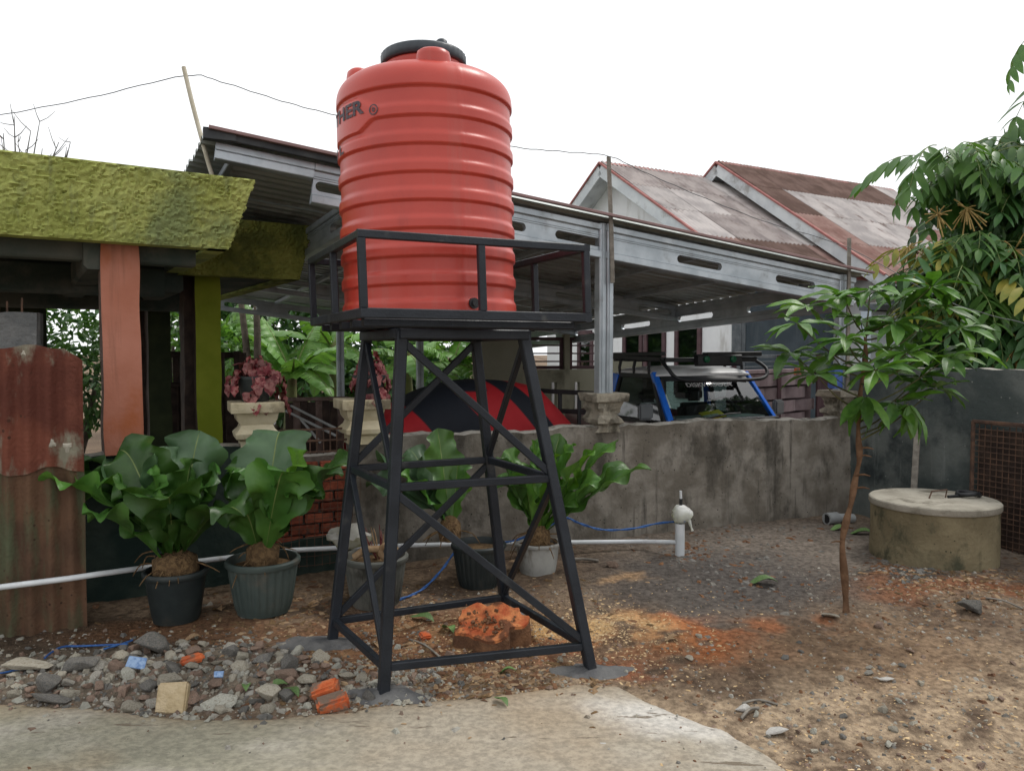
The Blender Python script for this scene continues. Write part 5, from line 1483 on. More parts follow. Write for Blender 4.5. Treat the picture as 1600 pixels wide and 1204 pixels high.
LFT = C0 - BD * 4.2
oF = -BN * 0.10; oS = BD * 0.15
fascia(LFT, C0, oF, oF + oS, ZS, 0.445, MAT['green_plaster'], MAT['green_edge'], 'fascia')
fascia(C0, S0, oF + oS, oS, ZS, 0.445, MAT['green_plaster'], MAT['green_edge'], 'fascia')
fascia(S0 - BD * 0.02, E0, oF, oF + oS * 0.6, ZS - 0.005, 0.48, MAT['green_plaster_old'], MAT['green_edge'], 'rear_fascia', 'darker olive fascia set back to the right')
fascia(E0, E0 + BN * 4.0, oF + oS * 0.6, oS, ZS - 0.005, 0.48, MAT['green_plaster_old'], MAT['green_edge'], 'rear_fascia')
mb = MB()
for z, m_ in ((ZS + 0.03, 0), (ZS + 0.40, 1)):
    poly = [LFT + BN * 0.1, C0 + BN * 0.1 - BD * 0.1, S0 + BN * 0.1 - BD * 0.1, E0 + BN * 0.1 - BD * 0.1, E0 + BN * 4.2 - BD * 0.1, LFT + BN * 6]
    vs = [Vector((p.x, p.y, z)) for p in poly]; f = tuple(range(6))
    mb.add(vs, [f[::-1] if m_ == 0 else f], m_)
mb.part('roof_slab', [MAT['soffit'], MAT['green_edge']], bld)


def bpt(base, a, b_, z): p = base + BD * a + BN * b_; return Vector((p.x, p.y, z))


for nm, p, q, w_, h_ in (('soffit_beam', bpt(C0, -4.2, 0.35, ZS - 0.03), bpt(C0, -0.15, 0.35, ZS - 0.03), 0.16, 0.12), ('soffit_beam', bpt(C0, -4.2, 1.7, ZS - 0.09), bpt(C0, -0.15, 1.7, ZS - 0.09), 0.18, 0.24), ('soffit_beam', bpt(C0, -4.2, 3.2, ZS - 0.09), bpt(C0, 0.3, 3.2, ZS - 0.09), 0.18, 0.32),
                            ('soffit_beam', bpt(C0, -0.72, 0.2, ZS - 0.06), bpt(C0, -0.72, 4.0, ZS - 0.06), 0.18, 0.18), ('soffit_beam', bpt(C0, -0.05, 1.9, ZS - 0.06), bpt(C0, -0.05, 5.4, ZS - 0.06), 0.18, 0.18), ('soffit_beam', bpt(C0, -2.2, 0.2, ZS - 0.06), bpt(C0, -2.2, 4.0, ZS - 0.06), 0.16, 0.18)):
    mb = MB(); mb.beam(p, q, w_, h_); mb.part(nm, MAT['soffit'], bld)


def column(px0, px1, Y, zb, zt, mf, ms, lab, wid=None, dep=0.2, wob=0.008):
    pc = at((px0 + px1) / 2, 560, Y); w_ = wid or (px1 - px0) / FPX * Y
    c = Vector((pc.x, pc.y, 0)); mb = MB(); nz = 24
    prof = [(-w_ / 2, -dep / 2), (w_ / 2, -dep / 2), (w_ / 2, dep / 2), (-w_ / 2, dep / 2)]
    vs = []
    for i in range(nz + 1):
        z = zb + (zt - zb) * i / nz
        for k, (x, y) in enumerate(prof):
            o_ = wob * (float(vn(z * 4, k * 7 + px0, 8)) - 0.5) * 2
            p = c + BD * (x + o_) + BN * (y + o_ * 0.5); vs.append(Vector((p.x, p.y, z)))
    for k in range(4):
        mb.add([], [], 0)
    b0 = len(mb.v); mb.v += vs
    for i in range(nz):
        for k in range(4):
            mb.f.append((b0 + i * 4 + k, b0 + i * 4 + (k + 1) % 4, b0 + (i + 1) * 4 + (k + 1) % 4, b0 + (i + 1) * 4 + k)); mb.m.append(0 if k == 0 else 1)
    o = mb.part('column', [mf, ms], bld)
    o['label'] = lab


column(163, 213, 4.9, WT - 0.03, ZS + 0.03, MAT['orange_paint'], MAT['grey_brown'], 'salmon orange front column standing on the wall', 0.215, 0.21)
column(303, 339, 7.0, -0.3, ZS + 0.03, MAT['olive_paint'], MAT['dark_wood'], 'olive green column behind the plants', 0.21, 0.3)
column(288, 300, 6.98, -0.3, ZS + 0.03, MAT['dark_wood'], MAT['dark_wood'], 'dark brown post beside the olive column', 0.1, 0.2)
column(232, 262, 8.2, -0.3, ZS + 0.03, MAT['dark_paint'], MAT['dark_wood'], 'dark green inner column', 0.22, 0.22)
column(215, 232, 8.3, -0.3, ZS + 0.03, MAT['dark_wood'], MAT['dark_wood'], 'dark inner timber post', 0.12, 0.12)
# back room walls in the shade of the porch
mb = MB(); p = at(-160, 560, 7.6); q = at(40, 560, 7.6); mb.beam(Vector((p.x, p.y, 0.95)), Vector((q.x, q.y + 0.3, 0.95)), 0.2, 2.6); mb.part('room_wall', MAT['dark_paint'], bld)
# dark timber railing with uprights at the back
rail = root('porch_railing', at(300, 620, 8.9) * 1.0, 'dark wooden railing with uprights at the back of the porch', 'railing')
y_ = 8.9
for py, hh in ((553, 0.07), (690, 0.10), (600, 0.05)):
    mb = MB(); mb.beam(at(225, py, y_ - 0.2), at(380, py + 2, y_ + 0.3), 0.06, hh); mb.part('rail', MAT['dark_wood'], rail)
for px in (232, 262, 276, 345, 371, 379):
    mb = MB(); p = at(px, 553, y_ + 0.05); mb.beam(Vector((p.x, p.y, -0.3)), Vector((p.x, p.y, 1.6 if px != 371 else 1.62)), 0.07, 0.07); mb.part('upright', MAT['dark_wood'], rail)
for k in range(9):
    px = 222 + k * 17.5; p = at(px, 650, y_ + 0.02)
    mb = MB(); mb.beam(Vector((p.x, p.y, -0.3)), Vector((p.x, p.y, 1.22)), 0.13, 0.03, up=BN); mb.part('board', MAT['dark_wood'], rail)
# brown plank screen behind the gap between the pedestals
scr = root('plank_screen', at(495, 650, 8.2), 'low dark brown plank screen behind the rusty grille', 'fence')
for k in range(8):
    px = 452 + k * 11.5; p = at(px, 660, 8.0 + 0.04 * k); mb = MB(); mb.beam(Vector((p.x, p.y, -0.3)), Vector((p.x, p.y, 1.08 + 0.02 * (k % 3))), 0.075, 0.03, up=BN); mb.part('plank', MAT['grey_brown'] if k % 3 == 1 else MAT['dark_wood'], scr)
mb = MB(); mb.beam(at(445, 624, 7.95), at(545, 622, 8.3), 0.06, 0.04); mb.part('top_rail', MAT['grey_brown'], scr)
for k, (a, b_) in enumerate((((455, 634), (538, 676)), ((447, 642), (524, 680)), ((470, 655), (500, 690)))):
    mb = MB(); mb.tube([at(*a, 6.9), at(*b_, 6.2)], 0.011, 7)
    mb.thing('leaning_rod', MAT['pvc_grey'], at(*b_, 6.2), ['thin pale rod leaning behind the grille, uppermost of three', 'thin pale rod leaning behind the grille, middle of three', 'thin short rod leaning behind the grille, lowest of three'][k], 'rod', 'rods leaning behind the grille')
# rusty grille standing on the brick bay
gz0, gz1 = 0.82, 1.03
gr = root('rusty_grille', wallpt((s_b0 + s_b1) / 2, 0.08, gz0), 'rusty iron grille set on the low brick bay between the pedestals', 'grille')
for z in (gz0 + 0.08, gz1 + 0.03, gz1 - 0.05):
    mb = MB(); mb.beam(wallpt(s_b0, 0.08, z), wallpt(s_b1, 0.08, z), 0.014, 0.014); mb.part('bar', MAT['old_steel'], gr)
for k in range(11):
    s = s_b0 + 0.03 + (s_b1 - s_b0 - 0.06) * k / 10
    mb = MB(); mb.beam(wallpt(s, 0.082, gz0), wallpt(s, 0.082, gz1 + 0.02), 0.009, 0.009); mb.part('upright', MAT['old_steel'], gr)
# chicken wire hung before the brick bay
mb = MB()
for k in range(13):
    s = s_b0 - 0.05 + (s_b1 - s_b0 + 0.1) * k / 12; mb.tube([wallpt(s, -0.05, 0.12), wallpt(s + 0.01, -0.045, 0.80)], 0.0025, 4)
for k in range(11):
    z = 0.14 + k * 0.064; mb.tube([wallpt(s_b0 - 0.05, -0.05, z), wallpt((s_b0 + s_b1) / 2, -0.055, z - 0.01), wallpt(s_b1 + 0.05, -0.05, z)], 0.0025, 4)
o = mb.thing('wire_mesh', MAT['old_steel'], wallpt(s_b0, -0.05, 0.1), 'square wire mesh hung in front of the bare brick bay', 'wire mesh')

# ================================================================== CARPORT
CPT = lambda s, t, z=0.0: (lambda p: Vector((p.x, p.y, 3.0 - 0.115 * (s - 0.3) - 0.055 * t + z)))(W0 + U * s + N * 0.07 + NB * t)
cpr = root('carport', CPT(3, 3) * Vector((1, 1, 0)) if False else Vector((CPT(3, 3).x, CPT(3, 3).y, -0.3)), 'open steel carport with a sloping corrugated metal roof behind the tank', 'carport')
Ti = INV[cpr.name]
ex = Vector((U.x, U.y, -0.115)); ey = Vector((NB.x, NB.y, -0.055))


B_ = Matrix(((ex.x, ey.x, 0, 0), (ex.y, ey.y, 0, 0), (ex.z, ey.z, 1, 0), (0, 0, 0, 1)))


def metal_sheet(L, w_, pitch, amp):
    mb = MB(); n = int(round(w_ / pitch)); ys_ = []
    for i in range(n):
        for f, h in ((0, 0), (0.22, 0), (0.36, 1), (0.64, 1), (0.78, 0)):
            ys_.append(((i + f) * pitch, h * amp))
    ys_.append((n * pitch, 0))
    xs_ = [L * i / 6 for i in range(7)]
    vs = [Vector((x, y, z)) for x in xs_ for (y, z) in ys_]
    k = len(ys_)
    mb.add(vs, [(i * k + j, (i + 1) * k + j, (i + 1) * k + j + 1, i * k + j + 1) for i in range(6) for j in range(k - 1)])
    return mb.mesh('roof_sheet', MAT['roof_sheet'], None, B_)


shA = metal_sheet(5.93, 0.75, 0.15, 0.03); shB = metal_sheet(4.93, 0.75, 0.15, 0.03)
for k in range(10):
    t = -0.12 + 0.735 * k; s0_, me = (0.27, shA) if k < 4 else (1.27, shB)
    M = Ti @ Matrix.Translation(CPT(s0_ + random.uniform(-0.03, 0.03), t, 0.02 + 0.003 * (k % 2)))
    link('roof_sheet', me, cpr, M)


def slot_beam(p0, p1, H, th, slots, name='beam', sl=0.48, sh=0.068, zc=0.45, m=None, ribs=True):
    """cold-formed beam: web pierced by oblong slots, lips and stiffening ribs; p0,p1 at its top"""
    p0 = Vector(p0); p1 = Vector(p1); Ln = (p1 - p0).length; d = (p1 - p0).normalized(); up = Vector((0, 0, 1)); up = (up - d * up.dot(d)).normalized(); sd = d.cross(up)
    P = lambda x, y, z: p0 + d * x + sd * y + up * (z - H)
    mb = MB(); y0, y1 = -th / 2, th / 2
    segs = []; x = 0
    for c in sorted(slots):
        if c - sl / 2 - 0.02 > x and c + sl / 2 + 0.02 < Ln:
            segs.append((x, c - sl / 2 - 0.01, None)); segs.append((c - sl / 2 - 0.01, c + sl / 2 + 0.01, c)); x = c + sl / 2 + 0.01
    segs.append((x, Ln, None))
    for a, b_, c in segs:
        if c is None:
            for y, fl in ((y0, 0), (y1, 1)):
                q = [P(a, y, 0), P(b_, y, 0), P(b_, y, H), P(a, y, H)]; mb.add(q, [(3, 2, 1, 0) if fl == 0 else (0, 1, 2, 3)])
        else:
            r = sh / 2; z_ = H * zc; nA = 8
            xs_ = [c - sl / 2 + r - r * math.cos(math.pi / 2 * i / nA) for i in range(nA + 1)] + [c + sl / 2 - r + r * math.sin(math.pi / 2 * i / nA) for i in range(nA + 1)]
            hs_ = [r * math.sin(math.pi / 2 * i / nA) for i in range(nA + 1)] + [r * math.cos(math.pi / 2 * i / nA) for i in range(nA + 1)]
            xs_ = [a] + xs_ + [b_]; hs_ = [0] + hs_ + [0]
            for i in range(len(xs_) - 1):
                for y in (y0, y1):
                    mb.add([P(xs_[i], y, z_ + hs_[i]), P(xs_[i + 1], y, z_ + hs_[i + 1]), P(xs_[i + 1], y, H), P(xs_[i], y, H)], [(0, 1, 2, 3)])
                    mb.add([P(xs_[i], y, 0), P(xs_[i + 1], y, 0), P(xs_[i + 1], y, z_ - hs_[i + 1]), P(xs_[i], y, z_ - hs_[i])], [(0, 1, 2, 3)])
                if hs_[i] + hs_[i + 1] > 0:
                    for sg in (1, -1):
                        mb.add([P(xs_[i], y0, z_ + sg * hs_[i]), P(xs_[i + 1], y0, z_ + sg * hs_[i + 1]), P(xs_[i + 1], y1, z_ + sg * hs_[i + 1]), P(xs_[i], y1, z_ + sg * hs_[i])], [(0, 1, 2, 3)])
    if ribs:
        for z0_, z1_, o_ in ((0, 0.06, 0.022), (0.09, 0.10, 0.006), (0.17, 0.18, 0.006), (H - 0.09, H - 0.08, 0.006), (H - 0.05, H, 0.022)):
            if z1_ > H * zc - sh / 2 and z0_ < H * zc + sh / 2 and o_ < 0.02: continue
            mb.beam(P(0.002, 0, (z0_ + z1_) / 2), P(Ln - 0.002, 0, (z0_ + z1_) / 2), th + 2 * o_, z1_ - z0_, up=up, ch=0.1)
    return mb.part(name, m or MAT['galv'], cpr)


sl_s = [s for s in (0.9, 2.05, 3.18, 4.32, 5.46)]
# front beam: one channel at the high end, doubled from s = 1.0 on
slot_beam(CPT(0.36, 0, -0.01), CPT(1.0, 0, -0.01), 0.11, 0.05, [], 'front_beam')
slot_beam(CPT(1.0, 0, -0.01), CPT(6.12, 0, -0.01), 0.275, 0.05, [s - 1.0 for s in (1.26, 2.40, 3.14, 4.32, 5.42)], 'front_beam')
for t in (2.5, 4.8):
    slot_beam(CPT(1.2 if t > 2.7 else 0.4, t, -0.01), CPT(6.1, t, -0.01), 0.2, 0.05, [0.8 + 1.15 * i for i in range(5)], 'rafter', zc=0.5)
slot_beam(CPT(1.2, 7.05, -0.01), CPT(6.1, 7.05, -0.01), 0.23, 0.05, [0.5 + 0.95 * i for i in range(5)], 'back_beam')
slot_beam(CPT(6.08, 0.1, -0.02), CPT(6.08, 7.0, -0.02), 0.30, 0.05, [0.9 + 1.15 * i for i in range(6)], 'eave_beam', sl=0.62)
slot_beam(CPT(1.38, 0.08, -0.10), CPT(1.38, 2.25, -0.06), 0.24, 0.05, [0.6, 1.7], 'cross_beam')
for s in (0.5, 2.2, 3.35, 4.5, 5.3):
    mb = MB(); mb.beam(CPT(s, 0.05, -0.025), CPT(s, 2.5 if s < 1 else 7.0, -0.025), 0.05, 0.05); mb.part('purlin', MAT['galv'], cpr)
mb = MB(); mb.beam(CPT(0.3, -0.14, 0.04), CPT(6.22, -0.14, 0.04), 0.035, 0.022); mb.part('edge_trim', MAT['roof_red'], cpr)
mb = MB(); mb.beam(CPT(0.3, -0.11, 0.012), CPT(2.2, -0.11, 0.012), 0.03, 0.05); mb.part('dark_flashing', MAT['dark_trim'], cpr)
mb = MB(); mb.box(CPT(0.37, -0.10, 0.015), (0.20, 0.07, 0.07), WA); mb.part('dark_flashing', MAT['dark_trim'], cpr)


def cpost(s, zb, zt, d=0.07, t=None, nm='post', w_=0.10):
    c = wallpt(s, d, 0) if t is None else CPT(s, t) * 1.0
    mb = MB()
    for o_ in (-w_ * 0.3, w_ * 0.3):
        q = Vector((c.x, c.y, 0)) + U * o_
        mb.beam(Vector((q.x, q.y, zb)), Vector((q.x, q.y, zt)), w_ * 0.56, w_ * 0.8, up=N)
        q2 = q - N * (w_ * 0.4)
        mb.beam(Vector((q2.x, q2.y, zb + 0.002)), Vector((q2.x, q2.y, zt - 0.002)), w_ * 0.2, w_ * 0.12, up=N)
    mb.part(nm, MAT['galv'], cpr)


cpost(sP[2], 1.268, CPT(sP[2], 0).z - 0.0, w_=0.115)
cpost(sP[3], 1.238, CPT(sP[3], 0).z - 0.0, w_=0.10)
for s, t in ((3.2, 7.05), (4.54, 7.05), (6.05, 7.0)):
    cpost(s, -0.3, CPT(s, t).z - 0.02, t=t, w_=0.10)

# poles and the wire between them
pw = [at(287, 105, 5.35), at(300, 160, 5.33), at(316, 220, 5.3), at(332, 276, 5.27)]
mb = MB(); mb.tube(curve([pw[0]] + pw[1:] + [Vector((pw[3].x + 0.05, pw[3].y - 0.02, ZS + 0.44))], 3), 0.015, 9); mb.thing('bamboo_pole', MAT['bamboo'], pw[3], 'pale bamboo pole leaning up from the green canopy', 'pole', smooth=60)
q3 = wallpt(sP[2], -0.02, 0)
sk = [at(957, 442, q3.y), at(955, 360, q3.y), at(951, 245, q3.y)]
mb = MB(); mb.beam(sk[0], sk[1], 0.03, 0.035); mb.beam(sk[1], sk[2], 0.028, 0.033); mb.thing('wooden_stick', MAT['grey_wood'], sk[0], 'grey wooden stick lashed to the carport post beside the car', 'stick')
q4 = wallpt(sP[3], -0.02, 0)
mb = MB(); mb.beam(at(1324, 610, q4.y), at(1327, 372, q4.y), 0.03, 0.03); mb.thing('wooden_stick', MAT['grey_wood'], at(1324, 610, q4.y), 'thin brown stick tied to the corner post behind the young tree', 'stick')
wpts = curve([at(-60, 187, 5.9), at(0, 180, 5.8), at(140, 153, 5.6), at(288, 119, 5.35), at(345, 128, 5.45), at(440, 158, 5.6), at(530, 181, 5.75), at(660, 205, 5.9), at(805, 230, 6.05), at(880, 237, 6.12), at(951, 244, 6.2), at(1000, 266, 6.4), at(1090, 305, 6.65), at(1200, 348, 6.95), at(1327, 388, 7.2), at(1480, 470, 6.6), at(1600, 505, 6.3)], 8)
mb = MB(); mb.tube([p + Vector((0, 0, 0.003 * math.sin(i * 1.7))) for i, p in enumerate(wpts)], 0.0035, 5); mb.thing('overhead_wire', MAT['wire'], wpts[20], 'thin dark wire strung between the poles across the sky', 'wire')

# ================================================================== RIGHT WALL BITS
pb_ = at(1418, 765, 6.45); pt_ = at(1434, 664, 6.62)
mb = MB(); mb.beam(pb_ - Vector((0.02, 0.1, 0.55)), pt_, 0.05, 0.03); mb.thing('leaning_plank', MAT['grey_wood'], pb_, 'grey plank leaning on the dark wall behind the well', 'plank')
mb = MB()
ga = sw(1.28, -0.06, 0.05); gb = sw(2.9, -0.06, 0.05)
for k in range(34):
    t = k / 33; p = ga.lerp(gb, t); mb.tube([p + Vector((0, 0, 0.0)), p + Vector((0.004, 0, 0.98 + 0.02 * math.sin(k)))], 0.004, 4)
for k in range(22):
    z = 0.04 + 0.045 * k; mb.tube([ga + Vector((0, 0, z)), ga.lerp(gb, 0.5) + Vector((-0.02, -0.01, z + 0.008 * math.sin(k * 2))), gb + Vector((0, 0, z))], 0.004, 4)
mb.beam(ga, ga + Vector((0, 0, 1.0)), 0.025, 0.025); mb.beam(ga + Vector((0, 0, 1.0)), gb + Vector((0, 0, 1.0)), 0.025, 0.025)
mb.thing('wire_mesh', MAT['old_steel'], ga, 'rusty wire mesh panel leaning on the dark wall right of the well', 'wire mesh')
wk = sw(1.6, -0.045, 0.5)
mb = MB(); mb.box(sw(2.12, -0.03, 0.52), (1.6, 0.02, 0.94), WA - math.pi / 2); mb.thing('timber_hoarding', MAT['dark_wood'], sw(2.12, -0.03, 0.05), 'dark brown hoarding behind the rusty mesh at the right edge', 'hoarding')
# advert tin on the corner pedestal
mb = MB(); p = at(1305, 588, 7.15); mb.box(p, (0.10, 0.08, 0.22), WA); mb.box(p + Vector((-0.02, -0.045, -0.05)), (0.04, 0.012, 0.06), WA, m=1)
mb.thing('paint_tin', [MAT['lead_blue'], MAT['yellow_card']], Vector((p.x, p.y, 1.24)), 'small blue and yellow carton on the corner pedestal', 'carton')


# ================================================================== OFF-ROAD CAR
CF = -0.3
wl = at(1058, 655, 8.0); wr = at(1204, 652, 8.5)
car_c = (wl + wr) / 2; car_c = Vector((car_c.x, car_c.y, 0))
car = root('parked_car', (car_c.x, car_c.y, CF), 'blue and white off-road pickup with a black roof rack, parked behind the wall', 'car', rz=WA)
HW = 0.70                                      # half width at the windscreen base


def quad_panel(mb, a, b, c_, d, n=6, bulge=0.0, m=0):
    a, b, c_, d = map(Vector, (a, b, c_, d)); nr = (b - a).cross(d - a).normalized()
    mb.grid(lambda i, j: (a.lerp(b, i / n)).lerp(d.lerp(c_, i / n), j / n) + nr * bulge * math.sin(math.pi * i / n) * math.sin(math.pi * j / n), n, n, m)


zb_, zr_ = 1.21, 1.675                          # windscreen base and roof edge above the floor
yb_, yt_ = 0.0, 0.40                           # base and head of the windscreen, back along the car
tw = 0.60
# lower body: lofted tub
mb = MB(); secs = [(-1.0, 0.45, 1.02, 0.62), (-0.95, 0.35, 1.06, 0.68), (-0.5, 0.32, 1.10, 0.71), (-0.02, 0.32, 1.18, 0.73), (0.5, 0.32, 1.16, 0.75), (1.6, 0.32, 1.16, 0.75), (2.3, 0.35, 1.16, 0.74), (2.35, 0.45, 1.1, 0.70)]
vs = []
for y, z0, z1, hw in secs:
    for x, z in ((-hw * 0.92, z0), (-hw, z0 + 0.12), (-hw, z1 - 0.14), (-hw * 0.96, z1 - 0.03), (-hw * 0.86, z1), (0, z1 + 0.02), (hw * 0.86, z1), (hw * 0.96, z1 - 0.03), (hw, z1 - 0.14), (hw, z0 + 0.12), (hw * 0.92, z0)): vs.append(Vector((x, y, z)))
n = 11
fs = [(i * n + j, i * n + j + 1, (i + 1) * n + j + 1, (i + 1) * n + j) for i in range(len(secs) - 1) for j in range(n - 1)] + [tuple(range(n - 1, -1, -1)), tuple((len(secs) - 1) * n + j for j in range(n))]
fs = [f for k, f in enumerate(fs) if not (40 <= k < 60 and k % 10 in (4, 5))]
mb.add(vs, fs); mb.local('body', MAT['car_maroon'], car, 40)
# windscreen, pillars, roof
WBL, WBR, WTL, WTR = Vector((-HW + 0.05, yb_, zb_)), Vector((HW - 0.05, yb_, zb_)), Vector((-tw + 0.03, yt_, zr_ - 0.015)), Vector((tw - 0.03, yt_, zr_ - 0.015))
mb = MB(); quad_panel(mb, WBL, WBR, WTR, WTL, 10, 0.03); ws = mb.local('windscreen', MAT['glass'], car, 180)
mb = MB(); quad_panel(mb, WBL.lerp(WTL, 0.82) + Vector((0, -0.018, 0.012)), WBR.lerp(WTR, 0.82) + Vector((0, -0.018, 0.012)), WTR + Vector((0, -0.006, 0.002)), WTL + Vector((0, -0.006, 0.002)), 8, 0.012); mb.local('sun_strip', MAT['black'], ws, 180)
vs_, fs_ = text_mesh('DISKWIDOLA', 0.075, 0.002); x0 = min(v.x for v in vs_); x1 = max(v.x for v in vs_)
e1 = Vector((1, 0, 0)); e2 = (WTL - WBL); e2.x = 0; e2.normalize(); nn = e1.cross(e2)
mb = MB(); o0 = WBL.lerp(WTL, 0.66) + Vector((0.27, 0, 0)) + nn * 0.037
mb.add([o0 + e1 * ((v.x - x0) / (x1 - x0) * 0.62) + e2 * v.y for v in vs_], fs_); mb.local('lettering', MAT['sticker'], ws)
for sx, nm in ((-1, 'pillar'), (1, 'pillar')):
    mb = MB(); mb.beam(Vector((sx * (HW + 0.0), yb_ + 0.0, zb_ - 0.06)), Vector((sx * (tw + 0.03), yt_ + 0.02, zr_)), 0.075 if sx < 0 else 0.045, 0.05, up=(0, -1, 0.5)); mb.local('pillar', MAT['car_blue'], car, 40)
    mb = MB(); mb.beam(Vector((sx * 0.745, 1.20, zb_ - 0.08)), Vector((sx * (tw + 0.05), 1.14, zr_ - 0.02)), 0.13, 0.06, up=(sx, 0, 0.3)); mb.local('pillar', MAT['car_blue'], car, 40)
    # door with window frame and glass
    d = root('x', (0, 0, 0)) if False else None
    mb = MB()
    P_ = lambda y, z: Vector((sx * (0.765 - (0.765 - tw - 0.03) * max(0, (z - 1.1)) / 0.575), y, z))
    mb.grid(lambda i, j: P_(0.06 + 1.18 * i / 6, 0.55 + 0.62 * j / 4) + Vector((sx * 0.012 * math.sin(math.pi * j / 4), 0, 0)), 6, 4, 0, flip=sx > 0)
    dr = mb.local('door', MAT['car_maroon'], car, 60)
    mb = MB(); a, b, c_, dd = P_(0.05, 1.16), P_(1.12, 1.16), P_(1.08, 1.645), P_(0.42, 1.645)
    for p, q in ((a, b), (b, c_), (c_, dd), (dd, a)): mb.beam(p, q, 0.05, 0.05, up=(sx, 0, 0))
    mb.local('window_frame', MAT['black'], dr, 40)
    mb = MB(); mb.add([a, b, c_, dd], [(0, 1, 2, 3)]); mb.local('side_glass', MAT['glass_dark'], dr)
    mb = MB(); mb.beam(Vector((sx * 0.79, 0.26, 1.14)), Vector((sx * 0.88, 0.2, 1.22)), 0.03, 0.03)
    mr = mb.local('mirror_arm', MAT['black'], car); me_ = bevel_box('mirror', (0.16, 0.07, 0.17), MAT['car_grey'], 0.02, 0, 1); o = link('mirror', me_, car); o.location = (sx * 0.90, 0.18, 1.28); o.rotation_euler = (0, 0, sx * 0.2)
    for y in (-0.55, 1.75):
        mb = MB(); mb.tube([Vector((sx * 0.60, y, 0.34)), Vector((sx * 0.62, y, 0.34)), Vector((sx * 0.78, y, 0.34)), Vector((sx * 0.80, y, 0.34))], [0.31, 0.34, 0.34, 0.31], 28); wh = mb.local('wheel', MAT['rubber'], car, 40)
        mb = MB(); mb.tube([Vector((sx * 0.79, y, 0.34)), Vector((sx * 0.81, y, 0.34))], [0.2, 0.16], 20); mb.local('rim', MAT['car_grey'], wh, 40)
    mb = MB(); mb.tube([Vector((sx * 0.48, -1.0, 0.82)), Vector((sx * 0.48, -1.03, 0.82))], [0.11, 0.09], 18); mb.local('headlight', MAT['sticker'], car, 40)
# roof shell with rounded edge
mb = MB(); secs = [(0.36, 0.0), (0.42, 0.045), (0.55, 0.07), (0.8, 0.08), (1.1, 0.06), (1.2, 0.0)]; vs = []
for y, h in secs:
    for k in range(13):
        a = math.pi * k / 12; x = -math.cos(a); vs.append(Vector((math.copysign(abs(x) ** 0.55, x) * (tw + 0.045), y, zr_ - 0.03 + (h + 0.03) * math.sin(a) ** 0.45)))
fs = [(i * 13 + j, (i + 1) * 13 + j, (i + 1) * 13 + j + 1, i * 13 + j + 1) for i in range(len(secs) - 1) for j in range(12)] + [tuple(range(12, -1, -1))[::-1], tuple((len(secs) - 1) * 13 + j for j in range(13))]
mb.add(vs, fs); mb.local('roof', MAT['car_white'], car, 40)
mb = MB(); mb.add([Vector((-0.6, 1.25, 1.2)), Vector((0.6, 1.25, 1.2)), Vector((0.55, 1.2, 1.62)), Vector((-0.55, 1.2, 1.62))], [(0, 1, 2, 3)]); mb.local('rear_glass', MAT['glass'], car)
# cabin
me_ = bevel_box('dashboard', (1.25, 0.35, 0.12), MAT['dash'], 0.03, 0, 2); o = link('dashboard', me_, car); o.location = (0, 0.2, 1.15)
for x in (-0.33, 0.33):
    me_ = bevel_box('seat', (0.46, 0.16, 0.62), MAT['seat'], 0.05, 0, 3); o = link('seat', me_, car); o.location = (x, 0.92, 1.0); o.rotation_euler = (-0.2, 0, 0)
    me_ = bevel_box('headrest', (0.24, 0.1, 0.16), MAT['seat'], 0.04, 0, 3); o = link('headrest', me_, car); o.location = (x, 0.98, 1.40)
mb = MB(); mb.tube([Vector((0.33 + 0.17 * math.cos(t * 0.35), 0.42 + 0.05 * math.sin(t * 0.35), 1.24 + 0.15 * math.sin(t * 0.35))) for t in range(19)], 0.014, 7); mb.local('steering_wheel', MAT['black'], car, 60)
mb = MB(); mb.box((-0.12, 0.06, 1.235), (0.30, 0.13, 0.012), 0.15, rot=Matrix.Rotation(0.5, 3, 'X') @ Matrix.Rotation(0.15, 3, 'Z')); mb.box((-0.16, 0.035, 1.226), (0.22, 0.04, 0.012), 0.15, m=1, rot=Matrix.Rotation(0.5, 3, 'X') @ Matrix.Rotation(0.15, 3, 'Z'))
mb.local('dash_card', [MAT['yellow_card'], MAT['sticker']], car)
mb = MB(); mb.tube(curve([Vector((-0.28, -0.045, 1.20)), Vector((-0.02, -0.035, 1.245)), Vector((0.18, -0.035, 1.25))], 4), 0.009, 6); mb.tube([Vector((-0.35, -0.03, 1.19)), Vector((-0.1, -0.04, 1.235))], 0.012, 6); mb.local('wiper', MAT['black'], car, 60)
mb = MB(); mb.beam(Vector((-HW, -0.02, zb_ - 0.035)), Vector((HW, -0.02, zb_ - 0.035)), 0.06, 0.05); mb.local('cowl', MAT['black'], car)
mb = MB(); mb.beam(Vector((-0.62, -1.06, 0.5)), Vector((0.62, -1.06, 0.5)), 0.12, 0.16); mb.local('bumper', MAT['black'], car)
# roof rack
rk = MB(); zk = 1.83
for x in (-0.62, 0.62): rk.beam(Vector((x, 0.25, zk)), Vector((x, 1.25, zk + 0.02)), 0.05, 0.05)
for y in (0.25, 0.5, 0.75, 1.0, 1.25): rk.beam(Vector((-0.62, y, zk - 0.01)), Vector((0.62, y, zk - 0.01)), 0.05, 0.04)
rack = rk.local('roof_rack', MAT['black'], car)
for x in (-0.62, 0.62):
    for y in (0.5, 0.8, 1.1):
        mb = MB(); mb.tube([Vector((x * 1.02, y, 1.64)), Vector((x * 1.04, y, 1.73)), Vector((x, y, zk))], 0.018, 7); mb.local('rack_foot', MAT['black'], rack, 50)
mb = MB(); mb.beam(Vector((-0.62, 1.25, zk + 0.05)), Vector((-0.60, 0.3, zk + 0.06)), 0.06, 0.045); mb.beam(Vector((-0.1, 0.22, zk + 0.05)), Vector((0.66, 0.24, zk + 0.06)), 0.10, 0.05); mb.local('rack_load_bar', MAT['black'], rack)
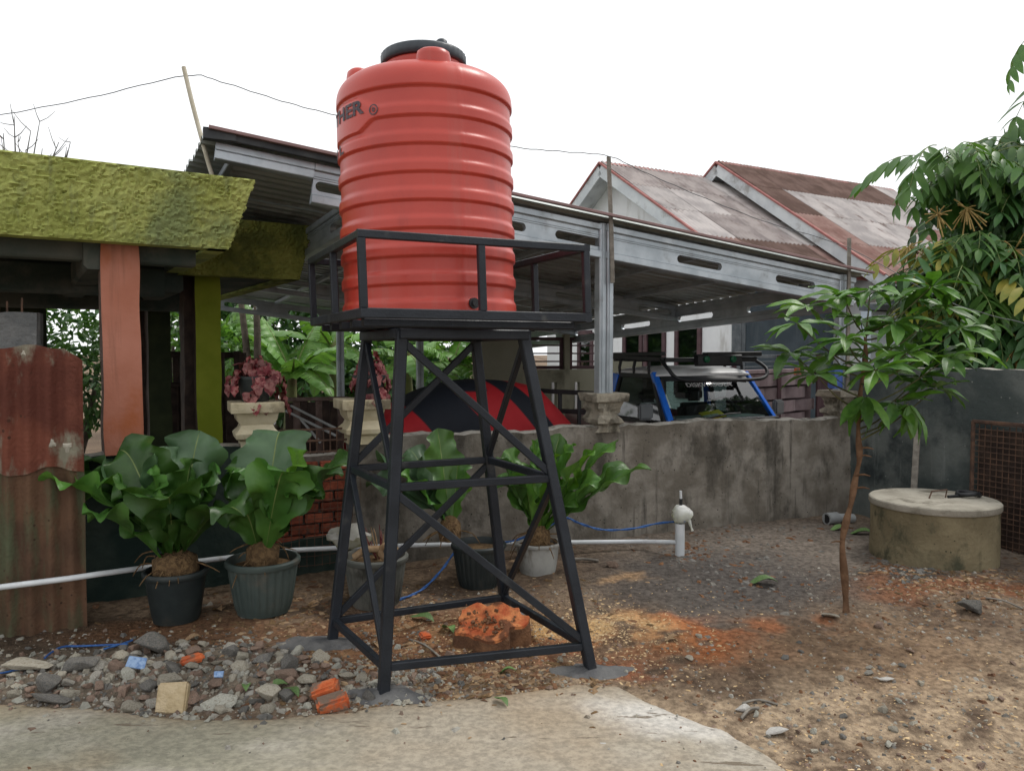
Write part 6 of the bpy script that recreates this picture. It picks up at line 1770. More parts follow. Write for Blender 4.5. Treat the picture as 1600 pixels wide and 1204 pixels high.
mb = MB(); mb.tube(curve([Vector((-0.63, 0.3, zk)), Vector((-0.66, 0.12, zk - 0.10)), Vector((-0.58, 0.05, zk - 0.20)), Vector((-0.3, 0.02, zk - 0.225)), Vector((0.3, 0.02, zk - 0.225)), Vector((0.58, 0.05, zk - 0.20)), Vector((0.66, 0.12, zk - 0.10)), Vector((0.63, 0.3, zk))], 5), 0.02, 8); mb.local('front_bar', MAT['black'], rack, 60)
mb = MB(); mb.beam(Vector((-0.24, 0.20, zk - 0.01)), Vector((0.36, 0.20, zk - 0.01)), 0.07, 0.13, ch=0.25); lb = mb.local('lamp_bar', MAT['black'], rack)
for x in (-0.13, 0.23):
    mb = MB(); mb.tube([Vector((x, 0.17, zk)), Vector((x, 0.145, zk)), Vector((x, 0.14, zk))], [0.038, 0.036, 0.015], 16); mb.local('lamp_lens', MAT['green_lamp'], lb, 50)

# ================================================================== COVERED VEHICLE
cv = at(760, 640, 7.6); cvc = Vector((cv.x, cv.y, CF))
mb = MB(); nu, nv_ = 130, 60; L2 = 1.32; W2 = 0.62; zone = []
vs = []
for i in range(nu + 1):
    u = -1 + 2 * i / nu
    hgt = 1.62 * (1 - abs(u) ** 2.6) ** 0.5 * (1 - 0.18 * (u > 0) * u) if abs(u) < 1 else 0
    hgt = 1.0 + 0.64 * max(0, 1 - abs(u * 0.98 + 0.06) ** 2.3) if u < 0.35 else (1.0 + 0.64 * (1 - 0.41 ** 2.3)) - (u - 0.35) * 1.35
    for j in range(nv_ + 1):
        v = -1 + 2 * j / nv_
        a = math.pi * (v + 1) / 2
        y = -math.copysign(abs(math.cos(a)) ** 0.6, math.cos(a)) * W2 * (1 - 0.2 * max(0, u) ** 3)
        z = max(0.0, hgt * math.sin(a) ** 0.42)
        fold = 0.02 * math.sin(u * 31 + v * 4) * (1 - math.sin(a)) + 0.02 * (float(fbm(u * 4 + 7, v * 4, 15)) - 0.5)
        p = Vector((u * L2, y + fold, z + fold * 0.6)); vs.append(p)
        x_, z_ = p.x, p.z
        k = 0.0                                     # black swooshes
        c1_ = 0.62 - 1.15 * (z_ - 0.9) ** 1.0 - 0.15
        s1 = x_ + 0.55 * (z_ - 1.0) + 0.35 * (z_ - 1.0) ** 2
        dd_ = max(min(s1 + 0.62, -0.08 - s1), min(s1 - 0.38, 0.60 - s1), min(z_ - 1.54, x_ + 0.9, -0.15 - x_))
        k = min(1.0, max(0.0, 0.5 + 6 * dd_))
        zone.append((k, k, k))
w_ = nv_ + 1
mb.add(vs, [(i * w_ + j, (i + 1) * w_ + j, (i + 1) * w_ + j + 1, i * w_ + j + 1) for i in range(nu) for j in range(nv_)])
me = mb.mesh('covered_vehicle', MAT['cover'], 180); set_zone(me, np.array(zone, float))
o = link('covered_vehicle', me); o.location = cvc; o.rotation_euler = (0, 0, WA)
tag(o, 'vehicle under a red cover with black swooshes, behind the tank stand', 'car cover')
# black railing between cover and car
rr_ = root('black_railing', at(900, 640, 7.4), 'low black steel railing left of the parked car', 'railing')
for a, b_ in (((842, 610), (938, 615)), ((842, 640), (942, 645))):
    mb = MB(); mb.beam(at(*a, 7.9), at(*b_, 7.6), 0.04, 0.045); mb.part('rail', MAT['black'], rr_)
for px in (875, 905, 936):
    p = at(px, 612, 7.9 - 0.3 * (px - 842) / 96); mb = MB(); mb.beam(Vector((p.x, p.y, -0.3)), p, 0.04, 0.04); mb.part('post', MAT['black'], rr_)

# ================================================================== OLIVE COMPOUND WALL
OA = R(14)
oc = at(850, 560, 11.5)
od = Vector((math.cos(OA), math.sin(OA), 0)); on = Vector((-od.y, od.x, 0))
ow = root('compound_wall', Vector((oc.x, oc.y, -0.3)), 'olive grey compound wall with grilled openings under the carport', 'wall')


def opt(px, z):
    """point of the olive wall plane in picture column px"""
    k = (px - 800) / FPX; s = (k * oc.y - oc.x) / (od.x - k * od.y); p = oc + od * s
    return Vector((p.x, p.y, z))


zz = lambda py: at(850, py, 11.5).z
panes = [(740, 815, -0.3, zz(508)), (815, 880, -0.3, zz(577)), (880, 888, -0.3, zz(522)), (888, 940, -0.3, zz(577)), (940, 1000, -0.3, zz(560))]
for a, b_, z0, z1 in panes:
    slots_ = [(861, 868), (897, 904)] if a in (815, 888) else []
    segs = [a] + [x for s_ in slots_ for x in s_ if a < x < b_] + [b_]
    mb = MB()
    for i in range(0, len(segs) - 1):
        x0_, x1_ = segs[i], segs[i + 1]
        p, q = opt(x0_ + 0.02, 0), opt(x1_ - 0.02, 0)
        if i % 2 == 0: mb.beam(Vector((p.x, p.y, (z0 + z1) / 2)), Vector((q.x, q.y, (z0 + z1) / 2)), 0.14, z1 - z0, ch=0.01)
        else:
            for za, zb2 in ((z0, zz(640)), (zz(597), z1)): mb.beam(Vector((p.x, p.y, (za + zb2) / 2)), Vector((q.x, q.y, (za + zb2) / 2)), 0.14, zb2 - za, ch=0.01)
    mb.part('wall_panel', MAT['olive_wall'], ow)
for px in (861.5, 897.5):
    mb = MB(); p, q = opt(px, zz(597)), opt(px, zz(640)); mb.beam(q, p, 0.035, 0.17, up=on); q2 = opt(px + 6, zz(640)); p2 = opt(px + 6, zz(597)); mb.part('slot_lining', MAT['white_paint'], ow)
for a, b_ in ((816, 879), (889, 939)):
    g = None
    mb = MB(); za, zb2 = zz(577), zz(527)
    for z in (za + 0.03, zb2 - 0.02): mb.beam(opt(a, z), opt(b_, z), 0.05, 0.05)
    for px in (a + 2, b_ - 2): mb.beam(opt(px, za), opt(px, zb2), 0.05, 0.05, up=on)
    g = mb.part('opening_frame', MAT['plum'], ow)
    for k in range(3):
        z = za + (zb2 - za) * (k + 1) / 4; mb = MB(); mb.beam(opt(a, z), opt(b_, z), 0.02, 0.022); mb.part('bar', MAT['plum'], g)

# ================================================================== HOUSE WITH TWO GABLES
HA = R(29); HR = Vector((math.cos(HA), math.sin(HA), 0)); HG = Vector((math.sin(HA), -math.cos(HA), 0))   # ridge direction, towards viewer
A1 = at(938, 258, 16.0); A2 = at(1120, 257, 16.9)
PIT = 0.63


def fibre_sheet(L, w_, nw, amp):
    mb = MB(); k = nw * 6
    pts = [(w_ * i / k, amp * math.sin(2 * math.pi * i / 6 + 0.3)) for i in range(k + 1)]
    vs = [Vector((x, y, z)) for y in (0, L) for x, z in pts] + [Vector((x, y, z - 0.012)) for y in (0, L) for x, z in pts]
    n = k + 1
    fs = [(i, i + 1, n + i + 1, n + i) for i in range(k)] + [(2 * n + i + 1, 2 * n + i, 3 * n + i, 3 * n + i + 1) for i in range(k)] + [(i, 2 * n + i, 2 * n + i + 1, i + 1) for i in range(k)] + [(n + i + 1, 3 * n + i + 1, 3 * n + i, n + i) for i in range(k)]
    mb.add(vs, fs); return mb


def gable_house(name, A, length, tr, tl, pit, label, patch, seed, wall_m, over=0.45):
    r_ = root(name, Vector((A.x, A.y, -0.35)), label, 'house')
    rr = random.Random(seed); T = INV[r_.name]
    f = math.sqrt(1 + pit * pit)
    Pt = lambda s, t, dz=0: Vector((A.x, A.y, 0)) + HR * s + HG * t + Vector((0, 0, A.z - pit * abs(t) + dz))
    roofs = []
    for side, tt in ((1, tr), (-1, tl)):
        slope = tt * f; nrow = max(2, round(slope / 1.15)); rl = slope / nrow + 0.08; ncol = round(length / 0.9); cw = length / ncol + 0.02
        mbs = fibre_sheet(rl, cw, 8, 0.024)
        meshes = [mbs.mesh('roof_sheet', m_) for m_ in SHEETS]
        ey_ = (HG * side + Vector((0, 0, -pit))).normalized(); ez_ = HR.cross(ey_) * side; ex_ = HR
        if ez_.z < 0: ez_ = -ez_
        Rm = Matrix((ex_, ey_, ez_)).transposed().to_4x4()
        for rw in range(nrow):
            for cl in range(ncol):
                t0 = (slope / nrow) * rw / f
                p = Pt(length * cl / ncol, side * t0, 0.03 - 0.012 * rw * 0 + 0.004 * (cl % 2) + 0.004 * rw)
                # lower end lifts over the next row: tilt by a hair
                M = T @ Matrix.Translation(p + ez_ * 0.012 * (nrow - rw)) @ Rm
                idx = patch(rw, cl, nrow, ncol, rr) if side > 0 else 2
                link('roof_sheet', meshes[idx], r_, M)
    # gable wall and the opposite wall
    for s_, nm in ((over, 'gable_wall'), (length - over, 'gable_wall')):
        mb = MB(); tw_r, tw_l = tr - 0.5, tl - 0.5
        for dz in (0, 0.15):
            pass
        a = [Pt(s_, -tw_l, -0.10), Pt(s_, 0, -0.10), Pt(s_, tw_r, -0.10)]
        low = [Vector((a[0].x, a[0].y, -0.35)), Vector((a[2].x, a[2].y, -0.35))]
        fr = [low[0], low[1], a[2], a[1], a[0]]; bk = [p + HR * 0.15 for p in fr]
        mb.add(fr + bk, [(0, 1, 2, 3, 4), (9, 8, 7, 6, 5)] + [(i, (i + 1) % 5 + 0, 5 + (i + 1) % 5, 5 + i)[::-1] for i in range(5)])
        mb.part(nm, wall_m, r_)
    for side, tt in ((1, tr - 0.5), (-1, tl - 0.5)):
        p, q = Pt(over + 0.15, side * tt, -0.10), Pt(length - over, side * tt, -0.10)
        mb = MB(); z0 = -0.35; zm = (p.z + z0) / 2; mb.beam(Vector((p.x, p.y, zm)), Vector((q.x, q.y, zm)), 0.15, p.z - z0 - 0.02, ch=0.02); mb.part('side_wall', MAT['slate_clad'] if side > 0 else wall_m, r_)
    # barge boards, red verge and ridge caps
    for side, tt in ((1, tr), (-1, tl)):
        for s_ in (0.0, length):
            mb = MB(); mb.beam(Pt(s_, 0.0, -0.10), Pt(s_, side * tt, -0.10), 0.035, 0.24, up=(0, 0, 1)); mb.part('barge_board', MAT['white_board'], r_)
            mb = MB(); mb.beam(Pt(s_, 0.0, 0.05), Pt(s_, side * tt, 0.05), 0.10, 0.04); mb.part('verge_cap', MAT['red_trim'], r_)
        mb = MB(); mb.beam(Pt(0.05, side * tt, -0.02), Pt(length - 0.05, side * tt, -0.02), 0.03, 0.12); mb.part('eave_board', MAT['red_trim'], r_)
        mb = MB(); p = [Pt(0.02, side * 0.0, -0.13), Pt(0.02, side * tt, -0.13), Pt(over + 0.02, side * tt, -0.13), Pt(over + 0.02, side * 0.0, -0.13)]; mb.add(p, [(0, 1, 2, 3)]); mb.part('soffit', MAT['white_board'], r_)
    nridge = round(length / 0.6)
    for k in range(nridge):
        mb = MB(); p, q = Pt(length * k / nridge, 0, 0.075), Pt(length * (k + 1) / nridge + 0.03, 0, 0.075 + 0.012)
        vs = [e + HG * u - Vector((0, 0, abs(u) * pit - 0.02)) for e in (p, q) for u in (-0.16, -0.05, 0.05, 0.16)]
        mb.add(vs, [(i, i + 1, 5 + i, 4 + i) for i in range(3)]); mb.part('ridge_cap', MAT['red_trim'], r_)
    return r_, Pt


def patch1(rw, cl, nr, nc, rr):
    if rw >= nr - 1: return 2 if cl % 3 else 3
    return rr.choice([0, 0, 1, 1, 0])


def patch2(rw, cl, nr, nc, rr):
    if rw == 0: return 2 if cl < nc - 1 else 1
    if cl == 0: return 2 if rw < 2 else 3
    if rw == 1: return 1 if cl > 0 else 2
    if rw == 2: return 1 if cl < 4 else 3
    return rr.choice([3, 2, 3, 2])


h1, P1f = gable_house('house', A1, 6.0, 3.9, 3.3, PIT, 'white house with a faded grey-red corrugated roof, the left gable', patch1, 1, MAT['white_paint'])
h2, P2f = gable_house('house', A2, 5.9, 4.1, 2.2, 0.68, 'neighbouring house with a patchy brown and white corrugated roof, the right gable', patch2, 2, MAT['white_paint'])
# windows in the left house's gable wall, and its side in slate
for t, z0, z1, wd, lab in ((-1.15, 1.0, 2.05, 0.5, None), (0.55, 0.8, 2.05, 0.55, None), (1.25, 0.8, 2.08, 0.55, None), (2.2, 0.8, 2.12, 0.62, None)):
    base_ = P1f(0.45, t); c = Vector((base_.x, base_.y, (z0 + z1) / 2)) - HR * 0.01
    w0 = HG * (wd / 2); mb = MB()
    a, b_, c_, d = c - w0 + Vector((0, 0, z0 - c.z)), c + w0 + Vector((0, 0, z0 - c.z)), c + w0 + Vector((0, 0, z1 - c.z)), c - w0 + Vector((0, 0, z1 - c.z))
    for p, q in ((a, b_), (b_, c_), (c_, d), (d, a)): mb.beam(p, q, 0.10, 0.07, up=HR)
    wf = mb.part('window_frame', MAT['plum'], h1)
    mb = MB(); mb.add([a - HR * 0.005, b_ - HR * 0.005, c_ - HR * 0.005, d - HR * 0.005], [(0, 1, 2, 3)]); mb.part('pane', MAT['glass_dark'], wf)
    mb = MB(); mb.add([x - HR * 0.001 for x in (a, b_, c_, d)], [(0, 1, 2, 3)]); mb.part('dark_room_sheet', MAT['black'], wf)  # black sheet behind the pane, standing in for the unlit room
# bracket lamp / awning arm on the white wall
p = P1f(0.43, -1.7); mb = MB(); mb.beam(Vector((p.x, p.y, 2.2)), Vector((p.x, p.y, 2.2)) + HG * 0.5 - HR * 0.3 + Vector((0, 0, 0.3)), 0.05, 0.06); mb.beam(Vector((p.x, p.y, 2.5)), Vector((p.x, p.y, 2.5)) + HG * 0.6 - HR * 0.3, 0.05, 0.05); mb.part('awning_bracket', MAT['slate_plain'], h1)
# plain slate-grey end strip and upper dark cladding in front of the side
sc_a = P1f(0.3, 3.45); sc_b = P1f(5.6, 3.45)
ds = root('slate_screen', Vector((sc_a.x, sc_a.y, -0.35)), 'dark slate-blue clad wall under the right end of the carport', 'wall')
p = Vector((sc_a.x, sc_a.y, 0)); q = Vector((sc_b.x, sc_b.y, 0))
for k in range(26):
    e0 = p.lerp(q, k / 26); e1_ = p.lerp(q, (k + 0.96) / 26); zt = 2.75
    mb = MB(); mb.beam(Vector((e0.x, e0.y, (zt - 0.35) / 2)), Vector((e1_.x, e1_.y, (zt - 0.35) / 2)), 0.03, zt + 0.35, ch=0.3); mb.part('cladding_board', MAT['slate_plain'] if k < 2 else MAT['slate_clad'], ds)

# woven fence with rails
wf0 = at(1140, 650, 10.6); wf1 = at(1272, 650, 12.2)
fn = root('woven_fence', Vector((wf0.x, wf0.y, -0.3)), 'plum-brown woven panel fence right of the car', 'fence')
zt = at(1200, 583, 11.3).z; dF = (wf1 - wf0); dF.z = 0; LF = dF.length; dF.normalize(); nF = Vector((-dF.y, dF.x, 0))
nrow = 8; hrow = (zt + 0.3) / nrow; ncol = 4
for rw in range(nrow):
    for cl in range(ncol):
        s0_ = LF * (cl + (0.0 if rw % 2 else -0.5)) / ncol; s1_ = s0_ + LF / ncol
        s0_, s1_ = max(0, s0_), min(LF, s1_)
        if s1_ - s0_ < 0.05: continue
        mb = MB(); z0 = -0.3 + rw * hrow
        mb.grid(lambda i, j: Vector((wf0.x, wf0.y, 0)) + dF * (s0_ + (s1_ - s0_) * i / 8) - nF * (0.05 * math.sin(math.pi * i / 8)) + Vector((0, 0, z0 + 0.015 + (hrow - 0.03) * j)), 8, 1)
        mb.grid(lambda i, j: Vector((wf0.x, wf0.y, 0)) + dF * (s0_ + (s1_ - s0_) * i / 8) - nF * (0.05 * math.sin(math.pi * i / 8) - 0.012) + Vector((0, 0, z0 + 0.015 + (hrow - 0.03) * j)), 8, 1, flip=True)
        mb.part('woven_strip', MAT['woven'], fn)
mb = MB(); mb.beam(Vector((wf0.x, wf0.y, zt + 0.03)) , Vector((wf1.x, wf1.y, zt + 0.03)), 0.08, 0.06); mb.part('top_rail', MAT['woven'], fn)
mb = MB(); mb.add([Vector((wf0.x, wf0.y, -0.3)) + nF * 0.06, Vector((wf1.x, wf1.y, -0.3)) + nF * 0.06, Vector((wf1.x, wf1.y, zt)) + nF * 0.06, Vector((wf0.x, wf0.y, zt)) + nF * 0.06], [(0, 1, 2, 3)]); mb.part('backing', MAT['plum'], fn)
for dz in (0.10, 0.17, 0.25):
    mb = MB(); mb.beam(Vector((wf0.x, wf0.y, zt + dz)), Vector((wf1.x, wf1.y, zt + dz)), 0.02, 0.02 if dz < 0.2 else 0.05); mb.part('upper_rail', MAT['slate_plain'], fn)
for k in (0.0, 0.5, 1.0):
    e = wf0.lerp(wf1, k); mb = MB(); mb.beam(Vector((e.x, e.y, -0.3)) - nF * 0.06, Vector((e.x, e.y, zt + 0.27)) - nF * 0.06, 0.06, 0.06); mb.part('post', MAT['plum'], fn)
e0 = at(1276, 650, 11.9); e1_ = at(1345, 650, 12.0)
gt = root('metal_gate', Vector((e0.x, e0.y, -0.3)), 'dark plum sheet-metal gate between woven fence and corner pedestal', 'gate')
mb = MB(); zg_ = (zt - 0.3) / 2; mb.beam(Vector((e0.x, e0.y, zg_)), Vector((e1_.x, e1_.y, zg_)), 0.05, zt + 0.3, ch=0.05); mb.part('panel', MAT['plum'], gt)
for f_ in (0, 0.5, 1):
    e = e0.lerp(e1_, f_); mb = MB(); mb.beam(Vector((e.x, e.y - 0.05, -0.3)), Vector((e.x, e.y - 0.05, zt + 0.06)), 0.06, 0.05); mb.part('stile', MAT['plum'], gt)
mb = MB(); mb.box(at(1247, 580, 11.3), (0.10, 0.06, 0.10), WA); mb.thing('orange_box', MAT['brick_raw'], at(1247, 585, 11.3), 'small orange box on top of the woven fence', 'box')

# pale blue wall and white drain pipe behind the young tree
p0_ = at(1352, 560, 10.2); p1_ = at(1470, 560, 11.2)
mb = MB(); zz1 = 2.15; mb.beam(Vector((p0_.x, p0_.y, (zz1 - 0.3) / 2)), Vector((p1_.x, p1_.y, (zz1 - 0.3) / 2)), 0.15, zz1 + 0.3, ch=0.02); mb.beam(Vector((p0_.x, p0_.y, zz1 + 0.05)) - N * 0.05, Vector((p1_.x, p1_.y, zz1 + 0.05)) - N * 0.05, 0.3, 0.08, m=1)
mb.thing('outbuilding', [MAT['pale_blue'], MAT['slate_plain']], Vector((p0_.x, p0_.y, -0.3)), 'pale blue outbuilding wall seen through the young tree', 'building')
mb = MB(); mb.tube([at(1332, 468, 9.6), at(1412, 462, 10.2)], 0.055, 12); mb.tube([at(1412, 462, 10.2), at(1418, 470, 10.2), at(1420, 560, 10.2)], 0.05, 12); mb.thing('drain_pipe', MAT['pvc'], at(1412, 462, 10.2), 'white drain pipe above the pale blue wall', 'pipe', smooth=50)


# ================================================================== BANANA GROVE
def banana_leaf(base, tip, width, lift, seed):
    rr = random.Random(seed); base = Vector(base); tip = Vector(tip); d = tip - base; Ln = d.length
    ctrl = base + d * 0.45 + Vector((0, 0, lift * Ln))
    side0 = d.cross(Vector((0, 0, 1))); side0 = side0.normalized() if side0.length > 0.05 else Vector((1, 0, 0))
    mb = MB(); nl = 30; tears = {sg: [rr.random() < 0.28 for _ in range(nl)] for sg in (-1, 1)}
    frm = []
    for i in range(nl + 1):
        t = i / nl; p = base * (1 - t) ** 2 + ctrl * (2 * t * (1 - t)) + tip * t * t
        tg = ((ctrl - base) * (1 - t) + (tip - ctrl) * t).normalized(); sd = (side0 - tg * side0.dot(tg)).normalized(); nr = sd.cross(tg)
        wv = 0.0 if t < 0.12 else max(0.0, math.sin(math.pi * ((t - 0.12) / 0.88) ** 0.62)) ** 0.6
        frm.append((p, tg, sd, nr, max(0.004, width * 0.5 * wv)))
    for sg in (-1, 1):
        drop = 0.0
        for i in range(nl):
            if tears[sg][i]: drop = rr.uniform(-0.05, 0.35)
            quad = []
            for q, gap in ((i, 0.0), (i + 1, -0.06 if tears[sg][i] else 0.0)):
                p, tg, sd, nr, hw = frm[q]
                row = []
                for s in (0.02, 0.35, 0.7, 1.0):
                    row.append(p + sd * (sg * hw * s) + nr * (0.28 * hw * s - (0.45 + drop) * hw * s * s) + tg * (0.12 * hw * s + gap * hw * s) + nr * 0.006 * math.sin(q * 1.9 + s))
                quad.append(row)
            vs = quad[0] + quad[1]
            mb.add(vs, [(k, k + 1, k + 5, k + 4) if sg < 0 else (k + 4, k + 5, k + 1, k) for k in range(3)])
    mb.tube([f[0] for f in frm], [0.03 * (1 - 0.85 * i / nl) for i in range(nl + 1)], 5, m=1)
    return mb


def banana_plant(px, Y, h, leaves, label, seed):
    Y += 2.0; h += 0.15
    b_ = at(px, 640, Y); b_ = Vector((b_.x, b_.y, -0.35))
    r_ = root('banana_plant', b_, label, 'banana plant', 'banana plants behind the carport')
    rr = random.Random(seed); mb = MB(); topz = b_ + Vector((rr.uniform(-0.1, 0.1), 0, h))
    mb.tube([b_, b_.lerp(topz, 0.5), topz], [0.13, 0.11, 0.07], 12); mb.part('stem', MAT['banana_stem'], r_, 60)
    for k, (tx, ty_, dY, w_, lift) in enumerate(leaves):
        mb = banana_leaf(topz - Vector((0, 0, 0.15)), at(tx, ty_, Y + dY * 1.15), w_ * 1.2, lift, seed * 10 + k); mb.part('leaf', [MAT['banana'], MAT['midrib']], r_, 180)


banana_plant(395, 12.6, 1.9, [(345, 500, -0.3, 0.5, 0.25), (300, 560, 0.3, 0.5, 0.4), (480, 530, -0.8, 0.55, 0.35), (350, 600, -0.6, 0.5, 0.45), (440, 480, 0.2, 0.5, 0.2), (380, 470, 0.5, 0.5, 0.2), (455, 590, -1.0, 0.5, 0.4)], 'banana plant nearest the olive column', 1)
banana_plant(450, 11.6, 1.5, [(545, 545, -0.5, 0.55, 0.3), (530, 585, -0.7, 0.5, 0.35), (385, 520, -0.4, 0.5, 0.3), (370, 560, 0.2, 0.5, 0.3), (500, 500, 0.3, 0.5, 0.2), (410, 495, 0.2, 0.45, 0.1), (520, 620, -0.9, 0.5, 0.4), (415, 610, -0.8, 0.45, 0.4), (460, 560, -1.0, 0.35, 0.1)], 'banana plant with broad drooping leaves above the begonia', 2)
banana_plant(525, 12.8, 2.0, [(470, 500, -0.6, 0.5, 0.3), (600, 520, -0.3, 0.5, 0.25), (580, 580, -0.6, 0.5, 0.4), (450, 560, -0.7, 0.5, 0.4), (550, 470, 0.3, 0.5, 0.2), (490, 620, -0.7, 0.5, 0.5)], 'banana plant behind the left leg of the stand', 3)
banana_plant(640, 12.4, 1.8, [(570, 550, -0.4, 0.5, 0.3), (720, 530, -0.3, 0.55, 0.25), (745, 575, -0.5, 0.5, 0.35), (610, 495, 0.2, 0.5, 0.2), (690, 500, 0.3, 0.5, 0.2), (590, 610, -0.5, 0.5, 0.4), (660, 600, -0.9, 0.5, 0.4)], 'banana plant behind the front leg of the stand', 4)
banana_plant(705, 11.9, 1.7, [(779, 540, -0.5, 0.35, 0.15), (778, 556, -0.2, 0.38, 0.2), (640, 540, -0.3, 0.5, 0.3), (650, 585, -0.6, 0.45, 0.3), (735, 500, 0.3, 0.5, 0.15), (760, 600, -0.5, 0.45, 0.3), (690, 610, -0.8, 0.45, 0.3)], 'banana plant with yellow-edged leaves beside the olive wall', 5)


# ================================================================== LEAFY MASSES
def leaf_mass(ells, n, size, mats, seed, asp=0.42, droop=0.5):
    """many small folded leaves through a set of ellipsoids -> MB"""
    rr = np.random.RandomState(seed); mb = MB()
    wts = np.array([e[1][0] * e[1][1] * e[1][2] for e in ells]) ** 0.67; wts /= wts.sum()
    V = []; F = []; Mi = []
    for i in range(n):
        c, rad = ells[rr.choice(len(ells), p=wts)]
        v = rr.normal(size=3); v /= np.linalg.norm(v); r = rr.uniform(0.55, 1.05)
        lump = 0.8 + 0.4 * float(vn(v[0] * 2.4 + c[0], v[2] * 2.4 + c[1], 3))
        p = np.array([c[k] + rad[k] * v[k] * r * lump for k in range(3)])
        d = v + rr.normal(size=3) * 0.7; d[2] -= droop; d /= np.linalg.norm(d)
        u = np.cross(d, rr.normal(size=3)); u /= np.linalg.norm(u); w_ = np.cross(u, d)
        s = size * rr.uniform(0.6, 1.25); b0 = len(V)
        V += [p, p + d * s * 0.5 + u * s * asp * 0.5 + w_ * s * 0.06, p + d * s, p + d * s * 0.5 - u * s * asp * 0.5 + w_ * s * 0.06, p + d * s * 0.5]
        F += [(b0, b0 + 1, b0 + 4), (b0 + 1, b0 + 2, b0 + 4), (b0 + 2, b0 + 3, b0 + 4), (b0 + 3, b0, b0 + 4)]; Mi += [rr.randint(len(mats))] * 4
    mb.v = [Vector(v) for v in V]; mb.f = F; mb.m = Mi
    return mb


def E_(px, py, Y, rx, ry, rz): p = at(px, py, Y); return ((p.x, p.y, p.z), (rx, ry, rz))


def shrub(name, ells, n, size, mats, label, seed, cat='shrub', trunk=None):
    c = ells[0][0]; r_ = root(name, (c[0], c[1], -0.35), label, cat)
    mb = leaf_mass(ells, n, size, [MAT[m] for m in mats], seed); o = mb.part('foliage' if cat == 'shrub' else 'crown', [MAT[m] for m in mats], r_); o['kind'] = 'stuff'
    mb = MB()
    for e in ells:
        mb.tube(curve([Vector((c[0], c[1], -0.4)), Vector((c[0], c[1], -0.4)).lerp(Vector(e[0]), 0.5) + Vector((0.05, 0, 0.05)), Vector(e[0])], 3), [0.08, 0.075, 0.07, 0.06, 0.05, 0.04, 0.025], 7)
    mb.part('trunk', MAT['bark'], r_, 60)


shrub('leafy_shrub', [E_(100, 560, 11, 0.75, 0.6, 0.8), E_(30, 570, 11.3, 0.6, 0.6, 0.7), E_(150, 600, 11, 0.5, 0.5, 0.7)], 2600, 0.15, ['leaf_mid', 'leaf_dark', 'leaf_mid'], 'dense narrow-leaved shrub seen under the porch at the left', 1)
shrub('leafy_shrub', [E_(270, 540, 13.5, 0.5, 0.5, 0.8), E_(330, 560, 14, 0.7, 0.6, 0.8)], 1100, 0.2, ['leaf_mid', 'leaf_bright'], 'bright shrub seen between the dark porch posts', 2)
shrub('leafy_shrub', [E_(420, 520, 18.5, 2.0, 0.8, 1.7), E_(560, 520, 18.5, 2.0, 0.8, 1.7), E_(690, 560, 18, 1.4, 0.6, 1.2), E_(310, 520, 18.5, 1.8, 0.8, 1.7), E_(480, 600, 17.5, 1.5, 0.6, 0.9), E_(620, 600, 17.3, 1.2, 0.6, 0.9)], 11000, 0.28, ['leaf_dark', 'leaf_mid', 'leaf_dark'], 'dark thicket behind the banana plants', 3)
shrub('garden_tree', [E_(395, 330, 13, 0.65, 0.5, 0.6), E_(360, 350, 13.2, 0.6, 0.5, 0.6)], 900, 0.16, ['leaf_dark', 'leaf_mid'], 'dark tree glimpsed between green canopy and carport roof', 4, 'tree')
shrub('garden_tree', [E_(1490, 345, 24, 1.9, 1.4, 1.2), E_(1440, 350, 25, 1.2, 1.2, 0.8), E_(1560, 330, 24, 1.6, 1.3, 1.5), E_(1500, 450, 24, 2.2, 1.3, 1.8)], 6500, 0.22, ['leaf_dark', 'leaf_dark', 'leaf_mid'], 'far blue-green tree behind the right roof end', 5, 'tree')
# small white gable wall in the same gap
p = at(418, 345, 20.5); mb = MB(); q = [at(404, 368, 20.5), at(427, 368, 20.5), at(427, 327, 20.5), at(404, 345, 20.5)]
mb.add(q + [v + Vector((0, 0.3, 0)) for v in q], [(0, 1, 2, 3), (7, 6, 5, 4), (0, 4, 5, 1), (1, 5, 6, 2), (2, 6, 7, 3), (3, 7, 4, 0)])
q2 = [at(404, 366, 20.5), at(427, 366, 20.5)]
mb.box(Vector(((q2[0].x + q2[1].x) / 2, 20.68, (q2[0].z - 0.35) / 2 - 0.0)), (abs(q2[1].x - q2[0].x) * 0.98, 0.26, q2[0].z + 0.35))
mb.thing('white_shed', MAT['white_paint'], Vector((p.x, p.y, -0.35)), 'sliver of a white gabled shed between canopy and carport', 'building')

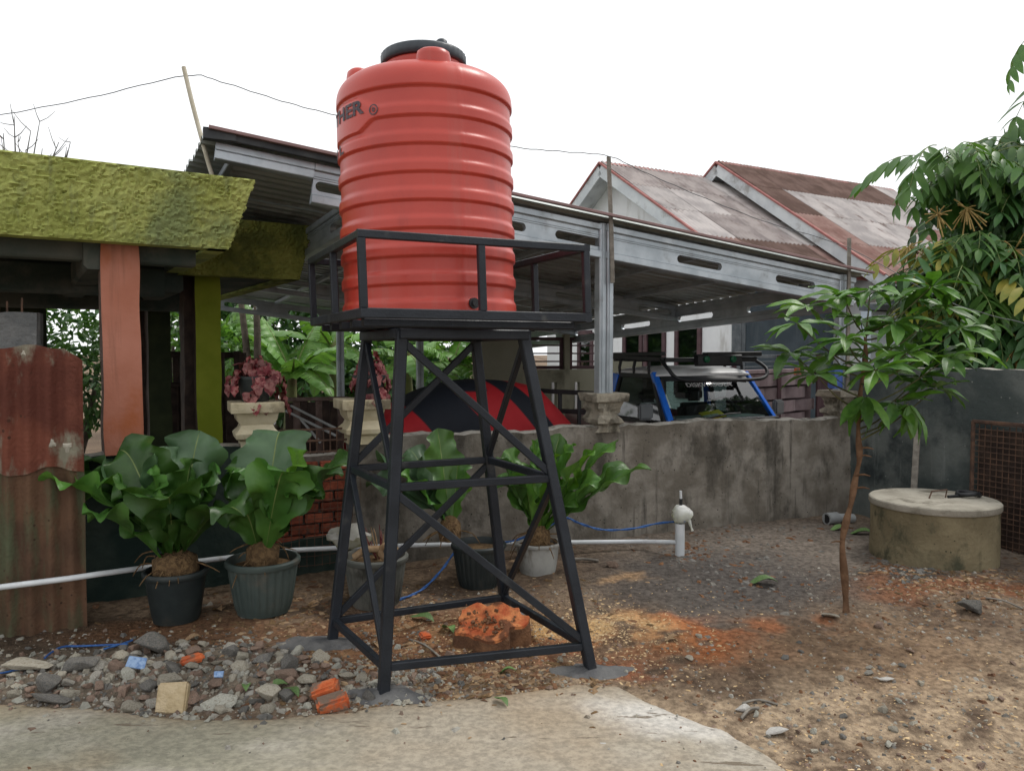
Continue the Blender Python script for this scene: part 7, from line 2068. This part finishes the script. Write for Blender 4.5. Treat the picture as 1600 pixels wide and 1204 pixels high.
# bare tree above the canopy at the left
bt = at(40, 560, 14.0); bt = Vector((bt.x, bt.y, -0.35)); r_ = root('bare_tree', bt, 'leafless tree top showing above the green canopy', 'tree')
rr = random.Random(8); mb = MB(); mb.tube([bt, bt + Vector((0, 0, 3.5)), bt + Vector((0.1, 0, 4.6))], [0.14, 0.10, 0.05], 9); mb.part('trunk', MAT['bark'], r_, 60)
for px, py in ((5, 208), (22, 182), (28, 222), (48, 205), (62, 190), (66, 232), (92, 222), (106, 240), (110, 222), (-20, 200), (40, 235), (80, 240)):
    tip = at(px, py, 14 + rr.uniform(-0.5, 0.5)); s0_ = bt + Vector((0, 0, rr.uniform(3.2, 4.4))); mid_ = s0_.lerp(tip, 0.55) + Vector((rr.uniform(-0.1, 0.1), 0, -0.1))
    mb = MB(); cv_ = curve([s0_, mid_, tip], 5); mb.tube(cv_, [0.03 - 0.024 * i / 10 for i in range(11)], 5)
    for k in range(6):
        a = cv_[rr.randrange(4, 11)]; e = a + Vector((rr.uniform(-0.35, 0.35), rr.uniform(-0.2, 0.2), rr.uniform(0.05, 0.4))); mb.tube([a, a.lerp(e, 0.5) + Vector((0, 0, -0.03)), e], [0.009, 0.007, 0.004], 4)
    mb.part('branch', MAT['twig'], r_, 60)


# ================================================================== BIG COMPOUND-LEAVED TREE (right)
tbase = at(1720, 640, 9.6); tbase = Vector((tbase.x, tbase.y, -0.3))
bt_ = root('fruit_tree', tbase, 'large tree with drooping compound leaves and yellow flower sprays at the right edge', 'tree')
mb = MB(); trk = [tbase, tbase + Vector((-0.1, 0, 1.5)), tbase + Vector((-0.05, 0.1, 3.0)), tbase + Vector((0.1, 0.1, 4.6))]
mb.tube(curve(trk, 4), [0.22 - 0.012 * i for i in range(13)], 12); mb.part('trunk', MAT['bark'], bt_, 60)


def compound(seed, m, nl=5, L=0.5, ll=0.19):
    """pinnate leaf: drooping rachis with paired hanging leaflets"""
    rr = random.Random(seed); mb = MB()
    pts = [Vector((0, L * t, 0.10 * math.sin(t * 2.2) - 0.26 * t * t)) for t in [i / 8 for i in range(9)]]
    mb.tube(pts, [0.006, 0.006, 0.005, 0.005, 0.005, 0.004, 0.004, 0.003, 0.003], 4, m=1)
    for k in range(nl):
        t = 0.28 + 0.72 * k / (nl - 1); i = min(7, int(t * 8)); p = pts[i].lerp(pts[i + 1], t * 8 - i)
        for sg in ((-1, 1) if k < nl - 1 else (-1, 1, 0)):
            d = Vector((sg * 0.85, 0.5 + 0.3 * (sg == 0), -0.55 + rr.uniform(-0.25, 0.1))).normalized(); ln = ll * rr.uniform(0.85, 1.15) * (0.8 + 0.4 * math.sin(math.pi * t))
            u = d.cross(Vector((0, 0, 1))).normalized(); nr = u.cross(d); rows = []
            for q in range(6):
                f = q / 5; wv = max(0.04, math.sin(math.pi * min(1, f * 0.96 + 0.03)) ** 0.75)
                for s in (-1, 0, 1): rows.append(p + d * (ln * f) + u * (s * ln * 0.19 * wv) + nr * (0.045 * ln * abs(s) * wv) - Vector((0, 0, 0.30 * ln * f * f)))
            mb.add(rows, [(a * 3 + b_, a * 3 + b_ + 1, a * 3 + b_ + 4, a * 3 + b_ + 3) for a in range(5) for b_ in range(2)])
    return mb


cm = {k: [compound(s_, m_).mesh('leaf', [MAT[m_], MAT['midrib']], 180) for s_ in range(3)] for k, m_ in (('d', 'leaf_dark'), ('m', 'leaf_mid'), ('y', 'leaf_yellow'))}
lobes = [(1480, 244, 8.0, 0.26, 0.16, 9, 'm'), (1520, 260, 8.2, 0.30, 0.22, 12, 'm'), (1550, 265, 8.6, 0.45, 0.38, 20, 'd'), (1608, 240, 8.8, 0.5, 0.42, 20, 'd'), (1590, 300, 8.6, 0.55, 0.5, 24, 'd'), (1550, 320, 8.9, 0.4, 0.35, 12, 'd'),
         (1470, 385, 7.8, 0.2, 0.16, 6, 'y'), (1522, 385, 7.9, 0.3, 0.25, 13, 'm'), (1560, 400, 8.1, 0.55, 0.45, 24, 'd'), (1500, 445, 7.8, 0.4, 0.32, 18, 'm'), (1540, 470, 7.9, 0.5, 0.4, 22, 'd'), (1600, 450, 8.0, 0.55, 0.5, 22, 'm'), (1590, 390, 7.7, 0.25, 0.2, 5, 'y'),
         (1500, 520, 8.0, 0.4, 0.3, 14, 'd'), (1570, 530, 8.0, 0.5, 0.4, 18, 'd'), (1630, 540, 8.0, 0.5, 0.4, 12, 'd'), (1650, 330, 8.6, 0.6, 0.6, 12, 'd'), (1665, 190, 8.8, 0.4, 0.4, 8, 'm'), (1650, 30, 8.2, 0.15, 0.15, 3, 'm'), (1660, 120, 8.2, 0.1, 0.1, 2, 'm'), (1465, 470, 7.9, 0.15, 0.15, 3, 'y'), (1545, 445, 7.5, 0.1, 0.1, 2, 'y')]
rr = random.Random(31); Tb = INV[bt_.name]
for li, (px, py, Y, rx, rz, n, kd) in enumerate(lobes):
    c = at(px, py, Y)
    s0_ = min(curve(trk, 4), key=lambda q: abs(q.z - (c.z - 0.5))); mb = MB(); mb.tube(curve([s0_, s0_.lerp(c, 0.5) + Vector((0, 0, 0.1)), c], 4), [0.06 - 0.006 * i for i in range(9)], 6); mb.part('limb', MAT['bark'], bt_, 60)
    for k in range(n):
        a = rr.uniform(0, 2 * math.pi); el = rr.uniform(-0.5, 0.9); v = Vector((math.cos(a) * math.cos(el), math.sin(a) * math.cos(el) * 0.9, math.sin(el)))
        q = rr.uniform(0.3, 0.95); p = c + Vector((v.x * rx * q, v.y * rx * q, v.z * rz * q))
        d = (Vector((v.x, v.y, 0)).normalized() * rr.uniform(0.5, 1) + Vector((-0.25, -0.35, rr.uniform(-0.7, 0.1)))).normalized()
        xx = d.cross(Vector((rr.uniform(-0.2, 0.2), -0.3, 1))).normalized(); zz_ = xx.cross(d); s_ = rr.uniform(0.85, 1.25)
        kk = kd if rr.random() < 0.72 else rr.choice('dm')
        link('leaf', rr.choice(cm[kk]), bt_, Tb @ Matrix.Translation(p) @ Matrix((xx, d, zz_)).transposed().to_4x4() @ Matrix.Diagonal((s_, s_, s_, 1)))
for px, py, Y in ((1420, 395, 7.7), (1447, 470, 7.7), (1592, 545, 7.6), (1545, 565, 7.8), (1510, 335, 7.7), (1585, 400, 7.5), (1465, 345, 7.7)):
    c = at(px, py, Y); mb = MB()
    for k in range(26):
        e = c + Vector((rr.gauss(0, 0.09), rr.gauss(0, 0.09), rr.gauss(-0.02, 0.08))); mb.tube([c + Vector((0, 0, 0.06)), c.lerp(e, 0.6) + Vector((0, 0, 0.03)), e], [0.004, 0.006, 0.007], 4)
    mb.part('flower_spray', MAT['panicle'], bt_)
inner = [((at(px, py, Y + 0.5).x, Y + 0.5, at(px, py, Y).z), (rx * 0.9, rx * 0.7, rz * 0.9)) for px, py, Y, rx, rz, n, kd in lobes if n > 11]
mb = leaf_mass(inner, 4200, 0.17, [MAT['leaf_dark']], 12, 0.42); o = mb.part('inner_foliage', [MAT['leaf_dark']], bt_); o['kind'] = 'stuff'
